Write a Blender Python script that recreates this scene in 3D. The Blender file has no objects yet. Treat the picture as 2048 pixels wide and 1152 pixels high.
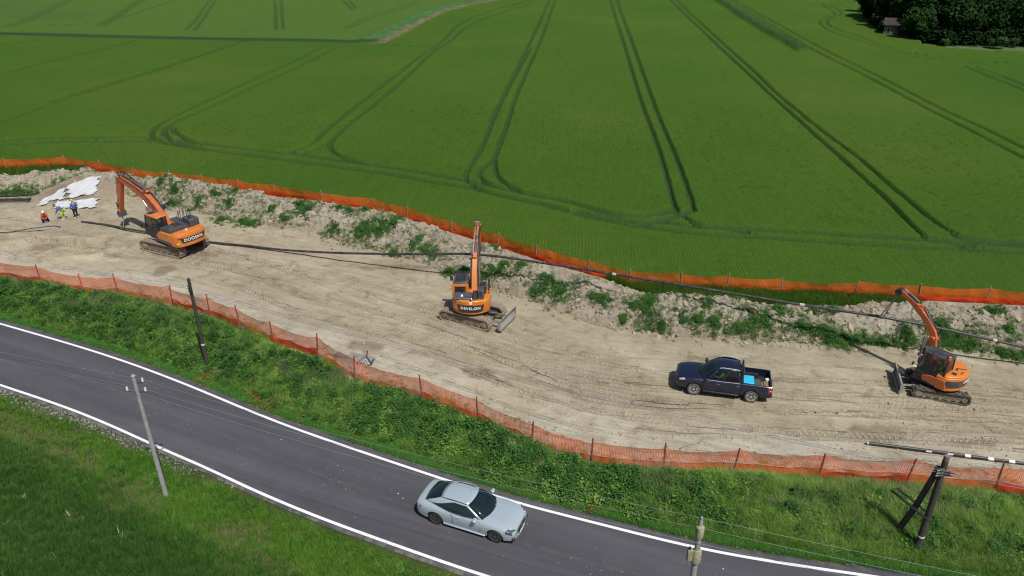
import bpy, bmesh, math, random
import numpy as np
from mathutils import Vector, Matrix, Euler
PI = math.pi
R = math.radians
random.seed(7)
rng = np.random.default_rng(11)
scene = bpy.context.scene
COL = scene.collection

# ------------------------------------------------------------------ camera, sky, sun, exposure
CAM_H, PITCH, FPX = 24.3, R(27), 1480.0
cam_d = bpy.data.cameras.new('camera')
cam = bpy.data.objects.new('camera', cam_d)
COL.objects.link(cam)
cam.location = (0, 0, CAM_H)
cam.rotation_euler = (PI / 2 - PITCH, 0, 0)
cam_d.sensor_width = 36
cam_d.lens = 36 * FPX / 2048
cam_d.clip_end = 6000
cam_d.clip_start = 0.5
scene.camera = cam

SUN_EL, SHADOW_DIR = R(58), (-0.5, 0.866)
world = bpy.data.worlds.new('World')
scene.world = world
world.use_nodes = True
wn = world.node_tree
bg = wn.nodes['Background']
sky_tex = wn.nodes.new('ShaderNodeTexSky')
sky_tex.sky_type = 'NISHITA'
sky_tex.sun_disc = False
sky_tex.sun_elevation = SUN_EL
sky_tex.sun_rotation = math.atan2(-SHADOW_DIR[0], -SHADOW_DIR[1])
sky_tex.dust_density = 2.0
wn.links.new(sky_tex.outputs[0], bg.inputs[0])
bg.inputs[1].default_value = 0.066
sun_d = bpy.data.lights.new('sun', 'SUN')
sun_d.energy = 4.35
sun_d.angle = R(0.9)
sun_d.color = (1.0, 0.97, 0.925)
sun = bpy.data.objects.new('sun', sun_d)
COL.objects.link(sun)
ldir = Vector((SHADOW_DIR[0] * math.cos(SUN_EL), SHADOW_DIR[1] * math.cos(SUN_EL), -math.sin(SUN_EL)))
sun.rotation_euler = ldir.to_track_quat('-Z', 'Y').to_euler()
vs_ = scene.view_settings
scene.display_settings.display_device = 'sRGB'
vs_.view_transform = 'Standard'
vs_.look = 'None'
vs_.exposure = 0.0
vs_.gamma = 1.0
vs_.use_curve_mapping = False
scene.cycles.filter_width = 1.15
scene.cycles.max_bounces = 6
scene.cycles.transparent_max_bounces = 12
scene.cycles.caustics_reflective = False
scene.cycles.caustics_refractive = False


def at(x, y, z=0.0):
    """pixel of the 2048 x 1152 photograph -> point of the place at height z"""
    s, c = math.sin(PITCH), math.cos(PITCH)
    u = (x - 1024) / FPX
    v = (y - 576) / FPX
    t = (CAM_H - z) / (s + v * c)
    return Vector((u * t, (c - v * s) * t, z))


# ------------------------------------------------------------------ noise (vectorised)
def _hash(ix, iy, seed):
    h = (ix.astype(np.int64) * 374761393 + iy.astype(np.int64) * 668265263 + seed * 1442695041) & 0x7fffffff
    h = ((h ^ (h >> 13)) * 1274126177) & 0x7fffffff
    h = (h ^ (h >> 16)) & 0xffff
    return h / 65535.0


def vnoise(x, y, seed=0):
    ix = np.floor(x); iy = np.floor(y)
    fx = x - ix; fy = y - iy
    fx = fx * fx * (3 - 2 * fx); fy = fy * fy * (3 - 2 * fy)
    a = _hash(ix, iy, seed); b = _hash(ix + 1, iy, seed)
    c = _hash(ix, iy + 1, seed); d = _hash(ix + 1, iy + 1, seed)
    return (a * (1 - fx) + b * fx) * (1 - fy) + (c * (1 - fx) + d * fx) * fy - 0.5


def fbm(x, y, seed=0, oct_=4, gain=0.5):
    x = np.asarray(x, float); y = np.asarray(y, float)
    r = np.zeros(np.broadcast(x, y).shape); a = 1.0; f = 1.0
    for k in range(oct_):
        r = r + a * vnoise(x * f + 17.3 * k, y * f - 9.1 * k, seed + k)
        a *= gain; f *= 2.03
    return r


def sstep(a, b, x):
    t = np.clip((x - a) / (b - a), 0, 1)
    return t * t * (3 - 2 * t)


# ------------------------------------------------------------------ tagging
def tag(o, label=None, cat=None, group=None, kind=None):
    if label: o['label'] = label
    if cat: o['category'] = cat
    if group: o['group'] = group
    if kind: o['kind'] = kind
    return o


def thing(name, label, cat, loc=(0, 0, 0), rz=0.0, group=None):
    o = bpy.data.objects.new(name, None)
    COL.objects.link(o)
    o.location = loc
    o.rotation_euler = (0, 0, rz)
    o.empty_display_size = 0.3
    return tag(o, label, cat, group)


def link_mesh(name, me, mat=None, parent=None):
    o = bpy.data.objects.new(name, me)
    COL.objects.link(o)
    if mat is not None and not me.materials:
        me.materials.append(mat)
    if parent is not None:
        o.parent = parent
    return o


def np_mesh(name, verts, faces, smooth=True, attrs=None):
    """verts (N,3) array, faces (M,4|3) array"""
    me = bpy.data.meshes.new(name)
    verts = np.asarray(verts, np.float32); faces = np.asarray(faces, np.int32)
    n, k = faces.shape
    me.vertices.add(len(verts)); me.vertices.foreach_set('co', verts.ravel())
    me.loops.add(n * k); me.loops.foreach_set('vertex_index', faces.ravel())
    me.polygons.add(n)
    me.polygons.foreach_set('loop_start', np.arange(0, n * k, k, dtype=np.int32))
    me.polygons.foreach_set('loop_total', np.full(n, k, np.int32))
    me.polygons.foreach_set('use_smooth', np.full(n, smooth, bool))
    if attrs:
        for an, val in attrs.items():
            a = me.attributes.new(an, 'FLOAT', 'POINT')
            a.data.foreach_set('value', np.asarray(val, np.float32).ravel())
    me.update(calc_edges=True)
    return me


def grid_faces(nr, nc):
    i = np.arange(nr - 1)[:, None] * nc + np.arange(nc - 1)[None, :]
    return np.stack([i, i + 1, i + nc + 1, i + nc], -1).reshape(-1, 4)


# ------------------------------------------------------------------ mesh builder
class MB:
    def __init__(s, M=None):
        s.v = []; s.f = []; s.M = M if M is not None else Matrix.Identity(4)

    def add(s, vs, fs):
        b = len(s.v)
        s.v += [s.M @ Vector(p) for p in vs]
        s.f += [tuple(b + i for i in f) for f in fs]
        return s

    def box(s, c, d, rot=None):
        c = Vector(c); hx, hy, hz = d[0] / 2, d[1] / 2, d[2] / 2
        E = rot if rot is not None else Matrix.Identity(3)
        vs = [c + E @ Vector((sx * hx, sy * hy, sz * hz)) for sz in (-1, 1) for sx, sy in ((-1, -1), (1, -1), (1, 1), (-1, 1))]
        return s.hexa(vs)

    def bx(s, x0, x1, y0, y1, z0, z1):
        return s.box(((x0 + x1) / 2, (y0 + y1) / 2, (z0 + z1) / 2), (abs(x1 - x0), abs(y1 - y0), abs(z1 - z0)))

    def hexa(s, vs):
        return s.add(vs, [(3, 2, 1, 0), (4, 5, 6, 7), (0, 1, 5, 4), (1, 2, 6, 5), (2, 3, 7, 6), (3, 0, 4, 7)])

    def prism(s, prof, y0, y1):          # profile in x,z extruded along y
        n = len(prof)
        vs = [(p[0], y0, p[1]) for p in prof] + [(p[0], y1, p[1]) for p in prof]
        fs = [tuple(range(n)), tuple(range(2 * n - 1, n - 1, -1))]
        fs += [(i, i + n, (i + 1) % n + n, (i + 1) % n) for i in range(n)]
        return s.add(vs, fs)

    def prism_z(s, prof, z0, z1, inset=0.0):   # profile in x,y extruded along z; top can shrink towards its centre
        n = len(prof)
        cx = sum(p[0] for p in prof) / n; cy = sum(p[1] for p in prof) / n
        k = 1 - inset
        vs = [(p[0], p[1], z0) for p in prof] + [(cx + (p[0] - cx) * k, cy + (p[1] - cy) * k, z1) for p in prof]
        fs = [tuple(range(n - 1, -1, -1)), tuple(range(n, 2 * n))]
        fs += [(i, (i + 1) % n, (i + 1) % n + n, i + n) for i in range(n)]
        return s.add(vs, fs)

    def tube(s, pts, r, n=8, cap=True):
        pts = [Vector(p) for p in pts]
        m = len(pts)
        rs = r if isinstance(r, (list, tuple)) else [r] * m
        vs = []; fs = []
        prev = None
        for i, p in enumerate(pts):
            a = pts[min(i + 1, m - 1)] - pts[max(i - 1, 0)]
            if a.length < 1e-9: a = Vector((0, 0, 1))
            a.normalize()
            if prev is None:
                u = a.cross(Vector((0, 0, 1)))
                if u.length < 1e-3: u = a.cross(Vector((1, 0, 0)))
            else:
                u = prev - a * prev.dot(a)
            u.normalize(); prev = u
            w = a.cross(u)
            for k in range(n):
                t = 2 * PI * k / n
                vs.append(p + (u * math.cos(t) + w * math.sin(t)) * rs[i])
        for i in range(m - 1):
            for k in range(n):
                fs.append((i * n + k, i * n + (k + 1) % n, (i + 1) * n + (k + 1) % n, (i + 1) * n + k))
        if cap:
            fs.append(tuple(range(n - 1, -1, -1)))
            fs.append(tuple(range((m - 1) * n, m * n)))
        return s.add(vs, fs)

    def cyl(s, p0, p1, r, n=16, r1=None):
        return s.tube([p0, p1], [r, r if r1 is None else r1], n)

    def grid(s, rows):
        nr = len(rows); nc = len(rows[0])
        vs = [p for row in rows for p in row]
        fs = [(i * nc + j, i * nc + j + 1, (i + 1) * nc + j + 1, (i + 1) * nc + j) for i in range(nr - 1) for j in range(nc - 1)]
        return s.add(vs, fs)

    def rings(s, rows, cap=True):        # closed rings
        nr = len(rows); nc = len(rows[0])
        vs = [p for row in rows for p in row]
        fs = [(i * nc + j, i * nc + (j + 1) % nc, (i + 1) * nc + (j + 1) % nc, (i + 1) * nc + j) for i in range(nr - 1) for j in range(nc)]
        if cap:
            fs.append(tuple(range(nc - 1, -1, -1))); fs.append(tuple(range((nr - 1) * nc, nr * nc)))
        return s.add(vs, fs)

    def beam(s, pts, h, w, y=0.0):       # box-section beam whose centre line runs in the x,z plane
        rows = []
        m = len(pts)
        for i, p in enumerate(pts):
            a = Vector((pts[min(i + 1, m - 1)][0] - pts[max(i - 1, 0)][0], pts[min(i + 1, m - 1)][1] - pts[max(i - 1, 0)][1]))
            a.normalize(); nx, nz = -a.y, a.x
            hh = h[i] / 2; ww = (w[i] if isinstance(w, (list, tuple)) else w) / 2
            rows.append([(p[0] - nx * hh, y - ww, p[1] - nz * hh), (p[0] + nx * hh, y - ww, p[1] + nz * hh),
                         (p[0] + nx * hh, y + ww, p[1] + nz * hh), (p[0] - nx * hh, y + ww, p[1] - nz * hh)])
        return s.rings(rows)

    def lathe(s, prof, n=24, M=None):    # profile (r, a) about the y axis
        rows = []
        for r, a in prof:
            rows.append([(r * math.cos(2 * PI * k / n), a, r * math.sin(2 * PI * k / n)) for k in range(n)])
        if M is not None:
            rows = [[M @ Vector(p) for p in row] for row in rows]
        return s.rings(rows)

    def mesh(s, name):
        me = bpy.data.meshes.new(name)
        me.from_pydata([tuple(p) for p in s.v], [], s.f)
        bm = bmesh.new(); bm.from_mesh(me)
        bmesh.ops.recalc_face_normals(bm, faces=bm.faces)
        bm.to_mesh(me); bm.free()
        return me

    def obj(s, name, mat, parent=None, bevel=0.0, smooth=True, angle=38, seg=2, recalc=True):
        if recalc:
            me = s.mesh(name)
        else:
            me = bpy.data.meshes.new(name); me.from_pydata([tuple(p) for p in s.v], [], s.f)
        me.materials.append(mat)
        if smooth:
            me.polygons.foreach_set('use_smooth', [True] * len(me.polygons))
            me.set_sharp_from_angle(angle=R(angle))
        o = link_mesh(name, me, None, parent)
        if bevel:
            b = o.modifiers.new('bevel', 'BEVEL')
            b.width = bevel; b.segments = seg; b.limit_method = 'ANGLE'; b.angle_limit = R(30)
            b.harden_normals = False
        return o


def copy_thing(src, loc=None, rz=None, label=None):
    def rec(o, parent):
        c = o.copy(); COL.objects.link(c)
        if parent is not None:
            c.parent = parent
        for ch in list(o.children):
            rec(ch, c)
        return c
    kids = list(src.children)
    c = src.copy(); COL.objects.link(c)
    for ch in kids: rec(ch, c)
    if loc is not None: c.location = loc
    if rz is not None: c.rotation_euler = (0, 0, rz)
    if label: c['label'] = label
    return c


def lettering(text, size, mat, parent, M, name='lettering', bold=0.0, spacing=1.0, sx=1.0):
    cu = bpy.data.curves.new(name, 'FONT')
    cu.body = text; cu.size = size; cu.align_x = 'CENTER'; cu.align_y = 'CENTER'
    cu.extrude = 0.006; cu.offset = bold; cu.space_character = spacing
    tmp = bpy.data.objects.new('tmp_text', cu)
    COL.objects.link(tmp)
    dg = bpy.context.evaluated_depsgraph_get(); dg.update()
    me = bpy.data.meshes.new_from_object(tmp.evaluated_get(dg))
    bpy.data.objects.remove(tmp); bpy.data.curves.remove(cu)
    me.transform(M @ Matrix.Diagonal((sx, 1, 1, 1)))
    me.materials.clear(); me.materials.append(mat)
    return link_mesh(name, me, None, parent)


# ------------------------------------------------------------------ materials
MATS = {}


class NT:
    def __init__(s, name):
        s.m = bpy.data.materials.new(name); s.m.use_nodes = True
        s.t = s.m.node_tree; s.n = s.t.nodes; s.l = s.t.links
        s.b = s.n['Principled BSDF']; s.out = s.n['Material Output']

    def new(s, t, **kw):
        nd = s.n.new(t)
        for k, v in kw.items(): setattr(nd, k, v)
        return nd

    def set(s, nd, **kw):
        for k, v in kw.items():
            nd.inputs[k.replace('_', ' ')].default_value = v
        return nd

    def coord(s):
        return s.new('ShaderNodeTexCoord').outputs['Object']

    def geo(s):
        return s.new('ShaderNodeNewGeometry').outputs['Position']

    def noise(s, vec, scale, detail=4, rough=0.55, out='Fac', dist=0.0):
        nd = s.new('ShaderNodeTexNoise')
        nd.inputs['Scale'].default_value = scale; nd.inputs['Detail'].default_value = detail
        nd.inputs['Roughness'].default_value = rough; nd.inputs['Distortion'].default_value = dist
        s.l.new(vec, nd.inputs['Vector'])
        return nd.outputs[out]

    def ramp(s, fac, stops):
        nd = s.new('ShaderNodeValToRGB')
        e = nd.color_ramp.elements
        while len(e) < len(stops): e.new(0.5)
        for el, (p, c) in zip(e, stops):
            el.position = p; el.color = tuple(c) + (1,) if len(c) == 3 else c
        s.l.new(fac, nd.inputs[0])
        return nd.outputs[0]

    def mix(s, fac, a, b, mode='MIX'):
        nd = s.new('ShaderNodeMix', data_type='RGBA', blend_type=mode)
        for v, i in ((fac, 0), (a, 6), (b, 7)):
            if isinstance(v, (int, float)): nd.inputs[i].default_value = v
            elif isinstance(v, tuple): nd.inputs[i].default_value = v + (1,) if len(v) == 3 else v
            else: s.l.new(v, nd.inputs[i])
        return nd.outputs[2]

    def math(s, op, a, b=0.0, c=0.0):
        nd = s.new('ShaderNodeMath', operation=op)
        for v, i in ((a, 0), (b, 1), (c, 2)):
            if isinstance(v, (int, float)): nd.inputs[i].default_value = v
            else: s.l.new(v, nd.inputs[i])
        return nd.outputs[0]

    def attr(s, name):
        nd = s.new('ShaderNodeAttribute'); nd.attribute_name = name
        return nd.outputs['Fac']

    def bump(s, h, strength=0.5, dist=0.05, normal=None):
        nd = s.new('ShaderNodeBump')
        nd.inputs['Strength'].default_value = strength; nd.inputs['Distance'].default_value = dist
        s.l.new(h, nd.inputs['Height'])
        if normal is not None: s.l.new(normal, nd.inputs['Normal'])
        return nd.outputs[0]


def simple(name, col, rough=0.5, metal=0.0, var=0.12, scale=3.0, dirt=None, dirt_amt=0.0, coat=0.0, bump=0.0, spec=0.5):
    """paint, plastic, metal: mottled base colour, dusty patches, slight relief"""
    if name in MATS: return MATS[name]
    t = NT(name)
    c = t.coord()
    n1 = t.noise(c, scale, 5)
    lo = tuple(x * (1 - var) for x in col); hi = tuple(min(1, x * (1 + var)) for x in col)
    base = t.ramp(n1, [(0.3, lo), (0.7, hi)])
    if dirt is not None:
        n2 = t.noise(c, scale * 2.3, 6, 0.65)
        f = t.ramp(n2, [(0.5 - dirt_amt * 0.35, (0, 0, 0)), (0.75 - dirt_amt * 0.2, (1, 1, 1))])
        f = t.math('MULTIPLY', f, min(1.0, dirt_amt * 1.4))
        base = t.mix(f, base, dirt)
        r = t.math('MULTIPLY_ADD', f, 0.9 - rough, rough)
        t.l.new(r, t.b.inputs['Roughness'])
    else:
        t.b.inputs['Roughness'].default_value = rough
    t.l.new(base, t.b.inputs['Base Color'])
    t.b.inputs['Metallic'].default_value = metal
    t.b.inputs['Coat Weight'].default_value = coat
    t.b.inputs['Coat Roughness'].default_value = 0.06
    t.b.inputs['Specular IOR Level'].default_value = spec
    if bump:
        t.l.new(t.bump(t.noise(c, scale * 12, 4), 0.6, bump), t.b.inputs['Normal'])
    MATS[name] = t.m
    return t.m


def glass_mat(name, col, alpha, rough=0.06):
    if name in MATS: return MATS[name]
    t = NT(name)
    c = t.coord()
    t.l.new(t.ramp(t.noise(c, 2.0, 3), [(0.35, tuple(x * 0.8 for x in col)), (0.7, tuple(x * 1.15 for x in col))]), t.b.inputs['Base Color'])
    t.b.inputs['Roughness'].default_value = rough
    t.b.inputs['Alpha'].default_value = alpha
    t.b.inputs['Specular IOR Level'].default_value = 0.6
    MATS[name] = t.m
    return t.m


def leaf_mat(name, cols, trans=0.25, rough=0.55, scale=0.35, gloss=0.008):
    """foliage: per-plant random hue, large drifts across the ground, light through the blades"""
    if name in MATS: return MATS[name]
    t = NT(name)
    oi = t.new('ShaderNodeObjectInfo')
    g = t.geo()
    big = t.noise(g, scale, 3)
    f = t.math('ADD', t.math('MULTIPLY', oi.outputs['Random'], 0.55), t.math('MULTIPLY', big, 0.55))
    cols = [(c[0] * 0.95, c[1] * 1.03, c[2] * 0.80) if c[1] > c[0] * 1.25 else c for c in cols]   # fresh May greens
    k = len(cols)
    base = t.ramp(f, [(0.12 + 0.76 * i / (k - 1), c) for i, c in enumerate(cols)])
    d = t.new('ShaderNodeBsdfDiffuse'); tr = t.new('ShaderNodeBsdfTranslucent'); mx = t.new('ShaderNodeMixShader')
    gl = t.new('ShaderNodeBsdfGlossy'); gl.inputs['Roughness'].default_value = rough
    gl.inputs['Color'].default_value = (1, 1, 1, 1)
    t.l.new(base, d.inputs['Color']); t.l.new(base, tr.inputs['Color'])
    mx.inputs[0].default_value = trans
    t.l.new(d.outputs[0], mx.inputs[1]); t.l.new(tr.outputs[0], mx.inputs[2])
    m2 = t.new('ShaderNodeMixShader'); m2.inputs[0].default_value = gloss
    t.l.new(mx.outputs[0], m2.inputs[1]); t.l.new(gl.outputs[0], m2.inputs[2])
    t.l.new(m2.outputs[0], t.out.inputs['Surface'])
    MATS[name] = t.m
    return t.m


# ------------------------------------------------------------------ scattering of uncountable growth
def proto_collection(name, meshes):
    pc = bpy.data.collections.new(name)
    for i, me in enumerate(meshes):
        o = bpy.data.objects.new('%s_%02d' % (name, i), me)
        pc.objects.link(o)
    return pc


def scatter(name, pts, scl, pc, nproto, label=None, tilt=0.15, rz=None, cat=None):
    pts = np.asarray(pts, np.float32)
    n = len(pts)
    me = bpy.data.meshes.new(name)
    me.vertices.add(n); me.vertices.foreach_set('co', pts.ravel())
    rot = np.zeros((n, 3), np.float32)
    rot[:, 0] = rng.normal(0, tilt, n); rot[:, 1] = rng.normal(0, tilt, n)
    rot[:, 2] = rng.uniform(0, 2 * PI, n) if rz is None else rz
    a = me.attributes.new('rot', 'FLOAT_VECTOR', 'POINT'); a.data.foreach_set('vector', rot.ravel())
    a = me.attributes.new('scl', 'FLOAT', 'POINT'); a.data.foreach_set('value', np.asarray(scl, np.float32))
    a = me.attributes.new('idx', 'INT', 'POINT'); a.data.foreach_set('value', rng.integers(0, nproto, n).astype(np.int32))
    o = link_mesh(name, me)
    ng = bpy.data.node_groups.new(name, 'GeometryNodeTree')
    ng.interface.new_socket('Geometry', in_out='INPUT', socket_type='NodeSocketGeometry')
    ng.interface.new_socket('Geometry', in_out='OUTPUT', socket_type='NodeSocketGeometry')
    N = ng.nodes; L = ng.links
    gi = N.new('NodeGroupInput'); go = N.new('NodeGroupOutput')
    iop = N.new('GeometryNodeInstanceOnPoints'); ci = N.new('GeometryNodeCollectionInfo')
    ci.inputs['Collection'].default_value = pc
    ci.inputs['Separate Children'].default_value = True
    ci.inputs['Reset Children'].default_value = True

    def na(nm, ty):
        nd = N.new('GeometryNodeInputNamedAttribute'); nd.data_type = ty; nd.inputs[0].default_value = nm
        return nd.outputs[0]
    L.new(gi.outputs[0], iop.inputs['Points']); L.new(ci.outputs[0], iop.inputs['Instance'])
    iop.inputs['Pick Instance'].default_value = True
    L.new(na('idx', 'INT'), iop.inputs['Instance Index'])
    L.new(na('rot', 'FLOAT_VECTOR'), iop.inputs['Rotation'])
    L.new(na('scl', 'FLOAT'), iop.inputs['Scale'])
    L.new(iop.outputs[0], go.inputs[0])
    md = o.modifiers.new('scatter', 'NODES'); md.node_group = ng
    tag(o, label, cat, None, 'stuff')
    return o


def tuft_mesh(name, mat, n, rad, h0, h1, wid, lean=0.35, seg=2, curl=0.3, seedh=None):
    """grass or wheat: n thin bent blades"""
    vs = []; fs = []
    for _ in range(n):
        a = random.uniform(0, 2 * PI); rr = rad * math.sqrt(random.random())
        bx, by = rr * math.cos(a), rr * math.sin(a)
        h = random.uniform(h0, h1)
        th = random.uniform(0, 2 * PI)
        dx, dy = math.cos(th), math.sin(th)
        ln = random.uniform(0.3, 1) * lean * h
        w = wid * random.uniform(0.7, 1.3)
        b = len(vs)
        for k in range(seg + 1):
            f = k / seg
            ww = w * (1 - f) ** 0.7 * 0.5 + 0.0005
            cx = bx + dx * ln * f * f; cy = by + dy * ln * f * f
            z = h * (f - curl * 0.4 * f * f)
            vs.append((cx - dy * ww, cy + dx * ww, z)); vs.append((cx + dy * ww, cy - dx * ww, z))
        for k in range(seg):
            i = b + 2 * k
            fs.append((i, i + 1, i + 3, i + 2))
    me = bpy.data.meshes.new(name); me.from_pydata(vs, [], fs); me.materials.append(mat)
    return me


def leaf_clump_mesh(name, mat, n, rad, hgt, size, droop=0.5):
    """broad-leaved weed or bramble: n folded leaves spread through a low dome"""
    vs = []; fs = []
    for _ in range(n):
        a = random.uniform(0, 2 * PI); u = random.random() ** 0.6
        el = random.random() ** 0.8
        r = rad * u * math.cos(el * 1.2)
        p = Vector((r * math.cos(a), r * math.sin(a), hgt * (0.15 + 0.85 * el * random.uniform(0.6, 1))))
        s = size * random.uniform(0.6, 1.35)
        yaw = a + random.uniform(-1.1, 1.1); pit = random.uniform(-droop, 0.45); rol = random.uniform(-0.5, 0.5)
        E = Euler((rol, -pit, yaw), 'XYZ').to_matrix()
        b = len(vs)
        pts = [(0, 0, 0), (0.5 * s, -0.42 * s, 0.12 * s), (s, 0, -0.05 * s), (0.5 * s, 0.42 * s, 0.12 * s)]
        vs += [tuple(p + E @ Vector(q)) for q in pts]
        fs += [(b, b + 1, b + 2), (b, b + 2, b + 3)]
    me = bpy.data.meshes.new(name); me.from_pydata(vs, [], fs); me.materials.append(mat)
    return me


# ------------------------------------------------------------------ layout of the place (metres; x right, y away)
FAR = [(-95, 79), (-59, 76.2), (-53.07, 74.9), (-47.39, 75.96), (-42.68, 74.03), (-38.2, 71.69), (-34.04, 70.73), (-30.39, 69.48), (-26.47, 68.26),
       (-22.5, 66.65), (-17.61, 64.69), (-12.65, 63.09), (-9.17, 60.69), (-5.04, 57.53), (-1.08, 54.63), (1.89, 52.35), (5.69, 49.68),
       (8.5, 47.89), (12.09, 47.39), (15.35, 47.07), (19.02, 46.59), (24.12, 46.12), (28.27, 45.57), (32.69, 45.04), (37.2, 44.4), (41.5, 43.8), (70, 40)]
NEAR = [(-95, 72), (-46, 52.4), (-42.2, 50.9), (-38.2, 49.3), (-34.19, 48.07), (-30.41, 46.67), (-27.84, 46.43), (-23.32, 44.88), (-20.21, 43.34), (-17.8, 41.94),
        (-15.04, 39.98), (-11.78, 38.28), (-9.05, 35.77), (-5.02, 33.83), (-1.83, 31.87), (1.02, 29.83), (3.89, 28.42), (7.33, 28.0),
        (10.75, 27.82), (14.71, 27.46), (18.74, 27.06), (22.59, 26.58), (26.6, 26.0), (30.5, 25.4), (70, 19)]
L1 = [(-100, 71), (-60, 53.5), (-33.77, 42.39), (-25.39, 38.8), (-19.57, 35.86), (-13.05, 32.11), (-8.97, 30.07), (-3.5, 27.49), (0.0, 25.88), (3.39, 24.66), (7.6, 23.17), (10.72, 22.38), (14.14, 21.7), (30, 18.6), (60, 13)]
L2 = [(-100, 66), (-60, 48.6), (-29.39, 35.3), (-25.74, 33.75), (-22.23, 32.11), (-17.75, 29.68), (-14.72, 28.1), (-11.87, 26.5), (-8.63, 24.87), (-4.79, 23.17), (-1.31, 21.68), (6, 18.9), (14, 16.7), (30, 13.6), (60, 8)]
TOE_PX = [(0, 388), (120, 384), (260, 392), (330, 408), (450, 440), (600, 463), (700, 490), (800, 512), (900, 552), (1000, 592), (1100, 620), (1200, 657), (1300, 669), (1500, 684), (1700, 692), (1900, 699), (2048, 720)]
TOE = [tuple(at(*p)[:2]) for p in TOE_PX]
TOE = [(-95, TOE[0][1] + 4)] + TOE + [(70, TOE[-1][1] - 4)]


def smooth_poly(P, n=3):
    """chaikin, keeps the ends"""
    P = [Vector((p[0], p[1])) for p in P]
    for _ in range(n):
        Q = [P[0]]
        for a, b in zip(P[:-1], P[1:]):
            Q += [a * 0.75 + b * 0.25, a * 0.25 + b * 0.75]
        Q.append(P[-1]); P = Q
    return [(p.x, p.y) for p in P]


def fn(P, smooth=0):
    if smooth: P = smooth_poly(P, smooth)
    X = np.array([p[0] for p in P]); Y = np.array([p[1] for p in P])
    return lambda x: np.interp(x, X, Y)


yF = fn(FAR); yN = fn(NEAR); yT = fn(TOE, 1)
yL1 = fn(L1, 2); yL2 = fn(L2, 2)


def y_bank_end(x):
    """outer foot of the spoil bank: hard against the fence, further off where wheat was left standing"""
    gap = 0.45 + 1.5 * sstep(7, 11, x) * (1 - sstep(26.5, 29, x)) + 3.0 * (1 - sstep(-46.5, -42.5, x))
    return yF(x) - gap


def bank_h(x, y):
    e = y_bank_end(x); t0 = yT(x)
    u = np.clip((y - t0) / np.maximum(e - t0, 0.5), -0.2, 1.3)
    prof = sstep(-0.02, 0.58, u) * (1 - 0.80 * sstep(0.62, 1.0, u))
    prof = prof * (1 - sstep(1.02, 1.12, u))
    along = 1.18 + 0.9 * fbm(x * 0.16, x * 0 + 3.3, 5, 3)
    lump = fbm(x * 0.55, y * 0.55, 21, 4, 0.55) * 0.62 + np.abs(fbm(x * 1.6, y * 1.6, 31, 4, 0.6)) * 0.42 + fbm(x * 4.5, y * 4.5, 37, 3, 0.6) * 0.16
    mask = sstep(0, 0.15, u) * (1 - sstep(0.9, 1.08, u))
    h = prof * along * (0.90 - 0.25 * (1 - sstep(-46, -40, x))) + lump * mask * 0.9
    # higher heap behind the tarpaulin and the sandy mound below it
    return h


MOUND_C = (-41.0, 69.6)


def mound_h(x, y):
    dx = (x - MOUND_C[0]); dy = (y - MOUND_C[1])
    d = np.sqrt((dx / 5.6) ** 2 + (dy / 7.0) ** 2)
    return 1.45 * (1 - sstep(0.10, 1.0, d))


TRACKS = []   # wheel and crawler ruts: (polyline, width, depth, tread pitch)


def site_h(x, y):
    n = yN(x); T = yT(x)
    h = 0.10 * fbm(x * 0.12, y * 0.16, 3, 3) + 0.035 * fbm(x * 0.9, y * 0.9, 8, 4) + 0.012 * fbm(x * 4, y * 4, 9, 3)
    # low windrow of loose sand beside the roadside fence
    w = np.exp(-((y - n - 1.2) / 0.9) ** 2) * (0.16 + 0.22 * fbm(x * 0.35, y * 0.3, 14, 3))
    return h + np.maximum(w, 0) + mound_h(x, y)

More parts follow.
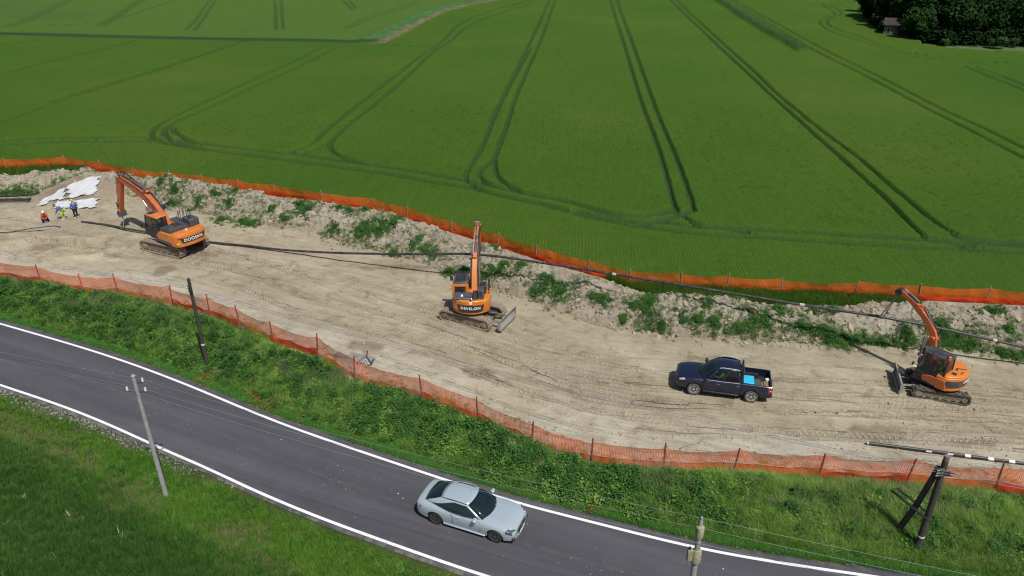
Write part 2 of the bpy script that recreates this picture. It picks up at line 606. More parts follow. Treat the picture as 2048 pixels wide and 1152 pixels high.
# ================================================================== GROUND
def soil_mat():
    t = NT('bare_site_soil')
    c = t.coord()
    mp = t.new('ShaderNodeMapping'); t.l.new(c, mp.inputs[0])
    mp.vector_type = 'TEXTURE'; mp.inputs['Rotation'].default_value = (0, 0, R(-22)); mp.inputs['Scale'].default_value = (4.0, 1.0, 1.0)
    n1 = t.noise(mp.outputs[0], 0.42, 6, 0.62)
    n2 = t.noise(mp.outputs[0], 2.2, 6, 0.66)
    n3 = t.noise(c, 11.0, 5, 0.7)
    n4 = t.noise(c, 0.16, 3)
    f = t.math('ADD', t.math('MULTIPLY', n1, 0.6), t.math('MULTIPLY', n2, 0.4))
    base = t.ramp(f, [(0.34, (0.2418, 0.1994, 0.1367)), (0.44, (0.3255, 0.2797, 0.1931)), (0.55, (0.3869, 0.3383, 0.2426)), (0.67, (0.4622, 0.4177, 0.3210))])
    base = t.mix(t.ramp(n4, [(0.42, (0, 0, 0)), (0.62, (0.55, 0.55, 0.55))]), base, (0.285, 0.240, 0.175))
    # pale dry sand along the roadside fence
    pale = t.math('MULTIPLY', t.attr('pale'), t.ramp(n2, [(0.32, (0.25, 0.25, 0.25)), (0.6, (1, 1, 1))]))
    base = t.mix(pale, base, (0.4655, 0.4349, 0.3542))
    heap = t.attr('heap')
    base = t.mix(t.math('MULTIPLY', heap, 0.75), base, (0.255, 0.21, 0.158))
    damp = t.attr('damp')
    base = t.mix(t.math('MULTIPLY', damp, t.ramp(n2, [(0.3, (0.5, 0.5, 0.5)), (0.6, (1, 1, 1))])), base, (0.17, 0.125, 0.085))
    # crawler prints: pressed crumbs lie paler than the ridges between them
    rut = t.attr('rut')
    wv = t.math('SINE', t.math('MULTIPLY', t.attr('along'), 2 * PI / 0.30))
    wv = t.math('MULTIPLY', t.ramp(wv, [(0.35, (0, 0, 0)), (0.6, (1, 1, 1))]), t.math('MULTIPLY', t.attr('tread'), t.ramp(n2, [(0.36, (0.25, 0.25, 0.25)), (0.5, (1, 1, 1))])))
    base = t.mix(t.math('MULTIPLY', rut, 0.42), base, (0.25, 0.208, 0.15))
    base = t.mix(t.math('MULTIPLY', wv, 0.75), base, (0.48, 0.43, 0.33))
    base = t.mix(0.35, base, t.ramp(n3, [(0.3, (0.6, 0.6, 0.6)), (0.5, (1, 1, 1)), (0.7, (1.25, 1.25, 1.25))]), 'MULTIPLY')
    patchy = t.ramp(t.noise(c, 0.85, 6, 0.68, dist=0.6), [(0.36, (0.68, 0.66, 0.62)), (0.46, (0.97, 0.965, 0.95)), (0.56, (1, 1, 1)), (0.68, (1.16, 1.16, 1.15))])
    base = t.mix(0.85, base, patchy, 'MULTIPLY')
    speck = t.ramp(t.noise(c, 6.5, 2, 0.5), [(0.70, (0, 0, 0)), (0.76, (1, 1, 1))])
    base = t.mix(t.math('MULTIPLY', speck, 0.55), base, (0.13, 0.10, 0.07))
    t.l.new(base, t.b.inputs['Base Color'])
    t.b.inputs['Roughness'].default_value = 0.95; t.b.inputs['Specular IOR Level'].default_value = 0.15
    h = t.math('ADD', t.math('MULTIPLY', n2, 0.8), t.math('ADD', t.math('MULTIPLY', n3, 0.35), t.math('MULTIPLY', wv, 0.5)))
    t.l.new(t.bump(h, 1.0, 0.14), t.b.inputs['Normal'])
    return t.m


def bank_mat():
    t = NT('spoil_bank_soil')
    c = t.coord()
    n1 = t.noise(c, 0.7, 5, 0.6); n2 = t.noise(c, 4.5, 6, 0.7); n3 = t.noise(c, 16, 4, 0.7)
    base = t.ramp(n1, [(0.33, (0.2616, 0.2206, 0.1600)), (0.5, (0.3383, 0.2983, 0.2319)), (0.66, (0.4015, 0.3633, 0.2920))])
    base = t.mix(0.6, base, t.ramp(n2, [(0.32, (0.5, 0.48, 0.45)), (0.5, (1, 1, 1)), (0.7, (1.15, 1.15, 1.15))]), 'MULTIPLY')
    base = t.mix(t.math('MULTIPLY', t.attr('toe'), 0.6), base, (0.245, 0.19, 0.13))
    t.l.new(base, t.b.inputs['Base Color'])
    t.b.inputs['Roughness'].default_value = 0.97; t.b.inputs['Specular IOR Level'].default_value = 0.1
    h = t.math('ADD', t.math('MULTIPLY', n2, 1.0), t.math('MULTIPLY', n3, 0.35))
    t.l.new(t.bump(h, 1.0, 0.16), t.b.inputs['Normal'])
    return t.m


def earth_mat(name, a, b, scale=0.5):
    t = NT(name)
    c = t.coord()
    n = t.noise(c, scale, 6, 0.65); n2 = t.noise(c, scale * 14, 4, 0.7)
    base = t.ramp(n, [(0.35, a), (0.65, b)])
    base = t.mix(0.5, base, t.ramp(n2, [(0.3, (0.55, 0.55, 0.55)), (0.7, (1.3, 1.3, 1.3))]), 'MULTIPLY')
    t.l.new(base, t.b.inputs['Base Color'])
    t.b.inputs['Roughness'].default_value = 0.95; t.b.inputs['Specular IOR Level'].default_value = 0.1
    t.l.new(t.bump(n2, 0.8, 0.1), t.b.inputs['Normal'])
    return t.m


# base sheet to the horizon
GR = earth_mat('distant_farmland', (0.04, 0.075, 0.02), (0.06, 0.10, 0.028), 0.01)
me = np_mesh('ground', [(-4000, -600, -0.9), (4000, -600, -0.9), (4000, 5000, -0.9), (-4000, 5000, -0.9)], [(0, 1, 2, 3)], False)
tag(link_mesh('ground', me, GR), kind='structure')

# ---- worked strip
xs = np.arange(-78, 46, 0.12)
ts = np.linspace(-0.05, 1.0, 200)
X = np.repeat(xs[None, :], len(ts), 0)
Y = yN(xs)[None, :] + (yT(xs) + 0.9 - yN(xs))[None, :] * ts[:, None]
Z = site_h(X, Y)
rut = np.zeros_like(X); along = np.zeros_like(X); tread = np.zeros_like(X)
ALL = [  # share of the strip's width at x0..x1, gauge, width, depth, print strength
    (-52, 46, 0.50, 0.46, 1.9, 0.50, 0.05, 0.7), (-24, 46, 0.36, 0.40, 1.9, 0.5, 0.05, 1.0), (-8, 46, 0.62, 0.60, 1.75, 0.42, 0.05, 1.0),
    (-40, 12, 0.62, 0.34, 2.1, 0.55, 0.05, 0.9), (-3, 46, 0.72, 0.70, 1.6, 0.25, 0.04, 0.3), (-20, 46, 0.24, 0.30, 1.7, 0.28, 0.035, 0.6),
    (-50, 20, 0.42, 0.60, 1.8, 0.3, 0.045, 0.4), (2, 46, 0.50, 0.53, 1.9, 0.45, 0.05, 1.0), (-30, 30, 0.30, 0.52, 1.7, 0.3, 0.04, 0.5),
    (5, 46, 0.18, 0.20, 1.7, 0.3, 0.03, 0.8), (-60, -15, 0.30, 0.55, 1.9, 0.5, 0.05, 0.7), (-14, 8, 0.50, 0.66, 2.0, 0.5, 0.04, 0.9)]
wlen = (yT(xs) - yN(xs))
for k, (x0, x1, a, b, gauge, wd, dp, tr) in enumerate(ALL):
    fx = np.clip((xs - x0) / (x1 - x0), 0, 1)
    share = a + (b - a) * fx * fx * (3 - 2 * fx) + 0.02 * np.sin(xs * 0.23 + k) + 0.03 * vnoise(xs * 0.07, xs * 0 + k, 40 + k)
    yc = yN(xs) + wlen * share
    sl = np.gradient(yc, xs); cs = 1 / np.sqrt(1 + sl * sl)
    arc = np.cumsum(0.12 / cs)
    inx = sstep(x0, x0 + 4, xs) * (1 - sstep(x1 - 4, x1, xs))
    fade = np.clip(0.55 + 1.5 * vnoise(xs * 0.18, xs * 0 + 7.7 * k, 60 + k), 0, 1) * inx
    for sgn in (-1, 1):
        d = (Y - (yc + sgn * gauge / 2 / cs)[None, :]) * cs[None, :]
        m = (1 - sstep(wd * 0.35, wd * 0.62, np.abs(d))) * fade[None, :]
        rim = np.exp(-((np.abs(d) - wd * 0.68) / 0.11) ** 2) * fade[None, :]
        Z = Z - m * dp + rim * dp * 0.55
        up = m > rut
        rut = np.where(up, m, rut); tread = np.where(up, m * tr, tread)
        along = np.where(m > 0.02, arc[None, :] + 0 * Y + np.abs(d) * 0.5, along)
pale = (1 - sstep(1.5, 5.5, Y - yN(X) + 2.4 * fbm(X * 0.25, Y * 0.25, 71, 3))) * 0.9
heap = np.clip(mound_h(X, Y) / 0.35, 0, 1)
damp = np.zeros_like(X)
for px, py, rx, ry in ((225, 512, 0.9, 0.5), (95, 487, 1.6, 0.7), (1760, 868, 1.5, 0.8), (1320, 800, 1.2, 0.6), (1690, 700, 1.4, 0.6), (960, 745, 1.6, 0.8),
                       (740, 695, 1.3, 0.7), (420, 507, 2.0, 0.8), (1480, 640, 1.5, 0.5), (800, 535, 3.2, 0.5), (330, 540, 0.8, 1.2), (1945, 885, 1.4, 0.5), (130, 400, 3, 1.5), (820, 510, 2.4, .7)):
    p = at(px, py)
    d = np.sqrt(((X - p.x) / rx) ** 2 + ((Y - p.y) / ry) ** 2) + 0.9 * fbm(X * 1.1, Y * 1.1, 77, 4)
    damp = np.maximum(damp, 0.75 * (1 - sstep(0.45, 1.1, d)))
# shallow scraped hollow beside the first excavator, its spoil lip
p = at(110, 497)
d = np.sqrt(((X - p.x) / 5.2) ** 2 + ((Y - p.y) / 2.0) ** 2) + 0.5 * fbm(X * 0.5, Y * 0.6, 80, 4)
Z = Z - 0.38 * (1 - sstep(0.5, 1.0, d)) + 0.22 * np.exp(-((d - 1.08) / 0.2) ** 2)
Z = Z - 0.12 * sstep(1.0, 1.05, ts)[:, None]
me = np_mesh('site_ground', np.stack([X, Y, Z], -1).reshape(-1, 3), grid_faces(len(ts), len(xs)), True,
             {'rut': rut, 'along': along, 'tread': tread, 'pale': pale, 'heap': heap, 'damp': damp})
tag(link_mesh('site_ground', me, soil_mat()), kind='structure')

# ---- spoil bank of stripped soil along the far fence
xs = np.arange(-78, 46, 0.11)
ts = np.linspace(-0.06, 1.22, 78)
X = np.repeat(xs[None, :], len(ts), 0)
t0 = yT(xs) + 0.35 * vnoise(xs * 0.8, xs * 0, 90)
Y = t0[None, :] + (y_bank_end(xs) - t0)[None, :] * ts[:, None]
Z = bank_h(X, Y) - 0.1 + 0.14 * sstep(0, .1, ts)[:, None]
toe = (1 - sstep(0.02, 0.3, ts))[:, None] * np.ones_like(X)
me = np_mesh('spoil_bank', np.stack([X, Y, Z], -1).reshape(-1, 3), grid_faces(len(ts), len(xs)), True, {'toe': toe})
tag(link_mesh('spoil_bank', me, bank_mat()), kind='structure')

# ---- clods and crumbs lying on bank and strip
CLOD = simple('clod_soil', (0.3420, 0.2898, 0.2107), 0.97, var=0.2, scale=6, spec=0.1)


def clod_mesh(k):
    bm = bmesh.new(); bmesh.ops.create_icosphere(bm, subdivisions=1, radius=1)
    rr = random.Random(k)
    for v in bm.verts:
        v.co *= rr.uniform(0.65, 1.25); v.co.z *= 0.7
    me = bpy.data.meshes.new('clod'); bm.to_mesh(me); bm.free(); me.materials.append(CLOD)
    return me


clods = proto_collection('clod', [clod_mesh(k) for k in range(5)])
n = 9000
cx = rng.uniform(-60, 42, n); u = rng.beta(1.6, 1.4, n)
cy = yT(cx) - 0.8 + (y_bank_end(cx) - yT(cx) + 0.6) * u
cz = np.where(cy > yT(cx), bank_h(cx, cy) + 0.02, site_h(cx, cy))
scatter('soil_clods', np.stack([cx, cy, cz], -1), rng.gamma(1.6, 0.035, n) + 0.02, clods, 5, tilt=0.6)
n = 5000
cx = rng.uniform(-60, 42, n)
cy = yN(cx) + 0.4 + (yT(cx) - yN(cx)) * np.where(rng.random(n) < 0.45, rng.beta(1, 5, n), rng.random(n))
scatter('site_crumbs', np.stack([cx, cy, site_h(cx, cy)], -1), rng.gamma(1.5, 0.018, n) + 0.012, clods, 5, tilt=0.6)


# ================================================================== CROP FIELDS
HC = 0.55   # height of the standing wheat


def W(pts, z=HC):
    return [tuple(at(x, y, z)[:2]) for x, y in pts]


TRAM = [W(p) for p in [
    [(1216, -14), (1219, 0), (1245, 80), (1281, 200), (1297, 241), (1312, 281), (1328, 331), (1339, 375), (1349, 412), (1362, 432), (1395, 448), (1450, 458), (1494, 463)],
    [(1228, -14), (1232, 0), (1262, 80), (1305, 200), (1322, 244), (1344, 294), (1359, 331), (1375, 375), (1387, 416)],
    [(1106, -14), (1097, 0), (1066, 70), (1040, 120), (1002, 200), (983, 244), (969, 281), (950, 319), (934, 341), (930, 356), (940, 368), (978, 384), (1031, 397)],
    [(1118, -14), (1108, 0), (1085, 70), (1062, 120), (1027, 200), (1016, 241), (1002, 281), (988, 316), (972, 330), (957, 347), (963, 360), (994, 373), (1041, 384)],
    [(988, 316), (990, 333), (993, 349), (1008, 366), (1041, 381)],
    [(1330, -14), (1340, 0), (1418, 75), (1500, 150), (1553, 201), (1607, 249), (1650, 286), (1690, 322), (1745, 372), (1790, 415), (1822, 450), (1850, 474), (1905, 488), (1980, 497), (2048, 502)],
    [(1342, -14), (1352, 0), (1432, 75), (1500, 134), (1553, 187), (1607, 233), (1660, 273), (1715, 312), (1775, 366), (1825, 408), (1870, 445), (1905, 466), (1960, 480), (2048, 489)],
    [(1440, -10), (1460, 0), (1500, 25), (1580, 72), (1634, 104), (1714, 142), (1794, 185), (1875, 227), (1955, 268), (2016, 300), (2120, 352), (2300, 440)],
    [(1446, -10), (1468, 0), (1500, 18), (1580, 62), (1660, 105), (1714, 131), (1794, 171), (1875, 214), (1982, 263), (2048, 297), (2150, 345), (2330, 430)],
    [(1730, 0), (1690, 2), (1650, 6), (1640, 8), (1660, 19), (1674, 27), (1644, 35), (1636, 44), (1650, 57), (1687, 73), (1741, 88), (1794, 104), (1848, 115), (1901, 120), (1955, 123), (2010, 124)],
    [(1735, 3), (1690, 5), (1652, 8), (1668, 14), (1687, 27), (1655, 35), (1651, 44), (1666, 56), (1714, 72), (1754, 86), (1794, 99), (1850, 110), (1901, 116)],
    [(1925, 131), (1985, 155), (2048, 181), (2200, 240)], [(1950, 134), (2000, 150), (2048, 171), (2200, 226)],
    [(-200, 284), (0, 280), (100, 274), (200, 272), (300, 272), (330, 283), (400, 295), (500, 307), (600, 322), (700, 335), (800, 350), (900, 369), (931, 372), (978, 384), (1031, 397), (1094, 409), (1150, 425), (1212, 439), (1275, 450), (1337, 459), (1400, 467), (1494, 471), (1600, 479), (1800, 491), (2048, 503), (2300, 512)],
    [(-200, 292), (0, 288), (100, 282), (200, 280), (300, 280)],
    [(350, 277), (450, 290), (550, 302), (600, 306), (700, 322), (800, 336), (900, 353), (960, 366), (994, 373), (1041, 384), (1119, 398), (1181, 414), (1228, 427), (1275, 430), (1322, 425), (1347, 416)],
    [(1291, 444), (1353, 431), (1384, 419)], [(1337, 445), (1400, 452), (1494, 456), (1600, 463), (1750, 471), (1900, 481), (2048, 491), (2300, 500)],
    [(1150, 420), (1212, 432), (1275, 441), (1337, 445)],
    [(1850, 474), (1900, 481)], [(1910, 470), (1960, 478), (2048, 484)],
    [(645, 92), (590, 120), (500, 160), (410, 202), (350, 230), (315, 250), (301, 265), (306, 277), (330, 284)],
    [(665, 97), (590, 135), (500, 175), (425, 210), (360, 237), (330, 255), (326, 267), (345, 280), (400, 292)],
    [(345, 252), (350, 265), (380, 279), (425, 289), (480, 294)],
    [(1060, 0), (1024, 9), (950, 30), (910, 50), (895, 70), (875, 90), (845, 107), (800, 142), (750, 180), (700, 220), (650, 260), (630, 284), (590, 300), (540, 302)],
    [(1060, 7), (1024, 17), (950, 42), (915, 65), (900, 82), (870, 97), (810, 155), (750, 207), (700, 245), (668, 273), (650, 290), (600, 305)],
    [(668, 273), (655, 296), (690, 316), (740, 328)],
    [(490, 80), (400, 112), (300, 145), (200, 175), (100, 207), (0, 245), (-200, 310)], [(478, 83), (390, 112), (300, 141), (200, 170), (100, 202)],
    [(270, 80), (200, 100), (100, 122), (0, 147), (-150, 180)], [(95, 77), (40, 84), (0, 90), (-60, 97)],
    [(350, 0), (200, 49), (100, 50)], [(282, -4), (200, 50), (190, 52)], [(292, -4), (215, 46), (205, 51)], [(130, 0), (60, 35), (5, 53)], [(143, 0), (75, 35), (20, 53)],
    [(418, 0), (395, 35), (370, 60)], [(430, 0), (408, 35), (388, 60)], [(549, 0), (551, 30), (551, 58)], [(561, 0), (564, 30), (565, 56)], [(685, 0), (705, 20)], [(698, 0), (712, 18)],
    [(830, 2), (770, 22), (720, 38), (685, 55)], [(834, 6), (775, 26), (725, 42), (696, 56)],
    [(740, 87), (800, 91), (870, 90)], [(1060, 95), (1010, 185), (980, 240)],
]]
DITCH = W([(-300, 58), (0, 69), (250, 76), (500, 81), (740, 86)], 0.3)
DRAIN = W([(742, 84), (775, 68), (800, 54), (830, 40), (870, 22), (930, 8), (1000, -3)], 0.4)
STRIP = W([(1425, -6), (1465, 18), (1500, 42), (1540, 66), (1575, 84), (1606, 102)], 0.5)


def seg_dist(x, y, P, pad=6.0):
    """distance from many points to a polyline, far ones stay at 99"""
    out = np.full(x.shape, 99.0)
    for (ax, ay), (bx, by) in zip(P[:-1], P[1:]):
        m = (x > min(ax, bx) - pad) & (x < max(ax, bx) + pad) & (y > min(ay, by) - pad) & (y < max(ay, by) + pad)
        if not m.any(): continue
        px = x[m]; py = y[m]
        dx, dy = bx - ax, by - ay
        t = np.clip(((px - ax) * dx + (py - ay) * dy) / max(dx * dx + dy * dy, 1e-9), 0, 1)
        out[m] = np.minimum(out[m], np.hypot(px - ax - t * dx, py - ay - t * dy))
    return out


TRAM = [smooth_poly(p, 2) for p in TRAM]


def tram_dist(x, y, pad=1.2):
    out = np.full(x.shape, 99.0)
    for k, p in enumerate(TRAM):
        w = 2.0 if 13 <= k <= 20 else (1.15 if k <= 26 and k > 20 else 1.0)   # headland wheelings are driven more often
        out = np.minimum(out, seg_dist(x, y, p, pad) / w)
    return out


def polar(pts):
    a = np.array([math.atan2(p[0], p[1]) for p in pts]); r = np.array([math.hypot(*p) for p in pts])
    o = np.argsort(a)
    return a[o], r[o]


wood_edge = W([(1712, -8), (1722, 20), (1742, 50), (1770, 69), (1830, 84), (1880, 92), (1960, 94), (2048, 96), (2400, 104)], 0)
wa, wr = polar(wood_edge)
clear_edge = W([(1840, 93), (1880, 98), (1960, 106), (2048, 108), (2400, 116)], 0)
ca, cr = polar(clear_edge)
da, dr = polar(DITCH + DRAIN[1:])

na_, nr_ = 1050, 600
az = np.linspace(-R(47), R(47), na_)
inv = np.linspace(1 / 36.0, 1 / 520.0, nr_)
rr_ = 1 / inv
A_, R_ = np.meshgrid(az, rr_)
X = R_ * np.sin(A_); Y = R_ * np.cos(A_)
td = tram_dist(X, Y, 2.6)
gw = 0.23 + 0.09 * vnoise(X * 0.6, Y * 0.6, 100)
gw0 = gw; gw = np.sqrt(gw0 ** 2 + (0.11 * R_ * R_ * (1 / 36.0 - 1 / 520.0) / nr_) ** 2 + (0.5 * R_ * R(94) / na_) ** 2)
groove = (1 - sstep(gw * 0.7, gw * 1.3, td)) * np.clip(gw0 / gw * 1.15, 0, 1)
beyond = (R_ > np.interp(A_, da, dr, left=dr[0], right=1e9)) & (A_ < da[-1])
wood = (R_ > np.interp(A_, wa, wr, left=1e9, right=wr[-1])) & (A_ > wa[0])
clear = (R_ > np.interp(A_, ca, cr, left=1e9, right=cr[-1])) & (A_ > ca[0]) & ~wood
dd = seg_dist(X, Y, DITCH, 4); dn = seg_dist(X, Y, DRAIN, 9); st = seg_dist(X, Y, STRIP, 5)
Z = HC + 0.10 * fbm(X * 0.05, Y * 0.05, 101, 3) + 0.06 * fbm(X * 0.9, Y * 0.9, 103, 3) + 0.05 * vnoise(X * 5, Y * 5, 105)
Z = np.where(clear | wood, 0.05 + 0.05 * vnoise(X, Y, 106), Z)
Z = Z - groove * 0.46 * (~(clear | wood))
ditch = 1 - sstep(1.3, 2.6, dd)
drain = 1 - sstep(2.2, 3.4, dn)
Z = np.where(drain > 0, Z * (1 - drain) + drain * (0.75 + 0.5 * fbm(X * 0.5, Y * 0.5, 110, 3)), Z)
strip = 1 - sstep(0.9, 1.5, st)
Z = Z + strip * (0.75 + 0.5 * vnoise(X * 0.8, Y * 0.8, 111))
side = Y - yF(X)
Z = np.where(side < 0.25, -0.6, Z)
wilt = np.clip(fbm(X * 0.045, Y * 0.045, 120, 4) * 1.7 - 0.12, 0, 1) * beyond
dry = (1 - sstep(0.6, 1.4, np.abs(dn - 2.6))) * (X > np.interp(Y, [p[1] for p in DRAIN], [p[0] for p in DRAIN])) * (dn < 5)
dryw = np.exp(-((R_ - np.interp(A_, wa, wr, left=1e9, right=wr[-1]) + 2.0) / 1.6) ** 2) * (A_ > ca[0] + .01)
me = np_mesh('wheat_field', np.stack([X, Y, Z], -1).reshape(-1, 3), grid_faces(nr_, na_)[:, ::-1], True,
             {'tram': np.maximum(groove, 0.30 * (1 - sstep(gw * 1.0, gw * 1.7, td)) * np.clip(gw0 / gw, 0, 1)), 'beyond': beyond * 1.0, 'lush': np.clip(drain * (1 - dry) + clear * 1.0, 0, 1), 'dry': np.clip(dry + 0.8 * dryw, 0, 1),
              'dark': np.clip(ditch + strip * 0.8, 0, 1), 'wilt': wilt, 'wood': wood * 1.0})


d0 = Vector(at(1281, 200, HC) - at(1339, 375, HC)); d0.z = 0; d0.normalize()
dxr, dyr = d0.x, d0.y


def wheat_mat():
    t = NT('green_wheat_canopy')
    c = t.coord()
    mp = t.new('ShaderNodeMapping'); t.l.new(c, mp.inputs[0])
    mp.vector_type = 'TEXTURE'; mp.inputs['Rotation'].default_value = (0, 0, -math.atan2(dxr, dyr)); mp.inputs['Scale'].default_value = (1, 16, 1)
    rows = t.noise(mp.outputs[0], 3.2, 3, 0.6)
    n1 = t.noise(c, 0.03, 4, 0.55); n2 = t.noise(c, 0.5, 5, 0.65); n3 = t.noise(c, 7, 4, 0.75)
    base = t.ramp(n1, [(0.32, (0.0504, 0.1143, 0.0142)), (0.5, (0.0588, 0.1242, 0.0131)), (0.68, (0.0766, 0.1308, 0.0181))])
    base = t.mix(t.math('MULTIPLY', t.attr('beyond'), 0.85), base, (0.0772, 0.1459, 0.0256))
    base = t.mix(t.math('MULTIPLY', t.attr('wilt'), 0.38), base, (0.052, 0.095, 0.036))
    base = t.mix(0.45, base, t.ramp(rows, [(0.3, (0.78, 0.8, 0.8)), (0.55, (1, 1, 1)), (0.75, (1.12, 1.1, 1.05))]), 'MULTIPLY')
    sx = t.new('ShaderNodeSeparateXYZ'); t.l.new(c, sx.inputs[0])
    qv = t.math('SUBTRACT', t.math('MULTIPLY', sx.outputs[0], dyr), t.math('MULTIPLY', sx.outputs[1], dxr))
    drill = t.math('SINE', t.math('MULTIPLY', qv, 2 * PI / 0.27))
    base = t.mix(t.ramp(n2, [(0.42, (0.1, 0.1, 0.1)), (0.62, (0.6, 0.6, 0.6))]), base, t.ramp(drill, [(0.0, (0.62, 0.66, 0.62)), (0.5, (1, 1, 1)), (1.0, (1.2, 1.18, 1.1))]), 'MULTIPLY')
    base = t.mix(0.5, base, t.ramp(n2, [(0.3, (0.84, 0.86, 0.86)), (0.7, (1.12, 1.1, 1.05))]), 'MULTIPLY')
    base = t.mix(0.6, base, t.ramp(n3, [(0.3, (0.6, 0.64, 0.6)), (0.5, (1, 1, 1)), (0.72, (1.3, 1.25, 1.1))]), 'MULTIPLY')
    base = t.mix(t.attr('lush'), base, t.ramp(n2, [(0.35, (0.045, 0.115, 0.034)), (0.65, (0.075, 0.165, 0.045))]))
    base = t.mix(t.attr('dry'), base, t.ramp(n2, [(0.35, (0.0936, 0.1008, 0.0432)), (0.65, (0.1728, 0.1548, 0.0936))]))
    base = t.mix(t.math('MULTIPLY', t.attr('tram'), 0.9), base, t.ramp(n3, [(0.3, (0.022, 0.052, 0.016)), (0.7, (0.048, 0.085, 0.028))]))  # trodden stalks, with the shade down in the groove put into the colour
    base = t.mix(t.attr('dark'), base, t.ramp(n3, [(0.3, (0.018, 0.042, 0.014)), (0.7, (0.04, 0.085, 0.028))]))
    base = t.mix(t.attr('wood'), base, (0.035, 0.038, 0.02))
    t.l.new(base, t.b.inputs['Base Color'])
    t.b.inputs['Roughness'].default_value = 0.85; t.b.inputs['Specular IOR Level'].default_value = 0.08
    h = t.math('ADD', t.math('MULTIPLY', n3, 0.7), t.math('MULTIPLY', rows, 0.35))
    t.l.new(t.bump(h, 0.9, 0.22), t.b.inputs['Normal'])
    return t.m


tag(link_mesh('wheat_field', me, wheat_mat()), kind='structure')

# standing wheat, drilled in rows, where single plants still show
WHEAT = leaf_mat('wheat_leaf', [(0.0454, 0.1007, 0.0154), (0.0625, 0.1311, 0.0183), (0.0814, 0.1542, 0.0236), (0.1059, 0.1741, 0.0319)], 0.3, scale=0.06)
wheat_p = proto_collection('wheat_tuft', [tuft_mesh('wheat_tuft', WHEAT, 13, 0.13, 0.12, 0.25, 0.022, 0.5, 2, 0.4) for _ in range(6)])
q = np.arange(-75, 75, 0.27); p_ = np.arange(20, 122, 0.24)
Qg, Pg = np.meshgrid(q, p_)
Qg = Qg + rng.normal(0, 0.03, Qg.shape); Pg = Pg + rng.uniform(-0.12, 0.12, Pg.shape)
wx = (Pg * dxr + Qg * dyr).ravel(); wy = (Pg * dyr - Qg * dxr).ravel()
rad = np.hypot(wx, wy)
keep = (wy > yF(wx) + 0.35) & (np.abs(np.arctan2(wx, wy)) < R(43)) & (rad < 112)
keep &= rng.random(len(wx)) < np.clip(1.5 - rad / 72, 0, 1)
wx, wy, rad = wx[keep], wy[keep], rad[keep]
keep = tram_dist(wx, wy, 0.9) > 0.34
wx, wy, rad = wx[keep], wy[keep], rad[keep]
wz = HC - 0.12 + 0.10 * fbm(wx * 0.05, wy * 0.05, 101, 3)
ws = rng.uniform(0.8, 1.2, len(wx)) * (1 + np.clip(rad - 60, 0, 60) / 120)
scatter('wheat_plants', np.stack([wx, wy, wz], -1), ws, wheat_p, 6, tilt=0.12)
# tall wheat left standing between fence and bank, and along the fence foot
tall_p = proto_collection('tall_wheat', [tuft_mesh('tall_wheat', WHEAT, 16, 0.16, 0.45, 0.75, 0.026, 0.35, 2, 0.3) for _ in range(4)])
n = 9000
cx = np.concatenate([rng.uniform(7, 28, n * 2 // 3), rng.uniform(-75, -44.5, n // 3)])
lo = y_bank_end(cx) + 0.05; hi = yF(cx) + 0.35
cy = lo + (hi - lo) * rng.random(len(cx))
scatter('wheat_margin', np.stack([cx, cy, np.zeros_like(cx)], -1), rng.uniform(0.8, 1.15, len(cx)), tall_p, 4)
n = 4500
cx = rng.uniform(-60, 46, n); cy = yF(cx) + rng.uniform(0.15, 0.5, n)
scatter('wheat_field_edge', np.stack([cx, cy, np.zeros_like(cx)], -1), rng.uniform(0.8, 1.1, n), tall_p, 4)
# rank grass in the far ditch and on the grass strip between the right-hand fields
rank_p = proto_collection('rank_grass', [tuft_mesh('rank_grass', leaf_mat('rank_grass_leaf', [(0.02, 0.05, 0.014), (0.04, 0.085, 0.022), (0.06, 0.12, 0.03)], 0.2), 26, 0.5, 0.5, 1.3, 0.07, 0.4, 2, 0.3) for _ in range(3)])


def along_line(P, n, spread):
    P = [Vector((p[0], p[1])) for p in P]
    L = [(b - a).length for a, b in zip(P[:-1], P[1:])]
    out = []
    for _ in range(n):
        u = random.random() * sum(L); k = 0
        while u > L[k] and k < len(L) - 1: u -= L[k]; k += 1
        d = (P[k + 1] - P[k]).normalized(); p = P[k] + d * u
        o = random.gauss(0, spread)
        out.append((p.x - d.y * o, p.y + d.x * o, 0.0))
    return out


pts = along_line(STRIP, 900, 0.6) + along_line(DITCH, 7000, 0.35)
scatter('rank_grass', pts, np.concatenate([rng.uniform(0.6, 1.15, 900), rng.uniform(0.3, 0.62, 7000)]), rank_p, 3)


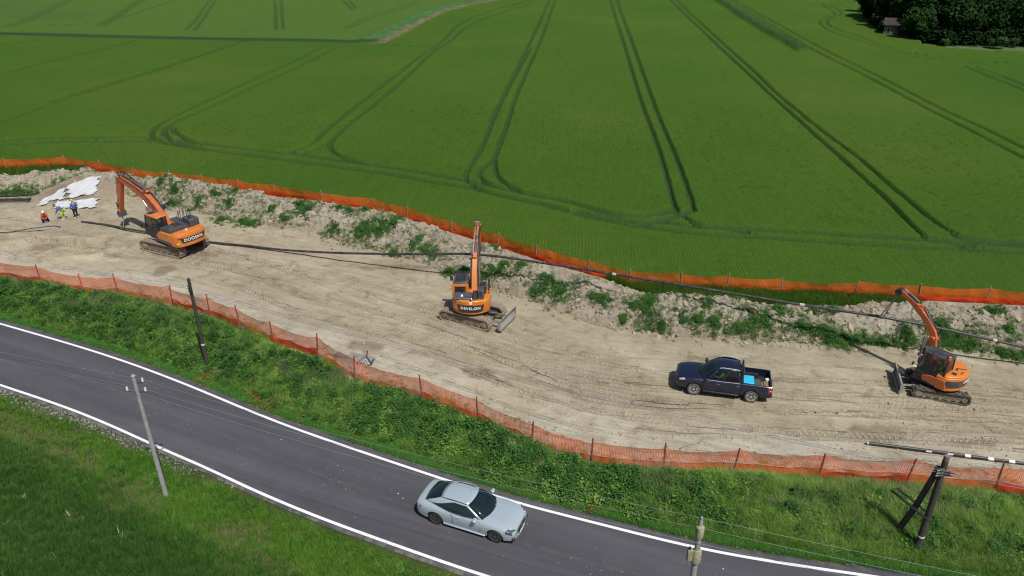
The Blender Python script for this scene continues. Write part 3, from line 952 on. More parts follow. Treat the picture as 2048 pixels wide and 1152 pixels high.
# ================================================================== ROAD
def asphalt_mat():
    t = NT('asphalt')
    c = t.coord()
    mp = t.new('ShaderNodeMapping'); t.l.new(c, mp.inputs[0])
    mp.vector_type = 'TEXTURE'; mp.inputs['Rotation'].default_value = (0, 0, R(-24)); mp.inputs['Scale'].default_value = (20, 1, 1)
    n1 = t.noise(mp.outputs[0], 0.9, 5, 0.6); n2 = t.noise(c, 0.5, 4); n3 = t.noise(c, 30, 3, 0.7)
    base = t.ramp(n1, [(0.34, (0.062, 0.062, 0.071)), (0.5, (0.071, 0.071, 0.081)), (0.66, (0.085, 0.085, 0.096))])
    base = t.mix(0.5, base, t.ramp(n2, [(0.3, (0.85, 0.85, 0.87)), (0.7, (1.12, 1.12, 1.1))]), 'MULTIPLY')
    base = t.mix(0.5, base, t.ramp(n3, [(0.3, (0.7, 0.7, 0.7)), (0.7, (1.3, 1.3, 1.3))]), 'MULTIPLY')
    edge = t.attr('edge')
    base = t.mix(t.math('MULTIPLY', edge, t.ramp(t.noise(c, 1.5, 5, 0.7), [(0.45, (0, 0, 0)), (0.62, (1, 1, 1))])), base, (0.17, 0.155, 0.13))
    seam = t.attr('seam')
    base = t.mix(t.math('MULTIPLY', seam, t.ramp(t.noise(c, 2.2, 4), [(0.4, (0, 0, 0)), (0.6, (.2, .2, .2))])), base, (0.15, 0.145, 0.145))
    t.l.new(base, t.b.inputs['Base Color'])
    t.b.inputs['Roughness'].default_value = 0.8; t.b.inputs['Specular IOR Level'].default_value = 0.3
    t.l.new(t.bump(n3, 0.35, 0.01), t.b.inputs['Normal'])
    return t.m


def resample(P, step):
    P = [Vector((p[0], p[1])) for p in P]
    out = [P[0].copy()]; acc = 0
    for a, b in zip(P[:-1], P[1:]):
        L = (b - a).length; s = step - acc
        while s < L:
            out.append(a + (b - a) * (s / L)); s += step
        acc = (acc + L) % step if False else L - (s - step)
    return out


C1 = smooth_poly(L1, 4); C2 = smooth_poly(L2, 4)
f1 = fn(C1); f2 = fn(C2)
rx = np.arange(-90, 50, 0.5)


def normals(f):
    s = np.gradient(f(rx), rx); k = 1 / np.sqrt(1 + s * s)
    return -s * k, k


n1x, n1y = normals(f1); n2x, n2y = normals(f2)
ROADZ = 0.06
ea = 0.50 + 0.07 * vnoise(rx * 0.9, rx * 0, 130) + 0.05 * vnoise(rx * 3.1, rx * 0, 131)
eb = 0.22 + 0.05 * vnoise(rx * 0.9, rx * 0, 132)
top = np.stack([rx + n1x * ea, f1(rx) + n1y * ea], -1); bot = np.stack([rx - n2x * eb, f2(rx) - n2y * eb], -1)
ks = [0, 0.05, 0.13, 0.3, 0.44, 0.47, 0.5, 0.7, 0.88, 0.96, 1.0]
V = []; edge = []; seam = []
V.append(np.concatenate([bot - np.stack([n2x, n2y], -1) * 0.12, np.full((len(rx), 1), -0.25)], 1)); edge.append(np.ones(len(rx))); seam.append(np.zeros(len(rx)))
for k in ks:
    p = bot + (top - bot) * k
    V.append(np.concatenate([p, np.full((len(rx), 1), ROADZ + 0.05 * math.sin(PI * k))], 1))
    edge.append(np.full(len(rx), 1.0 if k in (0, 1.0) else (0.3 if k in (0.05, 0.96) else 0.0))); seam.append(np.full(len(rx), 1.0 if k == 0.47 else 0.0))
V.append(np.concatenate([top + np.stack([n1x, n1y], -1) * 0.12, np.full((len(rx), 1), -0.25)], 1)); edge.append(np.ones(len(rx))); seam.append(np.zeros(len(rx)))
me = np_mesh('road', np.concatenate(V), grid_faces(len(V), len(rx)), True, {'edge': np.concatenate(edge), 'seam': np.concatenate(seam)})
tag(link_mesh('road', me, asphalt_mat()), kind='structure')


def paint_mat():
    t = NT('white_road_paint')
    c = t.coord()
    n = t.noise(c, 9, 5, 0.7); n2 = t.noise(c, 0.7, 3)
    base = t.ramp(t.math('ADD', t.math('MULTIPLY', n, 0.7), t.math('MULTIPLY', n2, 0.3)), [(0.31, (0.30, 0.30, 0.31)), (0.42, (0.70, 0.70, 0.72)), (0.6, (0.80, 0.80, 0.82))])
    t.l.new(base, t.b.inputs['Base Color']); t.b.inputs['Roughness'].default_value = 0.6
    return t.m


PAINT = paint_mat()


def road_z_line(k): return ROADZ + 0.05 * math.sin(PI * k)


for nm, f, nx, ny, k in (('edge_line', f1, n1x, n1y, 0.905), ('edge_line', f2, n2x, n2y, 0.045)):
    w = 0.075
    a = np.stack([rx - nx * w, f(rx) - ny * w, np.full(len(rx), road_z_line(k) + 0.008)], -1)
    b = np.stack([rx + nx * w, f(rx) + ny * w, np.full(len(rx), road_z_line(k) + 0.008)], -1)
    me = np_mesh(nm, np.concatenate([a, b]), grid_faces(2, len(rx)), True)
    tag(link_mesh(nm, me, PAINT), kind='structure')

# petals, chips and dung-coloured crumbs on the asphalt
CHIP = simple('pale_chip', (0.42, 0.42, 0.41), 0.8)


def chip_mesh():
    vs = [(random.uniform(0.6, 1.2) * math.cos(a), random.uniform(0.6, 1.2) * math.sin(a), random.uniform(0.02, 0.2)) for a in np.linspace(0, 2 * PI, 7)[:-1]]
    me = bpy.data.meshes.new('chip'); me.from_pydata(vs, [], [tuple(range(6))]); me.materials.append(CHIP)
    return me


chips = proto_collection('chip', [chip_mesh() for _ in range(4)])
n = 440
cx = np.concatenate([rng.uniform(-34, 22, 200), np.repeat(rng.uniform(-30, 14, 16), 15) + rng.normal(0, 0.55, 240)])
kk = np.concatenate([rng.uniform(0.1, 0.9, 200), np.repeat(rng.uniform(0.2, 0.8, 16), 15) + rng.normal(0, 0.06, 240)])
cy = f2(cx) + (f1(cx) - f2(cx)) * kk
scatter('road_litter', np.stack([cx, cy, np.full(n, ROADZ + 0.055)], -1), rng.gamma(1.4, 0.0065, n) + 0.005, chips, 4, tilt=0.1)

# ---- verge ground on both sides
UNDER = earth_mat('verge_soil', (0.0405, 0.0660, 0.0180), (0.0765, 0.1020, 0.0315), 0.6)


def verge_h(x, y):
    a = f1(x) + 0.5; b = yN(x)
    u = np.clip((y - a) / np.maximum(b - a, 0.5), 0, 1)
    return 0.02 + 0.5 * sstep(0.1, 0.5, u) * (1 - sstep(0.7, 1.0, u)) * (0.8 + 0.9 * fbm(x * 0.3, y * 0.3, 140, 3)) + 0.34 * fbm(x * 0.75, y * 0.75, 141, 4) * sstep(.05, .3, u) * (1 - 0.7 * sstep(.8, 1., u)) + 0.02


xs = np.arange(-85, 48, 0.3); ts = np.linspace(-0.03, 1.12, 34)
X = np.repeat(xs[None, :], len(ts), 0)
Y = (f1(xs) + 0.5)[None, :] + (yN(xs) - f1(xs) - 0.5)[None, :] * ts[:, None]
Z = verge_h(X, Y)
Z[0] = -0.3; Z[-1] = -0.4
me = np_mesh('verge_ground', np.stack([X, Y, Z], -1).reshape(-1, 3), grid_faces(len(ts), len(xs)), True)
tag(link_mesh('verge_ground', me, UNDER), kind='structure')


def fore_h(x, y):
    d = f2(x) - 0.3 - y
    return 0.03 - 0.25 * sstep(0.2, 1.4, d) + 0.30 * sstep(2.5, 4.5, d) + 0.12 * fbm(x * 0.5, y * 0.5, 150, 3)


ds = np.concatenate([[-0.25], np.linspace(0, 8, 40), np.linspace(9, 60, 20)])
X = np.repeat(xs[None, :], len(ds), 0)
Y = (f2(xs) - 0.3)[None, :] - ds[:, None]
Z = fore_h(X, Y); Z[0] = -0.2
me = np_mesh('roadside_ground', np.stack([X, Y, Z], -1).reshape(-1, 3), grid_faces(len(ds), len(xs))[:, ::-1], True)
tag(link_mesh('roadside_ground', me, UNDER), kind='structure')

# ================================================================== ROADSIDE GROWTH
ROADG = leaf_mat('roadside_grass_leaf', [(0.0675, 0.1800, 0.0390), (0.1035, 0.2475, 0.0520), (0.1440, 0.2970, 0.0715)], 0.3, scale=0.3)
GRASS = leaf_mat('verge_grass_leaf', [(0.0572, 0.1500, 0.0180), (0.0880, 0.2100, 0.0243), (0.1265, 0.2580, 0.0360), (0.1870, 0.3000, 0.0540)], 0.3, scale=0.3)
BRAM = leaf_mat('bramble_leaf', [(0.0406, 0.0997, 0.0295), (0.0853, 0.1827, 0.0451), (0.1483, 0.2762, 0.0659), (0.2499, 0.3528, 0.0972)], 0.28, scale=0.55)
WEED = leaf_mat('bank_weed_leaf', [(0.0340, 0.0950, 0.0250), (0.0560, 0.1450, 0.0338), (0.0900, 0.1950, 0.0500)], 0.22)
TALLG = leaf_mat('tall_grass_leaf', [(0.0920, 0.1963, 0.0333), (0.1490, 0.2635, 0.0487), (0.2180, 0.3372, 0.0750), (0.2870, 0.3436, 0.1296)], 0.3, scale=0.5)
DRY = leaf_mat('dry_grass_stalk', [(0.15, 0.14, 0.06), (0.21, 0.19, 0.09), (0.27, 0.235, 0.13)], 0.2)
SEED = leaf_mat('seeding_grass', [(0.12, 0.13, 0.07), (0.18, 0.17, 0.11), (0.22, 0.20, 0.15)], 0.2)
FIELD2 = leaf_mat('young_crop_leaf', [(0.0293, 0.0803, 0.0162), (0.0439, 0.1143, 0.0229), (0.0606, 0.1411, 0.0297), (0.0888, 0.1763, 0.0459)], 0.25, scale=0.25)
POP = simple('poppy_red', (0.42, 0.05, 0.015), 0.6)
WHITE_STALK = simple('bleached_stalk', (0.42, 0.46, 0.36), 0.8)

grass_p = proto_collection('verge_grass', [tuft_mesh('verge_grass', GRASS, 26, 0.16, 0.14, 0.34, 0.016, 0.7, 2, 0.5) for _ in range(5)])
road_p = proto_collection('roadside_grass', [tuft_mesh('roadside_grass', ROADG, 26, 0.16, 0.12, 0.30, 0.015, 0.7, 2, 0.5) for _ in range(4)])
NETTLE = leaf_mat('nettle_leaf', [(0.0256, 0.0781, 0.0227), (0.0442, 0.1162, 0.0312), (0.0680, 0.1571, 0.0454)], 0.2, scale=0.5)
bram_p = proto_collection('bramble', [leaf_clump_mesh('bramble', (BRAM, BRAM, NETTLE, BRAM, BRAM, NETTLE)[k], (140, 90, 150, 62, 190, 125)[k], (0.34, 0.38, 0.28, 0.42, 0.36, 0.3)[k], (0.32, 0.38, 0.58, 0.26, 0.32, 0.48)[k], (0.062, 0.082, 0.062, 0.105, 0.052, 0.058)[k]) for k in range(6)])
weed_p = proto_collection('bank_weed', [leaf_clump_mesh('bank_weed', WEED, (90, 60, 40)[k], (0.30, 0.36, 0.22)[k], (0.4, 0.28, 0.55)[k], (0.07, 0.085, 0.06)[k], 0.7) for k in range(3)] + [tuft_mesh('bank_weed', WEED, 30, 0.22, 0.2, 0.55, 0.022, 0.6, 2, 0.4) for _ in range(2)])
tall_g = proto_collection('tall_grass', [tuft_mesh('tall_grass', TALLG, 34, 0.16, 0.4, 0.85, 0.013, 0.8, 3, 0.6) for _ in range(5)])
dry_p = proto_collection('dry_grass', [tuft_mesh('dry_grass', DRY, 22, 0.17, 0.10, 0.30, 0.012, 0.9, 2, 0.5) for _ in range(4)])
seed_p = proto_collection('seeding_grass', [tuft_mesh('seeding_grass', SEED, 20, 0.2, 0.5, 0.95, 0.012, 0.4, 2, 0.3) for _ in range(4)])
crop_p = proto_collection('young_crop', [tuft_mesh('young_crop', FIELD2, 26, 0.17, 0.20, 0.45, 0.015, 0.6, 2, 0.4) for _ in range(6)])


def verge_pts(n, x0=-40, x1=27):
    x = rng.uniform(x0, x1, n); u = rng.random(n)
    a = f1(x) + 0.45; b = yN(x)
    return x, a + (b - a) * u, u, b - a


# bright mown strip beside the asphalt
n = 13000
x = rng.uniform(-42, 27, n); y = f1(x) + 0.50 + np.abs(rng.normal(0, 1, n)) * (0.42 + 0.35 * (1 - sstep(-22, -12, x))) + 0.05
scatter('roadside_grass', np.stack([x, y, verge_h(x, y) - 0.02], -1), rng.uniform(0.55, 1.1, n), road_p, 4)
# bramble and nettle tangle
x, y, u, w = verge_pts(17000)
right = sstep(4, 12, x + 3 * fbm(x * 0.3, y * 0.3, 160, 3))
patch = fbm(x * 0.35, y * 0.35, 161, 3)
keep = ((y - f1(x)) > 1.15 + 0.4 * fbm(x * 0.5, x * 0, 162, 2)) & (rng.random(len(x)) < (1 - 0.86 * right * (patch < 0.12))) & (u < 0.93) & (rng.random(len(x)) < 1.05 - 0.6 * sstep(0.08, 0.25, patch) * (u > 0.3)) & (rng.random(len(x)) < 0.78 + 0.9 * fbm(x * 0.9, y * 0.9, 168, 3))
x, y, u = x[keep], y[keep], u[keep]
sc = rng.uniform(0.65, 1.3, len(x)) * (0.75 + 0.45 * sstep(0, 0.4, u) + 0.5 * fbm(x * 0.6, y * 0.6, 163, 2)) * (1 - 0.5 * sstep(0.75, 0.95, u))
scatter('bramble_thicket', np.stack([x, y, verge_h(x, y) - 0.05 + 0.18 * np.maximum(fbm(x * 0.7, y * 0.7, 163, 2), 0)], -1), np.clip(sc, 0.3, 2), bram_p, 6)
# lusher tall grass towards the right
x, y, u, w = verge_pts(21000, -40, 27)
right = sstep(4, 11, x + 3 * fbm(x * 0.3, y * 0.3, 160, 3))
keep = ((y - f1(x)) > 1.0) & ((rng.random(len(x)) < right) | (rng.random(len(x)) < 0.34 * (u > 0.12)))
x, y, u = x[keep], y[keep], u[keep]
scatter('tall_verge_grass', np.stack([x, y, verge_h(x, y) - 0.03], -1), rng.uniform(0.6, 1.15, len(x)) * (1 - 0.45 * sstep(0.75, 0.95, u)), tall_g, 5)
# bleached seeding grass, mostly below the fence
x, y, u, w = verge_pts(5200)
keep = (fbm(x * 0.28, y * 0.4, 170, 3) > 0.12) & (u > 0.42) & (u < 0.97)
for (px, py, r_) in ((800, 810, 1.2), (1030, 880, 0.8), (870, 790, 1.4), (215, 610, 1.0), (1680, 1040, 0.9), (1900, 1030, 1.4), (500, 660, 1.0)):
    p = at(px, py); keep |= np.hypot(x - p.x, (y - p.y)) < r_ * (0.6 + 0.7 * rng.random(len(x)))
x, y = x[keep], y[keep]
scatter('seeding_grass', np.stack([x, y, verge_h(x, y)], -1), rng.uniform(0.6, 1.1, len(x)), seed_p, 4)
# thin grass growing through the foot of the roadside fence
n = 1700
x = rng.uniform(-42, 27, n); y = yN(x) + rng.normal(0.15, 0.35, n)
keep = fbm(x * 0.3, x * 0 + 2, 172, 3) + 0.12 * rng.normal(0, 1, n) > -0.02
x, y = x[keep], y[keep]
scatter('fence_foot_grass', np.stack([x, y, np.zeros_like(x)], -1), rng.uniform(0.45, 0.9, len(x)), tall_g, 5)


# poppies
def poppy_mesh():
    vs = []; fs = []
    for _ in range(6):
        c = Vector((random.gauss(0, 0.2), random.gauss(0, 0.2), random.uniform(0.35, 0.6))); r_ = random.uniform(0.03, 0.05)
        b = len(vs); k = 7
        vs += [(c.x + r_ * math.cos(2 * PI * i / k), c.y + r_ * math.sin(2 * PI * i / k), c.z + 0.02 * (i % 2)) for i in range(k)] + [(c.x, c.y, c.z - 0.03)]
        fs += [(b + i, b + (i + 1) % k, b + k) for i in range(k)]
    me = bpy.data.meshes.new('poppy'); me.from_pydata(vs, [], fs); me.materials.append(POP)
    return me


poppy_p = proto_collection('poppy', [poppy_mesh() for _ in range(3)])
pp = []
for (px, py, k, s_) in ((400, 757, 6, .35), (412, 752, 3, .3), (515, 762, 3, .3), (506, 783, 3, .2), (528, 793, 3, .3), (550, 805, 6, .4), (541, 811, 4, .3), (592, 824, 2, .3), (1178, 1018, 2, .15), (470, 745, 1, .2), (700, 880, 1, .3)):
    for _ in range(k):
        p = at(px, py, 0.4); x = p.x + random.gauss(0, s_); y = p.y + random.gauss(0, s_)
        pp.append((x, y, float(verge_h(np.array(x), np.array(y)))))
scatter('poppies', pp, rng.uniform(0.55, 0.9, len(pp)), poppy_p, 3)

# ---- near side of the road: rough verge, then a dark young crop
n = 30000
x = rng.uniform(-36, 8, n); d = rng.uniform(0, 15, n)
y = f2(x) - 0.42 - d
keep = (y > 15) & (d > 3.0 + 0.9 * fbm(x * 0.3, d * 0, 180, 2)) & (x * 0.62 + y * 0 < 5) & (np.abs(x) < y * 0.95 + 4)
x, y = x[keep], y[keep]
scatter('young_crop', np.stack([x, y, fore_h(x, y) - 0.03], -1), rng.uniform(0.75, 1.2, len(x)), crop_p, 6)
n = 12500
x = rng.uniform(-37, 10, n); d = rng.beta(1.1, 1.2, n) * 4.2
y = f2(x) - 0.45 - d
bare = sstep(0.02, 0.2, fbm(x * 0.28, y * 0.3, 190, 3) - 0.25 * np.exp(-((d - 2.7) / 0.9) ** 2) * -1.0)
gravel = (d < 0.45 + 0.5 * fbm(x * 0.5, x * 0, 191, 2)) & (x < -14)
keep = (rng.random(n) > 0.5 * bare) & ~gravel
xg, yg, dg_ = x[keep], y[keep], d[keep]
scatter('rough_verge_grass', np.stack([xg, yg, fore_h(xg, yg) - 0.03], -1), rng.uniform(0.7, 1.25, len(xg)) * np.where(dg_ < 0.3, 0.55, 1), grass_p, 5)
keep = (rng.random(n) < 0.5 * bare * sstep(0.8, 1.6, d)) & ~gravel
xg, yg = x[keep], y[keep]
scatter('dry_verge_grass', np.stack([xg, yg, fore_h(xg, yg)], -1), rng.uniform(0.7, 1.2, len(xg)), dry_p, 4)
n = 700
x = rng.uniform(-37, 8, n); d = rng.uniform(0.3, 2.6, n)
keep = (fbm(x * 0.35, d * 0.5, 196, 2) > 0.1) & ~((d < 1.0) & (x < -15))
x, d = x[keep], d[keep]; y = f2(x) - 0.45 - d
scatter('low_verge_weeds', np.stack([x, y, fore_h(x, y) - 0.1], -1), rng.uniform(0.5, 0.9, len(x)), bram_p, 6)
# loose stones where the asphalt edge breaks away
STONE = simple('limestone_chip', (0.22, 0.21, 0.195), 0.95, var=0.45, spec=0.15)


def stone_mesh(k):
    me = clod_mesh(k + 50); me = me.copy(); me.materials.clear(); me.materials.append(STONE)
    return me


stones = proto_collection('stone', [stone_mesh(k) for k in range(4)])
n = 2000
x = rng.uniform(-40, -13, n); d = np.abs(rng.normal(0.2, 0.26, n))
keep = rng.random(n) < np.clip((-14 - x) / 5, 0.1, 1)
x, d = x[keep], d[keep]; y = f2(x) - 0.30 - d
scatter('loose_stones', np.stack([x, y, fore_h(x, y) + 0.02], -1), rng.gamma(1.8, 0.012, len(x)) + 0.010, stones, 4, tilt=0.6)
n = 1400
x = rng.uniform(-38, 24, n); y = f1(x) + 0.5 + np.abs(rng.normal(0.02, 0.10, n))
scatter('kerbside_grit', np.stack([x, y, np.full(n, 0.05)], -1), rng.gamma(1.5, 0.010, n) + 0.008, stones, 4, tilt=0.6)
# a few bleached stalks standing in the young crop
st_p = proto_collection('bleached_stalk', [tuft_mesh('bleached_stalk', WHITE_STALK, 5, 0.08, 0.25, 0.5, 0.022, 0.7, 2, 0.4) for _ in range(2)])
pts = [tuple(at(px, py, 0.35)[:2]) + (0.12,) for px, py in ((40, 992), (47, 990), (22, 965), (140, 1023), (167, 1037), (238, 1058), (242, 1068), (52, 1094), (107, 1105), (111, 1112), (5, 1143), (350, 1072), (103, 928), (8, 1045))]
scatter('bleached_stalks', pts, rng.uniform(0.7, 1.1, len(pts)), st_p, 2)

# ---- weeds on the spoil bank
WPX = [(30, 374, 18), (50, 376, 16), (75, 377, 18), (8, 376, 16), (110, 371, 14), (125, 366, 14), (165, 348, 8), (325, 376, 14), (350, 386, 24), (342, 398, 18), (397, 400, 22), (434, 398, 18), (458, 409, 20),
       (470, 396, 16), (499, 436, 18), (440, 428, 18), (547, 420, 14), (571, 436, 14), (485, 432, 14), (612, 426, 28), (600, 420, 20), (670, 454, 20), (680, 430, 12), (701, 436, 14), (742, 464, 34), (720, 462, 24), (765, 462, 28), (790, 464, 20),
       (731, 430, 14), (803, 456, 10), (786, 494, 14), (830, 488, 18), (868, 508, 14), (850, 498, 14), (899, 532, 14), (930, 536, 14), (964, 546, 18), (985, 540, 16), (1000, 548, 18), (1042, 543, 14), (1077, 573, 20), (1095, 568, 16), (988, 508, 12), (1007, 540, 12),
       (1068, 578, 14), (1092, 560, 16), (1126, 584, 28), (1112, 574, 20), (1205, 604, 20), (1190, 600, 14), (1246, 632, 12), (1266, 620, 16), (1300, 618, 26), (1290, 626, 20), (1325, 645, 14), (1365, 640, 14), (1393, 645, 24), (1427, 649, 20),
       (1413, 628, 12), (1485, 615, 10), (1506, 646, 28), (1530, 652, 26), (1557, 632, 22), (1480, 652, 20), (1601, 650, 22), (1632, 662, 22), (1663, 666, 24), (1683, 673, 20), (1625, 628, 12), (1659, 664, 18), (1703, 668, 20), (1738, 665, 20), (1768, 674, 16),
       (1815, 668, 28), (1795, 672, 18), (1662, 632, 10), (1895, 662, 34), (1875, 655, 22), (1915, 674, 26), (1945, 680, 20), (1989, 635, 24), (1975, 628, 16), (2019, 660, 16), (2010, 694, 16), (2033, 697, 18), (1753, 614, 16), (1783, 614, 14), (2060, 700, 20)]
pts = []; scl = []
for px, py, r_ in WPX:
    p = at(px, py, 0.6)
    pxm = (py + 180) * 0.891 / CAM_H
    rm = r_ / pxm
    for _ in range(int(12 + 66 * rm * rm + 22 * rm)):
        a = random.uniform(0, 2 * PI); q_ = min(rm * 2.3, abs(random.gauss(0, rm * 0.95)))
        x = p.x + q_ * math.cos(a) * 1.15; y = p.y + 1.2 * q_ * math.sin(a)
        b = float(bank_h(np.array(x), np.array(y)))
        pts.append((x, y, max(b, 0.0) - 0.03)); scl.append(random.uniform(0.4, 1.15) * (1.15 - 0.35 * q_ / rm))
for _ in range(900):      # nearly unbroken strip of weeds along the foot of the bank on the right
    x = random.uniform(8, 42); u = min(0.6, abs(random.gauss(0.1, 0.16)))
    if float(fbm(np.array(x * 0.45), np.array(u * 2.0), 207, 3)) < -0.05: continue
    y = float(yT(x)) + 0.25 + u * float(y_bank_end(x) - yT(x))
    pts.append((x, y, max(float(bank_h(np.array(x), np.array(y))), 0) - 0.03)); scl.append(random.uniform(0.35, 0.95))
scatter('bank_weeds', pts, scl, weed_p, 5)
n = 9000
x = rng.uniform(-60, 44, n); u = rng.beta(1.6, 2.8, n)
y = yT(x) + (y_bank_end(x) - yT(x)) * u
keep = fbm(x * 0.3, y * 0.5, 201, 3) > 0.02
x, y = x[keep], y[keep]
scatter('sparse_bank_grass', np.stack([x, y, np.maximum(bank_h(x, y), 0) - 0.02], -1), rng.uniform(0.35, 0.8, len(x)), proto_collection('bank_grass', [tuft_mesh('bank_grass', WEED, 24, 0.2, 0.2, 0.5, 0.02, 0.6, 2, 0.4) for _ in range(3)]), 3)
n = 500
x = rng.uniform(-45, 26, n); y = yN(x) + 0.5 + rng.gamma(1.5, 0.4, n)
keep = fbm(x * 0.4, x * 0 + 9, 203, 3) > 0.12
x, y = x[keep], y[keep]
scatter('sparse_site_grass', np.stack([x, y, site_h(x, y)], -1), rng.uniform(0.3, 0.6, len(x)), grass_p, 5)


def gz_site(x, y):
    x = np.array(float(x)); y = np.array(float(y))
    return float(np.where(y > yT(x), np.maximum(bank_h(x, y), site_h(x, y)), site_h(x, y)))


# ================================================================== BARRIER FENCES
def net_mat(name, a, b, trans=0.35):
    t = NT(name)
    c = t.coord()
    base = t.ramp(t.noise(c, 1.1, 4), [(0.35, a), (0.65, b)])
    d = t.new('ShaderNodeBsdfDiffuse'); tr = t.new('ShaderNodeBsdfTranslucent'); mx = t.new('ShaderNodeMixShader'); mx.inputs[0].default_value = trans
    t.l.new(base, d.inputs[0]); t.l.new(base, tr.inputs[0]); t.l.new(d.outputs[0], mx.inputs[1]); t.l.new(tr.outputs[0], mx.inputs[2])
    t.l.new(mx.outputs[0], t.out.inputs['Surface'])
    return t.m


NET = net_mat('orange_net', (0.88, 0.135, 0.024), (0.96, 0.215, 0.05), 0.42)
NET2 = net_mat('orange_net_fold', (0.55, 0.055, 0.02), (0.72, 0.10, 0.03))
TAPE = net_mat('pale_barrier_tape', (0.62, 0.42, 0.42), (0.75, 0.62, 0.60))
POST_N = simple('rusty_post', (0.26, 0.075, 0.045), 0.8, var=0.35, scale=4)
POST_W = simple('grey_wood_post', (0.215, 0.175, 0.13), 0.9, var=0.3, scale=5)
POST_O = simple('orange_wrapped_post', (0.62, 0.10, 0.03), 0.7, var=0.2)


def net_panel(A, B, zb0, zt0, zb1, zt1, pitch_v, pitch_h, wv, wh, sag, bow, seed, fold=None):
    """plastic barrier net between two posts: real strands with gaps; sags between the posts and bellies out"""
    rr = random.Random(seed)
    A = Vector((A[0], A[1])); B = Vector((B[0], B[1]))
    L = (B - A).length; d = (B - A) / L; nrm = Vector((-d.y, d.x))
    ph = rr.uniform(0, 6); bw = bow * rr.uniform(-0.4, 1.0); sg = sag * rr.uniform(0.6, 1.35)

    def pt(u, v):
        s = 4 * u * (1 - u)
        zb = zb0 + (zb1 - zb0) * u + 0.04 * math.sin(u * 9 + ph)
        zt = zt0 + (zt1 - zt0) * u - sg * s - 0.02 * math.sin(u * 14 + ph)
        if fold: zb, zt = zb + (fold[0]) * (zt - zb), zb + (fold[1] + 0.05 * math.sin(u * 11 + ph)) * (zt - zb)
        o = bw * s * math.sin(PI * min(1, v * 0.9 + 0.1)) + 0.035 * math.sin(u * L * 2.6 + ph + v * 2.0) * s + 0.02 * math.sin(u * L * 6.1 + v * 5)
        if fold: o -= 0.05 + 0.05 * math.sin(v * PI)
        p = A + d * (u * L) + nrm * o
        return Vector((p.x, p.y, zb + (zt - zb) * v))
    mb = MB()
    H = (zt0 + zt1) / 2 - (zb0 + zb1) / 2
    if fold: H *= fold[1] - fold[0]
    nv = max(2, int(H / pitch_h)); nu = max(2, int(L / pitch_v))
    su = max(4, int(L / 0.35)); sv = 6
    for k in range(nv + 1):
        v = k / nv; w = (wh if 0 < k < nv else wh * 1.6) / H / 2
        mb.grid([[pt(i / su, max(0, v - w)) for i in range(su + 1)], [pt(i / su, min(1, v + w)) for i in range(su + 1)]])
    for k in range(nu + 1):
        u = k / nu; w = wv / L / 2
        mb.grid([[pt(max(0, u - w), j / sv) for j in range(sv + 1)], [pt(min(1, u + w), j / sv) for j in range(sv + 1)]])
    return mb, pt


def fence(name, label, cat, group, posts, ptop, nettop, netbot, post_mat, post_r, pv, ph, wv, wh, sag, bow, fold_p, tape, seed0, ground):
    root = thing(name, label, cat, (posts[0][0], posts[0][1], 0), 0, group)
    inv = Matrix.Translation(-root.location)
    rr = random.Random(seed0)
    zs = []
    for i, (x, y, *mm) in enumerate(posts):
        g = ground(x, y); lx = rr.gauss(0, 0.045); ly = rr.gauss(0, 0.04)
        t = ptop + rr.uniform(-0.06, 0.12)
        zs.append((g * 0.6, 0.0))
        m = MB(inv)
        m.tube([(x - lx, y - ly, -0.2), (x, y, t * 0.5), (x + lx, y + ly, t)], [post_r, post_r * 0.97, post_r * 0.9], 7)
        o = m.obj('post', mm[0] if mm else post_mat, root)
    for i, (a, b) in enumerate(zip(posts[:-1], posts[1:])):
        nt0 = nettop + rr.uniform(-0.1, 0.06); nb = netbot + rr.uniform(-0.04, 0.05)
        ga = zs[i][0]; gb = zs[i + 1][0]
        mb, pt = net_panel((a[0], a[1]), (b[0], b[1]), nb + ga, nt0, nb + gb, nettop + rr.uniform(-0.1, 0.06), pv, ph, wv, wh, sag, bow, seed0 + i)
        mb.M = Matrix.Identity(4)
        mb.v = [inv @ p for p in mb.v]
        o = mb.obj('net_panel', NET, root, recalc=False)
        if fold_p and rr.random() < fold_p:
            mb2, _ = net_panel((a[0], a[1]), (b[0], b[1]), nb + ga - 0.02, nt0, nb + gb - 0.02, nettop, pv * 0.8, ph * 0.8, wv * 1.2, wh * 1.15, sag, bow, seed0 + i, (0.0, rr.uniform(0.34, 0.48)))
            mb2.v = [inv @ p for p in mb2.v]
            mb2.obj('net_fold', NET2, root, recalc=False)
        if tape:
            m = MB(); k = 14
            off = [pt(j / k, 0.52 - tape * 4 * (j / k) * (1 - j / k) * rr.uniform(0.8, 1.1)) for j in range(k + 1)]
            dd = Vector((b[1] - a[1], a[0] - b[0], 0)).normalized() * 0.05
            m.grid([[p + dd + Vector((0, 0, -0.018)) for p in off], [p + dd + Vector((0, 0, 0.018)) for p in off]])
            m.v = [inv @ p for p in m.v]
            m.obj('warning_tape', TAPE, root, recalc=False)
    return root


far_posts = [p for p in FAR if -62 < p[0] < 45]
fence('barrier_fence', 'orange plastic net fence on grey wooden posts between the spoil bank and the green wheat', 'fence', None, far_posts, 1.36, 1.28, 0.14,
      POST_W, 0.055, 0.085, 0.05, 0.028, 0.027, 0.13, 0.12, 1.0, 0.0, 300, lambda x, y: 0.0)
near_posts = [p for p in NEAR if -43 < p[0] < 34]
np2 = []
for i, p in enumerate(near_posts):
    np2.append((p[0], p[1], POST_O) if abs(p[0] + 30.41) < 0.1 else p)
fence('barrier_fence', 'orange see-through net fence with rusty brown posts along the roadside bramble', 'fence', None, np2, 1.66, 1.50, 0.03,
      POST_N, 0.045, 0.075, 0.065, 0.021, 0.031, 0.16, 0.22, 0.5, 0.10, 500, lambda x, y: 0.0)

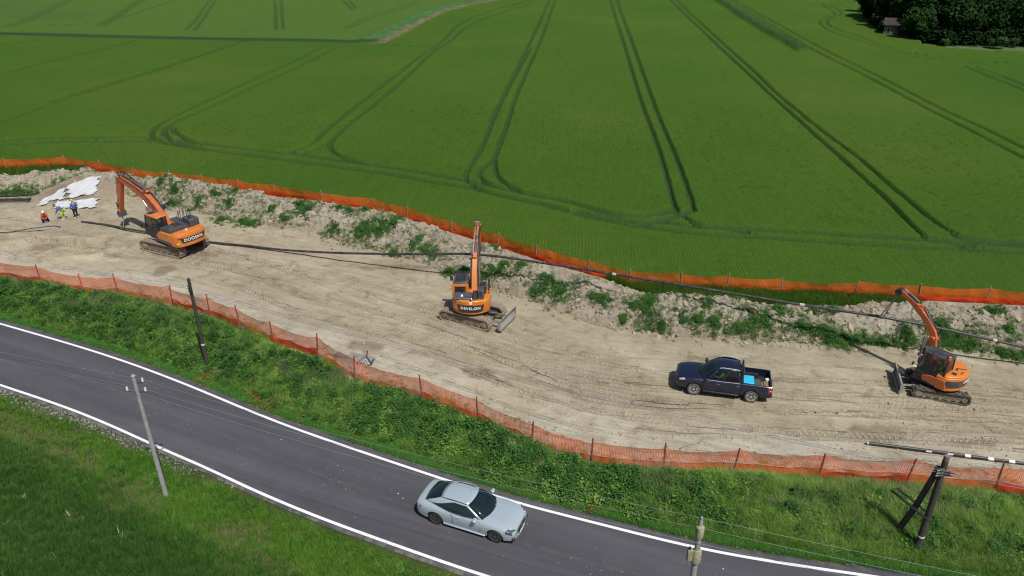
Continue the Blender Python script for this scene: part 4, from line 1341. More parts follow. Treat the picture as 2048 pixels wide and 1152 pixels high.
# ================================================================== POLES AND WIRES
TARRED = simple('tarred_timber', (0.048, 0.042, 0.036), 0.85, var=0.3, scale=3, bump=0.01)
WEATHERED = simple('weathered_timber', (0.17, 0.15, 0.12), 0.9, var=0.3, scale=4)
CONCRETE = simple('pole_concrete', (0.30, 0.305, 0.295), 0.9, var=0.15, scale=3, bump=0.006)
LICHEN = simple('lichened_bracket', (0.30, 0.29, 0.19), 0.9, var=0.25, scale=9)
STEEL = simple('galvanised_steel', (0.36, 0.37, 0.38), 0.45, 0.8, var=0.15)
DARKSTEEL = simple('dark_steel', (0.05, 0.052, 0.055), 0.5, 0.5, var=0.2)
PORC = simple('insulator_porcelain', (0.62, 0.63, 0.62), 0.25)
WIRE = simple('power_wire', (0.22, 0.27, 0.25), 0.5, 0.3)
CABLE = simple('telephone_cable', (0.19, 0.19, 0.24), 0.6)
WHITEP = simple('white_plate', (0.75, 0.75, 0.75), 0.5)

wp = at(417, 740, 0.0)
pole_top_h = 6.05
root = thing('utility_pole', 'dark tarred wooden pole rising from the bramble behind the white road line', 'utility pole', tuple(wp))
m = MB(); m.tube([(0, 0, -0.3), (0, 0, 3), (0, 0, pole_top_h)], [0.115, 0.10, 0.085], 12); m.obj('shaft', TARRED, root)
m = MB(); m.tube([(0, 0, 1.75), (0, 0, 1.83)], [0.112, 0.112], 12); m.obj('white_plate', WHITEP, root)
for z_ in (5.35, 5.5, 5.65):
    m = MB(); m.bx(-0.06, 0.06, -0.2, -0.08, z_ - 0.03, z_ + 0.03); m.cyl((-0.04, -0.2, z_), (0.14, -0.2, z_), 0.03, 8); m.obj('cable_clamp', DARKSTEEL, root)
WT = wp + Vector((0, -0.15, 5.5))

gp = at(331, 986, 0.0)
gh = 6.55
root = thing('utility_pole', 'slim grey concrete pole on the near verge with small insulators at its head', 'utility pole', tuple(gp))
m = MB(); m.tube([(0, 0, -0.3), (0, 0, 3), (0, 0, gh)], [0.118, 0.10, 0.075], 14); m.obj('shaft', CONCRETE, root)
m = MB(); m.tube([(0, 0, gh), (0, 0, gh + 0.05)], [0.1, 0.06], 12); m.obj('cap', CONCRETE, root)
ins = []
for i, (dx, dy, z_) in enumerate(((0.33, 0.05, gh - 0.25), (-0.36, -0.08, gh - 0.62), (0.36, 0.02, gh - 0.72))):
    m = MB(); m.tube([(0, 0, z_ - 0.12), (dx * 0.8, dy, z_ - 0.12), (dx, dy, z_ - 0.05)], 0.022, 7); br = m.obj('insulator_bracket', DARKSTEEL, root)
    m = MB(); m.tube([(dx, dy, z_ - 0.06), (dx, dy, z_), (dx, dy, z_ + 0.04), (dx, dy, z_ + 0.1)], [0.05, 0.06, 0.04, 0.045], 10); m.obj('insulator', PORC, br)
    ins.append(gp + Vector((dx, dy, z_ + 0.03)))

fp = at(1404, 1035, 7.0); fp.z = 0
root = thing('utility_pole', 'grey pole head with lichened brackets in front of the road, cut off at the bottom', 'utility pole', tuple(fp))
m = MB(); m.tube([(0, 0, -0.5), (0, 0, 3.5), (0, 0, 6.6)], [0.135, 0.112, 0.082], 14); m.obj('shaft', CONCRETE, root)
m = MB(); m.tube([(0, 0, 6.15), (0, 0, 6.22), (0, 0, 6.6), (0.01, 0, 6.66)], [0.13, 0.14, 0.14, 0.09], 10); m.tube([(-0.02, 0, 6.62), (0, 0, 6.82), (0, 0, 6.9)], [0.06, 0.07, 0.045], 10); m.obj('head_bracket', LICHEN, root)
m = MB(); m.tube([(0, 0, 6.88), (0, 0, 6.94), (0, 0, 7.02)], [0.035, 0.05, 0.03], 10); m.obj('insulator', simple('blue_glass_insulator', (0.25, 0.38, 0.48), 0.2), root)
m = MB(); m.tube([(0, 0, 5.05), (0, 0, 5.12), (0.02, 0, 5.55), (0.03, 0, 5.62)], [0.165, 0.175, 0.15, 0.12], 10); m.bx(-0.30, -0.13, -0.08, 0.08, 5.12, 5.62); m.obj('side_bracket', LICHEN, root, bevel=0.02)
m = MB(); m.tube([(-0.24, 0, 5.6), (-0.24, 0, 5.72)], [0.06, 0.03], 10); m.obj('pin', DARKSTEEL, root)
FT = [fp + Vector((0, 0, 6.98)), fp + Vector((0.16, 0.05, 6.45)), fp + Vector((-0.02, -0.12, 6.0))]

ar = at(1830, 1108, 0.0); al = at(1783, 1072, 0.0)
H_A = 5.02
root = thing('utility_pole', 'A-shaped pair of dark wooden poles tied by a double cross brace in the tall grass', 'utility pole', tuple(ar))
rel = al - ar
topj = Vector((0.0, 0.05, H_A))
m = MB(); m.tube([(0, 0, -0.3), (0, 0, 2.5), tuple(topj)], [0.15, 0.13, 0.115], 12); m.obj('upright', TARRED, root)
m = MB(); m.tube([tuple(topj - Vector((0, 0, 0.55))), tuple(topj + Vector((0, 0, 0.22)))], [0.12, 0.11], 12); m.obj('bare_top', WEATHERED, root)
m = MB(); m.tube([tuple(rel + Vector((0, 0, -0.3))), tuple(rel * 0.5 + Vector((0, 0, 2.2))), (-0.13, 0.12, H_A - 0.42)], [0.14, 0.125, 0.11], 12); m.obj('strut', TARRED, root)
d = Vector((rel.x, rel.y, 0)).normalized()
for sgn in (-1, 1):
    nb_ = Vector((-d.y, d.x, 0)) * 0.17 * sgn
    a = nb_ + Vector((0, 0, 2.12)) - d * 0.2; b = nb_ + d * 1.62 + Vector((0, 0, 2.28))
    m = MB(); m.tube([tuple(a), tuple(b)], 0.045, 6); m.obj('cross_brace', DARKSTEEL, root)
m = MB(); m.tube([(0, 0, 1.02), (0, 0, 1.09)], [0.146, 0.146], 12); m.obj('white_plate', WHITEP, root)
for k in range(5):
    m = MB(); z_ = H_A - 0.62 + 0.13 * (k % 3); s = 1 if k % 2 else -1
    m.box((s * 0.14, -0.1, z_), (0.22, 0.09, 0.06)); m.cyl((s * 0.2, -0.12, z_), (s * 0.34, -0.14, z_ - 0.02), 0.025, 8); m.obj('cable_clamp', DARKSTEEL if k % 2 else STEEL, root)
m = MB(); m.tube([(0.1, -0.13, H_A - 0.5), (-0.08, -0.15, H_A - 0.75), (-0.05, -0.15, H_A - 1.1), (0.05, -0.15, H_A - 0.9)], 0.018, 6); m.obj('cable_loop', STEEL, root)
AT = ar + Vector((0, -0.15, H_A - 0.5))


def span(A, B, sag, r, n=26):
    m = MB()
    m.tube([A + (B - A) * (i / n) - Vector((0, 0, 4 * sag * (i / n) * (1 - i / n))) for i in range(n + 1)], r, 5)
    return m


wl = [('upper of the three thin power wires crossing the road between the grey poles'), ('middle of the three thin power wires crossing the road between the grey poles'), ('lowest of the three thin power wires crossing the road between the grey poles')]
for i in range(3):
    A = ins[(0, 2, 1)[i]]; B = FT[i]
    m = span(A, B, 0.35, 0.0065)
    drop = Vector((-30, 10, 0.3)); m2 = span(A + drop + Vector((0, 0.4 * i, 0)), A, 0.4, 0.0065); m3 = span(B, B + Vector((26, -6.6, -0.3)), 0.35, 0.0065)
    m.v += []
    for q in (m2, m3):
        b = len(m.v); m.v += q.v; m.f += [tuple(b + j for j in f) for f in q.f]
    tag(m.obj('power_wire', WIRE, None), wl[i], 'wire', 'power wires over the road')
for i, dz in enumerate((0.0, 0.16)):
    m = span(WT + Vector((0, 0, dz)), AT + Vector((0, 0, dz * 0.7)), 0.55, 0.009)
    for q in (span(WT + Vector((-34, 13, dz)), WT + Vector((0, 0, dz)), 0.5, 0.009), span(AT + Vector((0, 0, dz * 0.7)), AT + Vector((30, -7.5, dz)), 0.5, 0.009)):
        b = len(m.v); m.v += q.v; m.f += [tuple(b + j for j in f) for f in q.f]
    tag(m.obj('telephone_cable', CABLE, None), ('lower' if i == 0 else 'upper') + ' dark cable strung from the tarred wooden pole to the A-shaped pole', 'cable', 'telephone cables along the roadside fence')

# ================================================================== PIPES
PIPE = simple('black_polyethylene', (0.022, 0.024, 0.027), 0.42, var=0.2, scale=1.5, dirt=(0.20, 0.17, 0.13), dirt_amt=0.25)
BAND = simple('pale_sand_dust', (0.42, 0.40, 0.37), 0.9)


def spline(P, n=12):
    P = [Vector(p) for p in P]; out = []
    for i in range(len(P) - 1):
        p0 = P[max(i - 1, 0)]; p1 = P[i]; p2 = P[i + 1]; p3 = P[min(i + 2, len(P) - 1)]
        for k in range(n):
            t = k / n
            out.append(0.5 * ((2 * p1) + (p2 - p0) * t + (2 * p0 - 5 * p1 + 4 * p2 - p3) * t * t + (3 * p1 - p0 - 3 * p2 + p3) * t ** 3))
    out.append(P[-1])
    return out


g = lambda px, py, h: tuple(at(px, py, h))
PIPE_PTS = [g(163, 443, 0.10), g(215, 450, 0.12), g(262, 459, 0.22), g(330, 470, 0.14), g(410, 483, 0.12), g(490, 491, 0.13), g(570, 500, 0.25), g(680, 506, 0.8), g(800, 508, 1.5), (-2.45, 48.2, 2.42),
            g(1100, 528, 2.45), g(1250, 552, 2.45), g(1400, 576, 2.5), g(1600, 609, 2.55), g(1763, 634, 2.6), g(1900, 661, 2.1), g(2048, 694, 1.5), g(2200, 727, 0.8), g(2400, 770, 0.2)]
sp = spline(PIPE_PTS)
root = thing('pipe', 'long black welded pipe hung from three excavators across the strip and over the spoil bank', 'pipe', tuple(sp[0]))
inv = Matrix.Translation(-sp[0])
m = MB(inv); m.tube(sp, 0.085, 10); m.obj('barrel', PIPE, root)
for px in (677, 1230, 1600, 1895, 1990):
    k = min(range(len(sp)), key=lambda i: abs((1024 + FPX * sp[i].x / (sp[i].y * math.cos(PITCH) - (sp[i].z - CAM_H) * math.sin(PITCH))) - px))
    m = MB(inv); m.tube([sp[k], sp[k] + (sp[k + 1] - sp[k]) * 0.6], [0.1, 0.1], 10); m.obj('weld_collar', BAND if px in (1230, 1600, 1990) else PIPE, root)

a = at(1736, 886, 0.14); b = at(2200, 947, 0.12)
root = thing('pipe', 'short black pipe with five white bands lying by the roadside fence', 'pipe', tuple(a))
inv = Matrix.Translation(-a)
m = MB(inv); m.tube([a, a + (b - a) * 0.3 + Vector((0, 0, 0.03)), a + (b - a) * 0.65, b], 0.075, 12); m.obj('barrel', PIPE, root)
for px, py in ((1857, 901), (1900, 907), (1935, 911.5), (1981, 917), (2023, 922.5)):
    c = at(px, py, 0.15); d = (b - a).normalized()
    f = (c - a).dot(d); c = a + d * f + Vector((0, 0, 0.012))
    m = MB(inv); m.tube([c - d * 0.13, c + d * 0.13], [0.083, 0.083], 12); m.obj('white_band', WHITEP, root)
m = MB(inv); m.tube([a - d * 0.06, a + d * 0.03], [0.08, 0.08], 12); m.obj('end_cap', BAND, root)

for (x0, y0, x1, y1, r_, lab) in ((-70, 398, 76, 388, 0.09, 'upper black pipe of the three lying left of the white tarpaulin'), (-60, 402, 59, 398, 0.08, 'middle black pipe of the three lying left of the white tarpaulin'),
                                  (-60, 406, 57, 402, 0.06, 'lowest, thinnest black pipe of the three lying left of the white tarpaulin')):
    a = at(x0, y0, 0.12); b = at(x1, y1, 0.16)
    root = thing('pipe', lab, 'pipe', tuple(a), 0, 'black pipes left of the tarpaulin')
    m = MB(Matrix.Translation(-a)); m.tube(spline([a, a + (b - a) * 0.5 + Vector((0, .1, 0.03)), b], 6), r_, 9); m.obj('barrel', PIPE, root)
    m = MB(Matrix.Translation(-a)); m.tube([b, b + (b - a).normalized() * 0.12], [r_ * 1.15, r_ * 1.15], 9); m.obj('pipe_collar', PIPE, root)
HOSE = simple('black_hose', (0.035, 0.033, 0.032), 0.6)
a = [g(-20, 466, 0.05), g(20, 464, 0.06), g(50, 459, 0.06), g(80, 455, 0.05), g(108, 452, 0.08), g(121, 454, 0.05)]
m = MB(); m.tube(spline(a, 6), 0.04, 7)
tag(m.obj('hose', HOSE, None), 'thin black hose lying across the sand below the crouching worker', 'hose')
PLATE = simple('dusty_steel_plate', (0.25, 0.235, 0.235), 0.85, 0.1, var=0.3, scale=2, dirt=(0.36, 0.32, 0.26), dirt_amt=0.6)
m = MB()
p = at(85, 457, 0.03)
m.box((p.x, p.y, gz_site(p.x, p.y) + 0.04), (2.6, 0.5, 0.04), Matrix.Rotation(R(14), 3, 'Z'))
tag(m.obj('steel_plate', PLATE, None, bevel=0.01), 'flat grey plate lying beside the hose below the crouching worker', 'plate')

# ================================================================== TARPAULINS on the sandy mound
TARP = simple('white_tarpaulin', (0.50, 0.51, 0.525), 0.55, var=0.04, scale=1.0)
TPS = [([(82, 403), (131, 375), (129, 399), (84, 406)], 'left white sheet spread on the sandy mound'), ([(135, 376), (207, 370), (190, 391), (138, 399)], 'right large white sheet spread on the sandy mound'),
       ([(113, 405), (149, 403), (151, 418), (112, 417)], 'lower white sheet on the mound behind the two blue workers'), ([(152, 403), (196, 395), (188, 418), (153, 418)], 'lower right white sheet with folded edge on the mound'),
       ([(80, 407), (95, 405), (93, 411), (78, 413)], 'small crumpled white scrap at the left foot of the mound')]


def on_mound(px, py):
    p = at(px, py, 0.5)
    for _ in range(8):
        z = gz_site(p.x, p.y); p = at(px, py, z)
    return p


for k, (q, lab) in enumerate(TPS):
    c = [on_mound(*p) for p in q]
    n_ = 30; rows = []
    for i in range(n_ + 1):
        row = []
        for j in range(n_ + 1):
            u, v = i / n_, j / n_
            p = (c[0] * (1 - v) + c[1] * v) * (1 - u) + (c[3] * (1 - v) + c[2] * v) * u
            e = min(u, v, 1 - u, 1 - v)
            jx = 0.13 * (1 - min(1, e * 5)) * math.sin(u * 17 + v * 23 + k * 3) + 0.06 * (1 - min(1, e * 5)) * math.sin(u * 41 + v * 37)
            x, y = p.x + jx, p.y + jx * 0.7
            z = gz_site(x, y) + 0.07 + 0.03 * math.sin(u * 7 + v * 4 + k) * math.sin(v * 9) + 0.008 * k + 0.012 * math.sin(u * 23 + v * 19) + (0.07 * max(0, 1 - e * 7) * (0.5 + 0.5 * math.sin(u * 15 + v * 11)))
            row.append((x, y, z))
        rows.append(row)
    m = MB(); m.grid(rows)
    o = m.obj('tarpaulin', TARP, None)
    sd_ = o.modifiers.new('thick', 'SOLIDIFY'); sd_.thickness = 0.012
    tag(o, lab, 'tarpaulin', 'white sheets on the mound')

# broken slab and grating behind the roadside fence
c = at(722, 716, 0.12)
m = MB(); m.box((c.x, c.y, 0.12), (1.7, 0.5, 0.16), Euler((R(8), 0, R(-20))).to_matrix()); m.box((c.x - 1.2, c.y + 0.25, 0.10), (0.9, 0.4, 0.2), Euler((0, R(6), R(-24))).to_matrix())
tag(m.obj('concrete_slab', simple('broken_concrete', (0.20, 0.195, 0.18), 0.95, var=0.25, scale=4), None, bevel=0.03), 'grey broken concrete slab leaning behind the roadside fence near its dip', 'slab')
c = at(728, 727, 0.25)
root = thing('metal_rack', 'small bent grey metal rack propped behind the roadside fence beside the slab', 'rack', tuple(c))
root.rotation_euler = (R(25), R(-20), R(30))
for a, b in (((-0.35, -0.3, 0), (0.35, -0.3, 0)), ((-0.35, 0.3, 0), (0.35, 0.3, 0.0)), ((-0.35, -0.3, 0), (-0.35, 0.3, 0)), ((0.35, -0.3, 0), (0.35, 0.3, 0)), ((0.35, 0.3, 0), (0.55, 0.35, 0.45)), ((0.35, -0.3, 0), (0.55, -0.35, 0.45))):
    m = MB(); m.tube([a, b], 0.035, 6); m.obj('bar', DARKSTEEL, root)
for k in range(4):
    m = MB(); m.box((-0.2 + 0.14 * k, 0, 0.01), (0.09, 0.56, 0.02)); m.obj('slat', CONCRETE, root)
# spare tool pieces at the foot of the bank beside the first excavator
for k, ((x0, y0), (x1, y1), lab) in enumerate((((321, 409), (336, 402), 'grey steel bar lying by the bank behind the first excavator boom'), ((325, 413), (338, 404), 'dark steel bar lying nearest the first excavator boom by the bank'))):
    a = at(x0, y0, 0.3); b = at(x1, y1, 0.45)
    m = MB(); m.tube([a, b], 0.07, 7); m.box(a, (0.35, 0.3, 0.3))
    tag(m.obj('steel_bar', STEEL if k == 0 else DARKSTEEL, None, bevel=0.02), lab, 'steel bar', 'tool pieces by the bank')

# ================================================================== WOOD AND SHED
CROWN = [leaf_mat('oak_leaf', [(0.007, 0.022, 0.009), (0.014, 0.036, 0.012), (0.024, 0.052, 0.016)], 0.1, scale=0.12, gloss=0.004),
         leaf_mat('conifer_leaf', [(0.006, 0.018, 0.009), (0.011, 0.028, 0.012), (0.020, 0.042, 0.017)], 0.08, scale=0.12, gloss=0.004),
         leaf_mat('pale_leaf', [(0.02, 0.055, 0.018), (0.04, 0.085, 0.025), (0.06, 0.11, 0.03)], 0.2, scale=0.12)]
BARK = simple('tree_bark', (0.06, 0.048, 0.036), 0.95, var=0.3)


def crown_mesh(seed, rx_, rz_, nl, nleaf, leaf, mat, pointed=False):
    rr = random.Random(seed); vs = []; fs = []
    lobes = []
    for k in range(nl):
        a = rr.uniform(0, 2 * PI); e = rr.uniform(-0.35, 1)
        q = rr.uniform(0.35, 0.8)
        if pointed:
            z = rr.uniform(0.05, 0.95); q = (1 - z) * 0.75 + 0.08
            lobes.append((Vector((rx_ * q * math.cos(a), rx_ * q * math.sin(a), rz_ * (2 * z - 0.9))), rx_ * (0.5 - 0.3 * z)))
        else:
            lobes.append((Vector((rx_ * q * math.cos(a) * math.cos(e), rx_ * q * math.sin(a) * math.cos(e), rz_ * 0.8 * math.sin(e))), rx_ * rr.uniform(0.30, 0.50)))
    for _ in range(nleaf):
        c, lr = lobes[rr.randrange(nl)]
        d = Vector((rr.gauss(0, 1), rr.gauss(0, 1), rr.gauss(0.25, 1))).normalized()
        p = c + d * lr * rr.uniform(0.72, 1.06)
        p.z = c.z + (p.z - c.z) * 0.85
        s = leaf * rr.uniform(0.6, 1.4)
        nrm = (d + Vector((rr.gauss(0, 0.5), rr.gauss(0, 0.5), rr.gauss(0.25, 0.5)))).normalized()
        u = nrm.cross(Vector((0, 0, 1)));
        if u.length < 0.1: u = Vector((1, 0, 0))
        u.normalize(); w = nrm.cross(u)
        b = len(vs)
        for k in range(5):
            an = 2 * PI * k / 5 + rr.uniform(-0.3, 0.3); q = s * rr.uniform(0.5, 1)
            vs.append(tuple(p + u * math.cos(an) * q + w * math.sin(an) * q + nrm * rr.uniform(-0.1, 0.1) * s))
        fs.append(tuple(range(b, b + 5)))
    me = bpy.data.meshes.new('crown'); me.from_pydata(vs, [], fs); me.materials.append(mat)
    return me


CM = [crown_mesh(1, 4.2, 4.6, 22, 4200, 0.34, CROWN[0]), crown_mesh(2, 3.8, 4.0, 18, 3800, 0.34, CROWN[0]), crown_mesh(3, 3.2, 6.0, 26, 3800, 0.32, CROWN[1], True),
      crown_mesh(4, 4.6, 4.2, 24, 4200, 0.36, CROWN[0]), crown_mesh(5, 2.9, 5.6, 24, 3600, 0.30, CROWN[1], True), crown_mesh(6, 1.6, 1.5, 9, 900, 0.2, CROWN[2])]


def trunk_mesh(h, r, seed):
    rr = random.Random(seed); m = MB()
    m.tube([(0, 0, -0.4), (rr.uniform(-.1, .1), rr.uniform(-.1, .1), h * 0.5), (rr.uniform(-.3, .3), rr.uniform(-.3, .3), h)], [r * 1.2, r * 0.85, r * 0.4], 8)
    for k in range(6):
        a = rr.uniform(0, 2 * PI); z = h * rr.uniform(0.45, 0.85); L = h * 0.3
        m.tube([(0, 0, z), (L * 0.5 * math.cos(a), L * 0.5 * math.sin(a), z + L * 0.35), (L * math.cos(a), L * math.sin(a), z + L * 0.8)], [r * 0.4, r * 0.25, r * 0.1], 5)
    me = m.mesh('trunk'); me.materials.append(BARK)
    return me


TM = [trunk_mesh(7.5, 0.26, k) for k in range(3)]
KIND = ['broad dark green tree', 'rounded dark green tree', 'tall dark conifer', 'wide dark crowned tree', 'narrow dark conifer', 'low pale green bush']


def tree(x, y, kind, s, label, group='trees of the dark wood', cat='tree'):
    r = thing('tree' if kind < 5 else 'bush', label, cat, (x, y, 0), random.uniform(0, 6), group)
    zc = {0: 4.9, 1: 4.4, 2: 5.4, 3: 5.0, 4: 5.1, 5: 1.2}[kind]
    c = link_mesh('crown', CM[kind], None, r); c.location = (0, 0, zc * s); c.scale = (s, s, s)
    if kind < 5:
        t_ = link_mesh('trunk', TM[kind % 3], None, r); t_.scale = (s, s, s)
    else:
        m = MB(); m.tube([(0, 0, -0.2), (0.05, 0, 1.2)], [0.07, 0.03], 6); m.obj('stem', BARK, r)
    return r


FRONT = [(1738, 30, 1, 0.85, 'dark green tree at the left tip of the wood, casting shade on the field'), (1752, 44, 0, 0.9, 'broad dark tree just left of the shed, its crown over the field edge'), (1772, 52, 3, 1.0, 'wide dark tree standing close behind the shed roof'),
         (1832, 74, 2, 1.05, 'tall dark conifer just right of the shed'), (1856, 80, 0, 1.0, 'broad dark tree, second to the right of the shed'), (1884, 85, 4, 1.1, 'narrow dark conifer at the bend of the wood edge'),
         (1908, 87, 2, 1.1, 'tall dark conifer behind the left end of the bright grass'), (1930, 88, 3, 0.95, 'wide dark tree behind the left half of the bright grass'), (1956, 88, 4, 1.15, 'narrow dark conifer behind the middle of the bright grass'),
         (1980, 88, 2, 1.05, 'tall dark conifer behind the two small bushes'), (2004, 88, 1, 1.0, 'rounded dark tree behind the thin sapling'), (2032, 88, 3, 1.0, 'wide dark tree right of the thin sapling'), (2060, 89, 0, 1.0, 'broad dark tree at the right edge of the photo')]
for px, py, k, s, lab in FRONT:
    p = at(px, py); tree(p.x, p.y + 2.2, k, s, lab)
# dark shrub layer filling the foot of the wood
und = proto_collection('wood_undergrowth', [leaf_clump_mesh('wood_undergrowth', CROWN[k % 2], 160, 1.3, 2.4, 0.42, 0.8) for k in range(4)])
pts = []
random.seed(5)
for k in range(420):
    px = random.uniform(1728, 2400); py = np.interp(px, [1722, 1742, 1770, 1830, 1880, 2100, 2400], [20, 50, 69, 84, 91, 93, 99]) - abs(random.gauss(0, 5)) - 1.2
    if 1778 < px < 1822 and random.random() < 0.8: continue
    p = at(px, py); pts.append((p.x, p.y, 0))
scatter('wood_undergrowth', pts, rng.uniform(0.6, 1.5, len(pts)), und, 4)
tree(at(1826, 82).x, at(1826, 82).y - 0.2, 1, 0.82, 'rounded dark tree added to shade the right end of the shed')  # added tree whose crown keeps the sun off the shed
random.seed(31)
nth = 0
for row in range(1, 5):
    for col in range(14):
        py = 86 - row * 11.5; px = 1748 + row * 2 + col * 27 + random.uniform(-9, 9)
        lim = np.interp(px, [1722, 1742, 1770, 1830, 1880, 2100], [20, 50, 69, 84, 92, 98])
        p = at(px, min(py, lim - 6))
        if py > lim - 6 or px > 2120 or p.y > 300: continue
        k = random.choice((0, 1, 2, 3, 4, 0, 3)); nth += 1
        tree(p.x + random.uniform(-1, 1), p.y + random.uniform(-2, 2), k, random.uniform(0.95, 1.25), KIND[k] + ' deep in the wood, standing behind its front row')
for px, py, s, lab in ((1984, 97, 0.75, 'left small pale bush on the bright grass before the wood'), (2002, 99, 0.95, 'right small pale bush on the bright grass before the wood'), (1888, 93, 0.6, 'low bush where the pale dry strip begins at the wood'),
                       (1781, 66, 1.25, 'pale green bush at the left wall of the shed'), (1786, 72, 0.8, 'low pale bush in front of the shed left corner'), (2026, 95, 0.7, 'small bush in the shade at the wood edge on the far right')):
    p = at(px, py); tree(p.x, p.y, 5, s, lab, 'bushes at the edge of the wood', 'bush')
p = at(1997, 111)
r = thing('sapling', 'thin dark dead sapling with a tuft at its top on the bright grass', 'sapling', tuple(p))
m = MB(); m.tube([(0, 0, -0.1), (0.12, 0, 1.0), (0.2, 0, 1.9)], [0.06, 0.045, 0.03], 6); m.obj('stem', BARK, r)
m = MB(); random.seed(4)
for k in range(60):
    q = Vector((0.2, 0, 1.8)) + Vector((random.gauss(0, .28), random.gauss(0, .28), random.gauss(0, .2))); s = 0.12
    m.add([q, q + Vector((s, 0, 0.03)), q + Vector((s * .5, s, .05))], [(0, 1, 2)])
m.obj('crown', CROWN[1], r, recalc=False)

p = at(1803, 76)
r = thing('shed', 'small pale walled shed with a dark reddish roof half hidden under the wood', 'shed', (p.x, p.y + 2.6, 0), R(-28))
tree(p.x + 4.2, p.y - 0.6, 0, 0.85, 'broad dark tree added to shade the right front corner of the shed')  # added tree, stands on the sun side so the shed falls in shade
tree(p.x + 1.2, p.y - 1.6, 5, 1.0, 'low shrub before the shed door', 'bushes at the edge of the wood', 'bush')
WALL = simple('old_plaster', (0.12, 0.112, 0.122), 0.95, var=0.2, scale=1.5); ROOF = simple('old_clay_tile', (0.045, 0.032, 0.034), 0.9, var=0.3, scale=2)
m = MB(); m.bx(-2.6, 2.6, -1.9, 1.9, -0.2, 2.5); m.add([(-2.6, -1.9, 2.5), (2.6, -1.9, 2.5), (2.6, 1.9, 2.5), (-2.6, 1.9, 2.5), (-2.6, 0, 3.5), (2.6, 0, 3.5)], [(0, 1, 5, 4), (2, 3, 4, 5), (0, 4, 3), (1, 2, 5)]); m.obj('wall', WALL, r)
for sgn in (-1, 1):
    m = MB(); a = Vector((0, 0, 3.62)); b = Vector((0, sgn * 2.35, 2.4))
    m.hexa([(-2.95, 0, 3.56), (2.95, 0, 3.56), (2.95, sgn * 2.35, 2.36), (-2.95, sgn * 2.35, 2.36), (-2.95, 0, 3.70), (2.95, 0, 3.70), (2.95, sgn * 2.35, 2.5), (-2.95, sgn * 2.35, 2.5)])
    ro = m.obj('roof_slope', ROOF, r)
    m = MB()
    for k in range(9):
        x_ = -2.6 + k * 0.65; m.tube([(x_, 0.02 * sgn, 3.73), (x_, sgn * 2.33, 2.53)], 0.07, 5)
    m.obj('tile_row', ROOF, ro)
m = MB(); m.bx(-2.0, -1.2, -1.96, -1.88, 0.9, 1.9); w_ = m.obj('window', simple('white_frame', (0.6, 0.6, 0.6), 0.6), r)
m = MB(); m.bx(-1.93, -1.27, -1.985, -1.965, 0.97, 1.83); m.obj('pane', glass_mat('dark_pane', (0.02, 0.025, 0.03), 1.0), w_)
m = MB(); m.bx(0.2, 1.2, -1.96, -1.88, -0.1, 2.0); d_ = m.obj('door', simple('dark_door', (0.05, 0.045, 0.05), 0.7), r)
m = MB(); m.bx(1.05, 1.12, -2.02, -1.96, 0.95, 1.05); m.obj('handle', STEEL, d_)

# ================================================================== EXCAVATORS
ORANGE = simple('machine_orange', (0.62, 0.185, 0.022), 0.38, var=0.08, scale=1.2, dirt=(0.36, 0.25, 0.15), dirt_amt=0.22, coat=0.25)
ORED = simple('boom_orange_red', (0.52, 0.105, 0.017), 0.42, var=0.18, scale=1.5, dirt=(0.30, 0.19, 0.11), dirt_amt=0.3, coat=0.15)
NAVY = simple('machine_dark_grey', (0.040, 0.048, 0.062), 0.42, var=0.12, scale=1.5, dirt=(0.25, 0.22, 0.18), dirt_amt=0.22, coat=0.15)
BLACKM = simple('black_trim', (0.018, 0.018, 0.021), 0.5, var=0.2, dirt=(0.20, 0.17, 0.13), dirt_amt=0.2)
HYD = simple('cylinder_grey', (0.070, 0.065, 0.085), 0.4, var=0.2, dirt=(0.24, 0.19, 0.14), dirt_amt=0.25)
CHROME = simple('chromed_rod', (0.26, 0.265, 0.28), 0.4, 0.8)
TRACKM = simple('dusty_crawler_steel', (0.125, 0.110, 0.09), 0.8, 0.2, var=0.3, scale=5, dirt=(0.33, 0.275, 0.20), dirt_amt=0.75)
RUBBER = simple('dusty_rubber', (0.045, 0.043, 0.041), 0.85, var=0.3, scale=5, dirt=(0.24, 0.21, 0.165), dirt_amt=0.32)
FRAME = simple('undercarriage_frame', (0.055, 0.05, 0.046), 0.7, 0.1, var=0.3, scale=4, dirt=(0.30, 0.245, 0.175), dirt_amt=0.6)
BLADE = simple('worn_blade_steel', (0.30, 0.30, 0.30), 0.5, 0.25, var=0.25, scale=2, dirt=(0.36, 0.31, 0.24), dirt_amt=0.5)
CABGLASS = glass_mat('tinted_cab_glass', (0.025, 0.040, 0.042), 0.42)
TEXTW = simple('white_lettering', (0.80, 0.80, 0.80), 0.5)
REDR = simple('red_reflector', (0.50, 0.02, 0.02), 0.3)
YEL = simple('yellow_sticker', (0.72, 0.50, 0.03), 0.5)
BEACON = simple('orange_beacon', (0.70, 0.12, 0.02), 0.25)
SEAT = simple('seat_fabric', (0.03, 0.03, 0.035), 0.9)
SLING = simple('green_sling', (0.05, 0.22, 0.14), 0.8)


def bent_text(text, size, mat, parent, M, Rb, name='lettering', bold=0.0, spacing=1.0, sx=1.0):
    """lettering wrapped on an upright cylinder of radius Rb; M places the cylinder axis, x local = outward"""
    o = lettering(text, size, mat, parent, Matrix.Identity(4), name, bold, spacing, sx)
    for v in o.data.vertices:
        x, y, z = v.co
        a = x / Rb
        v.co = M @ Vector(((Rb + z) * math.cos(a), (Rb + z) * math.sin(a), y))
    return o


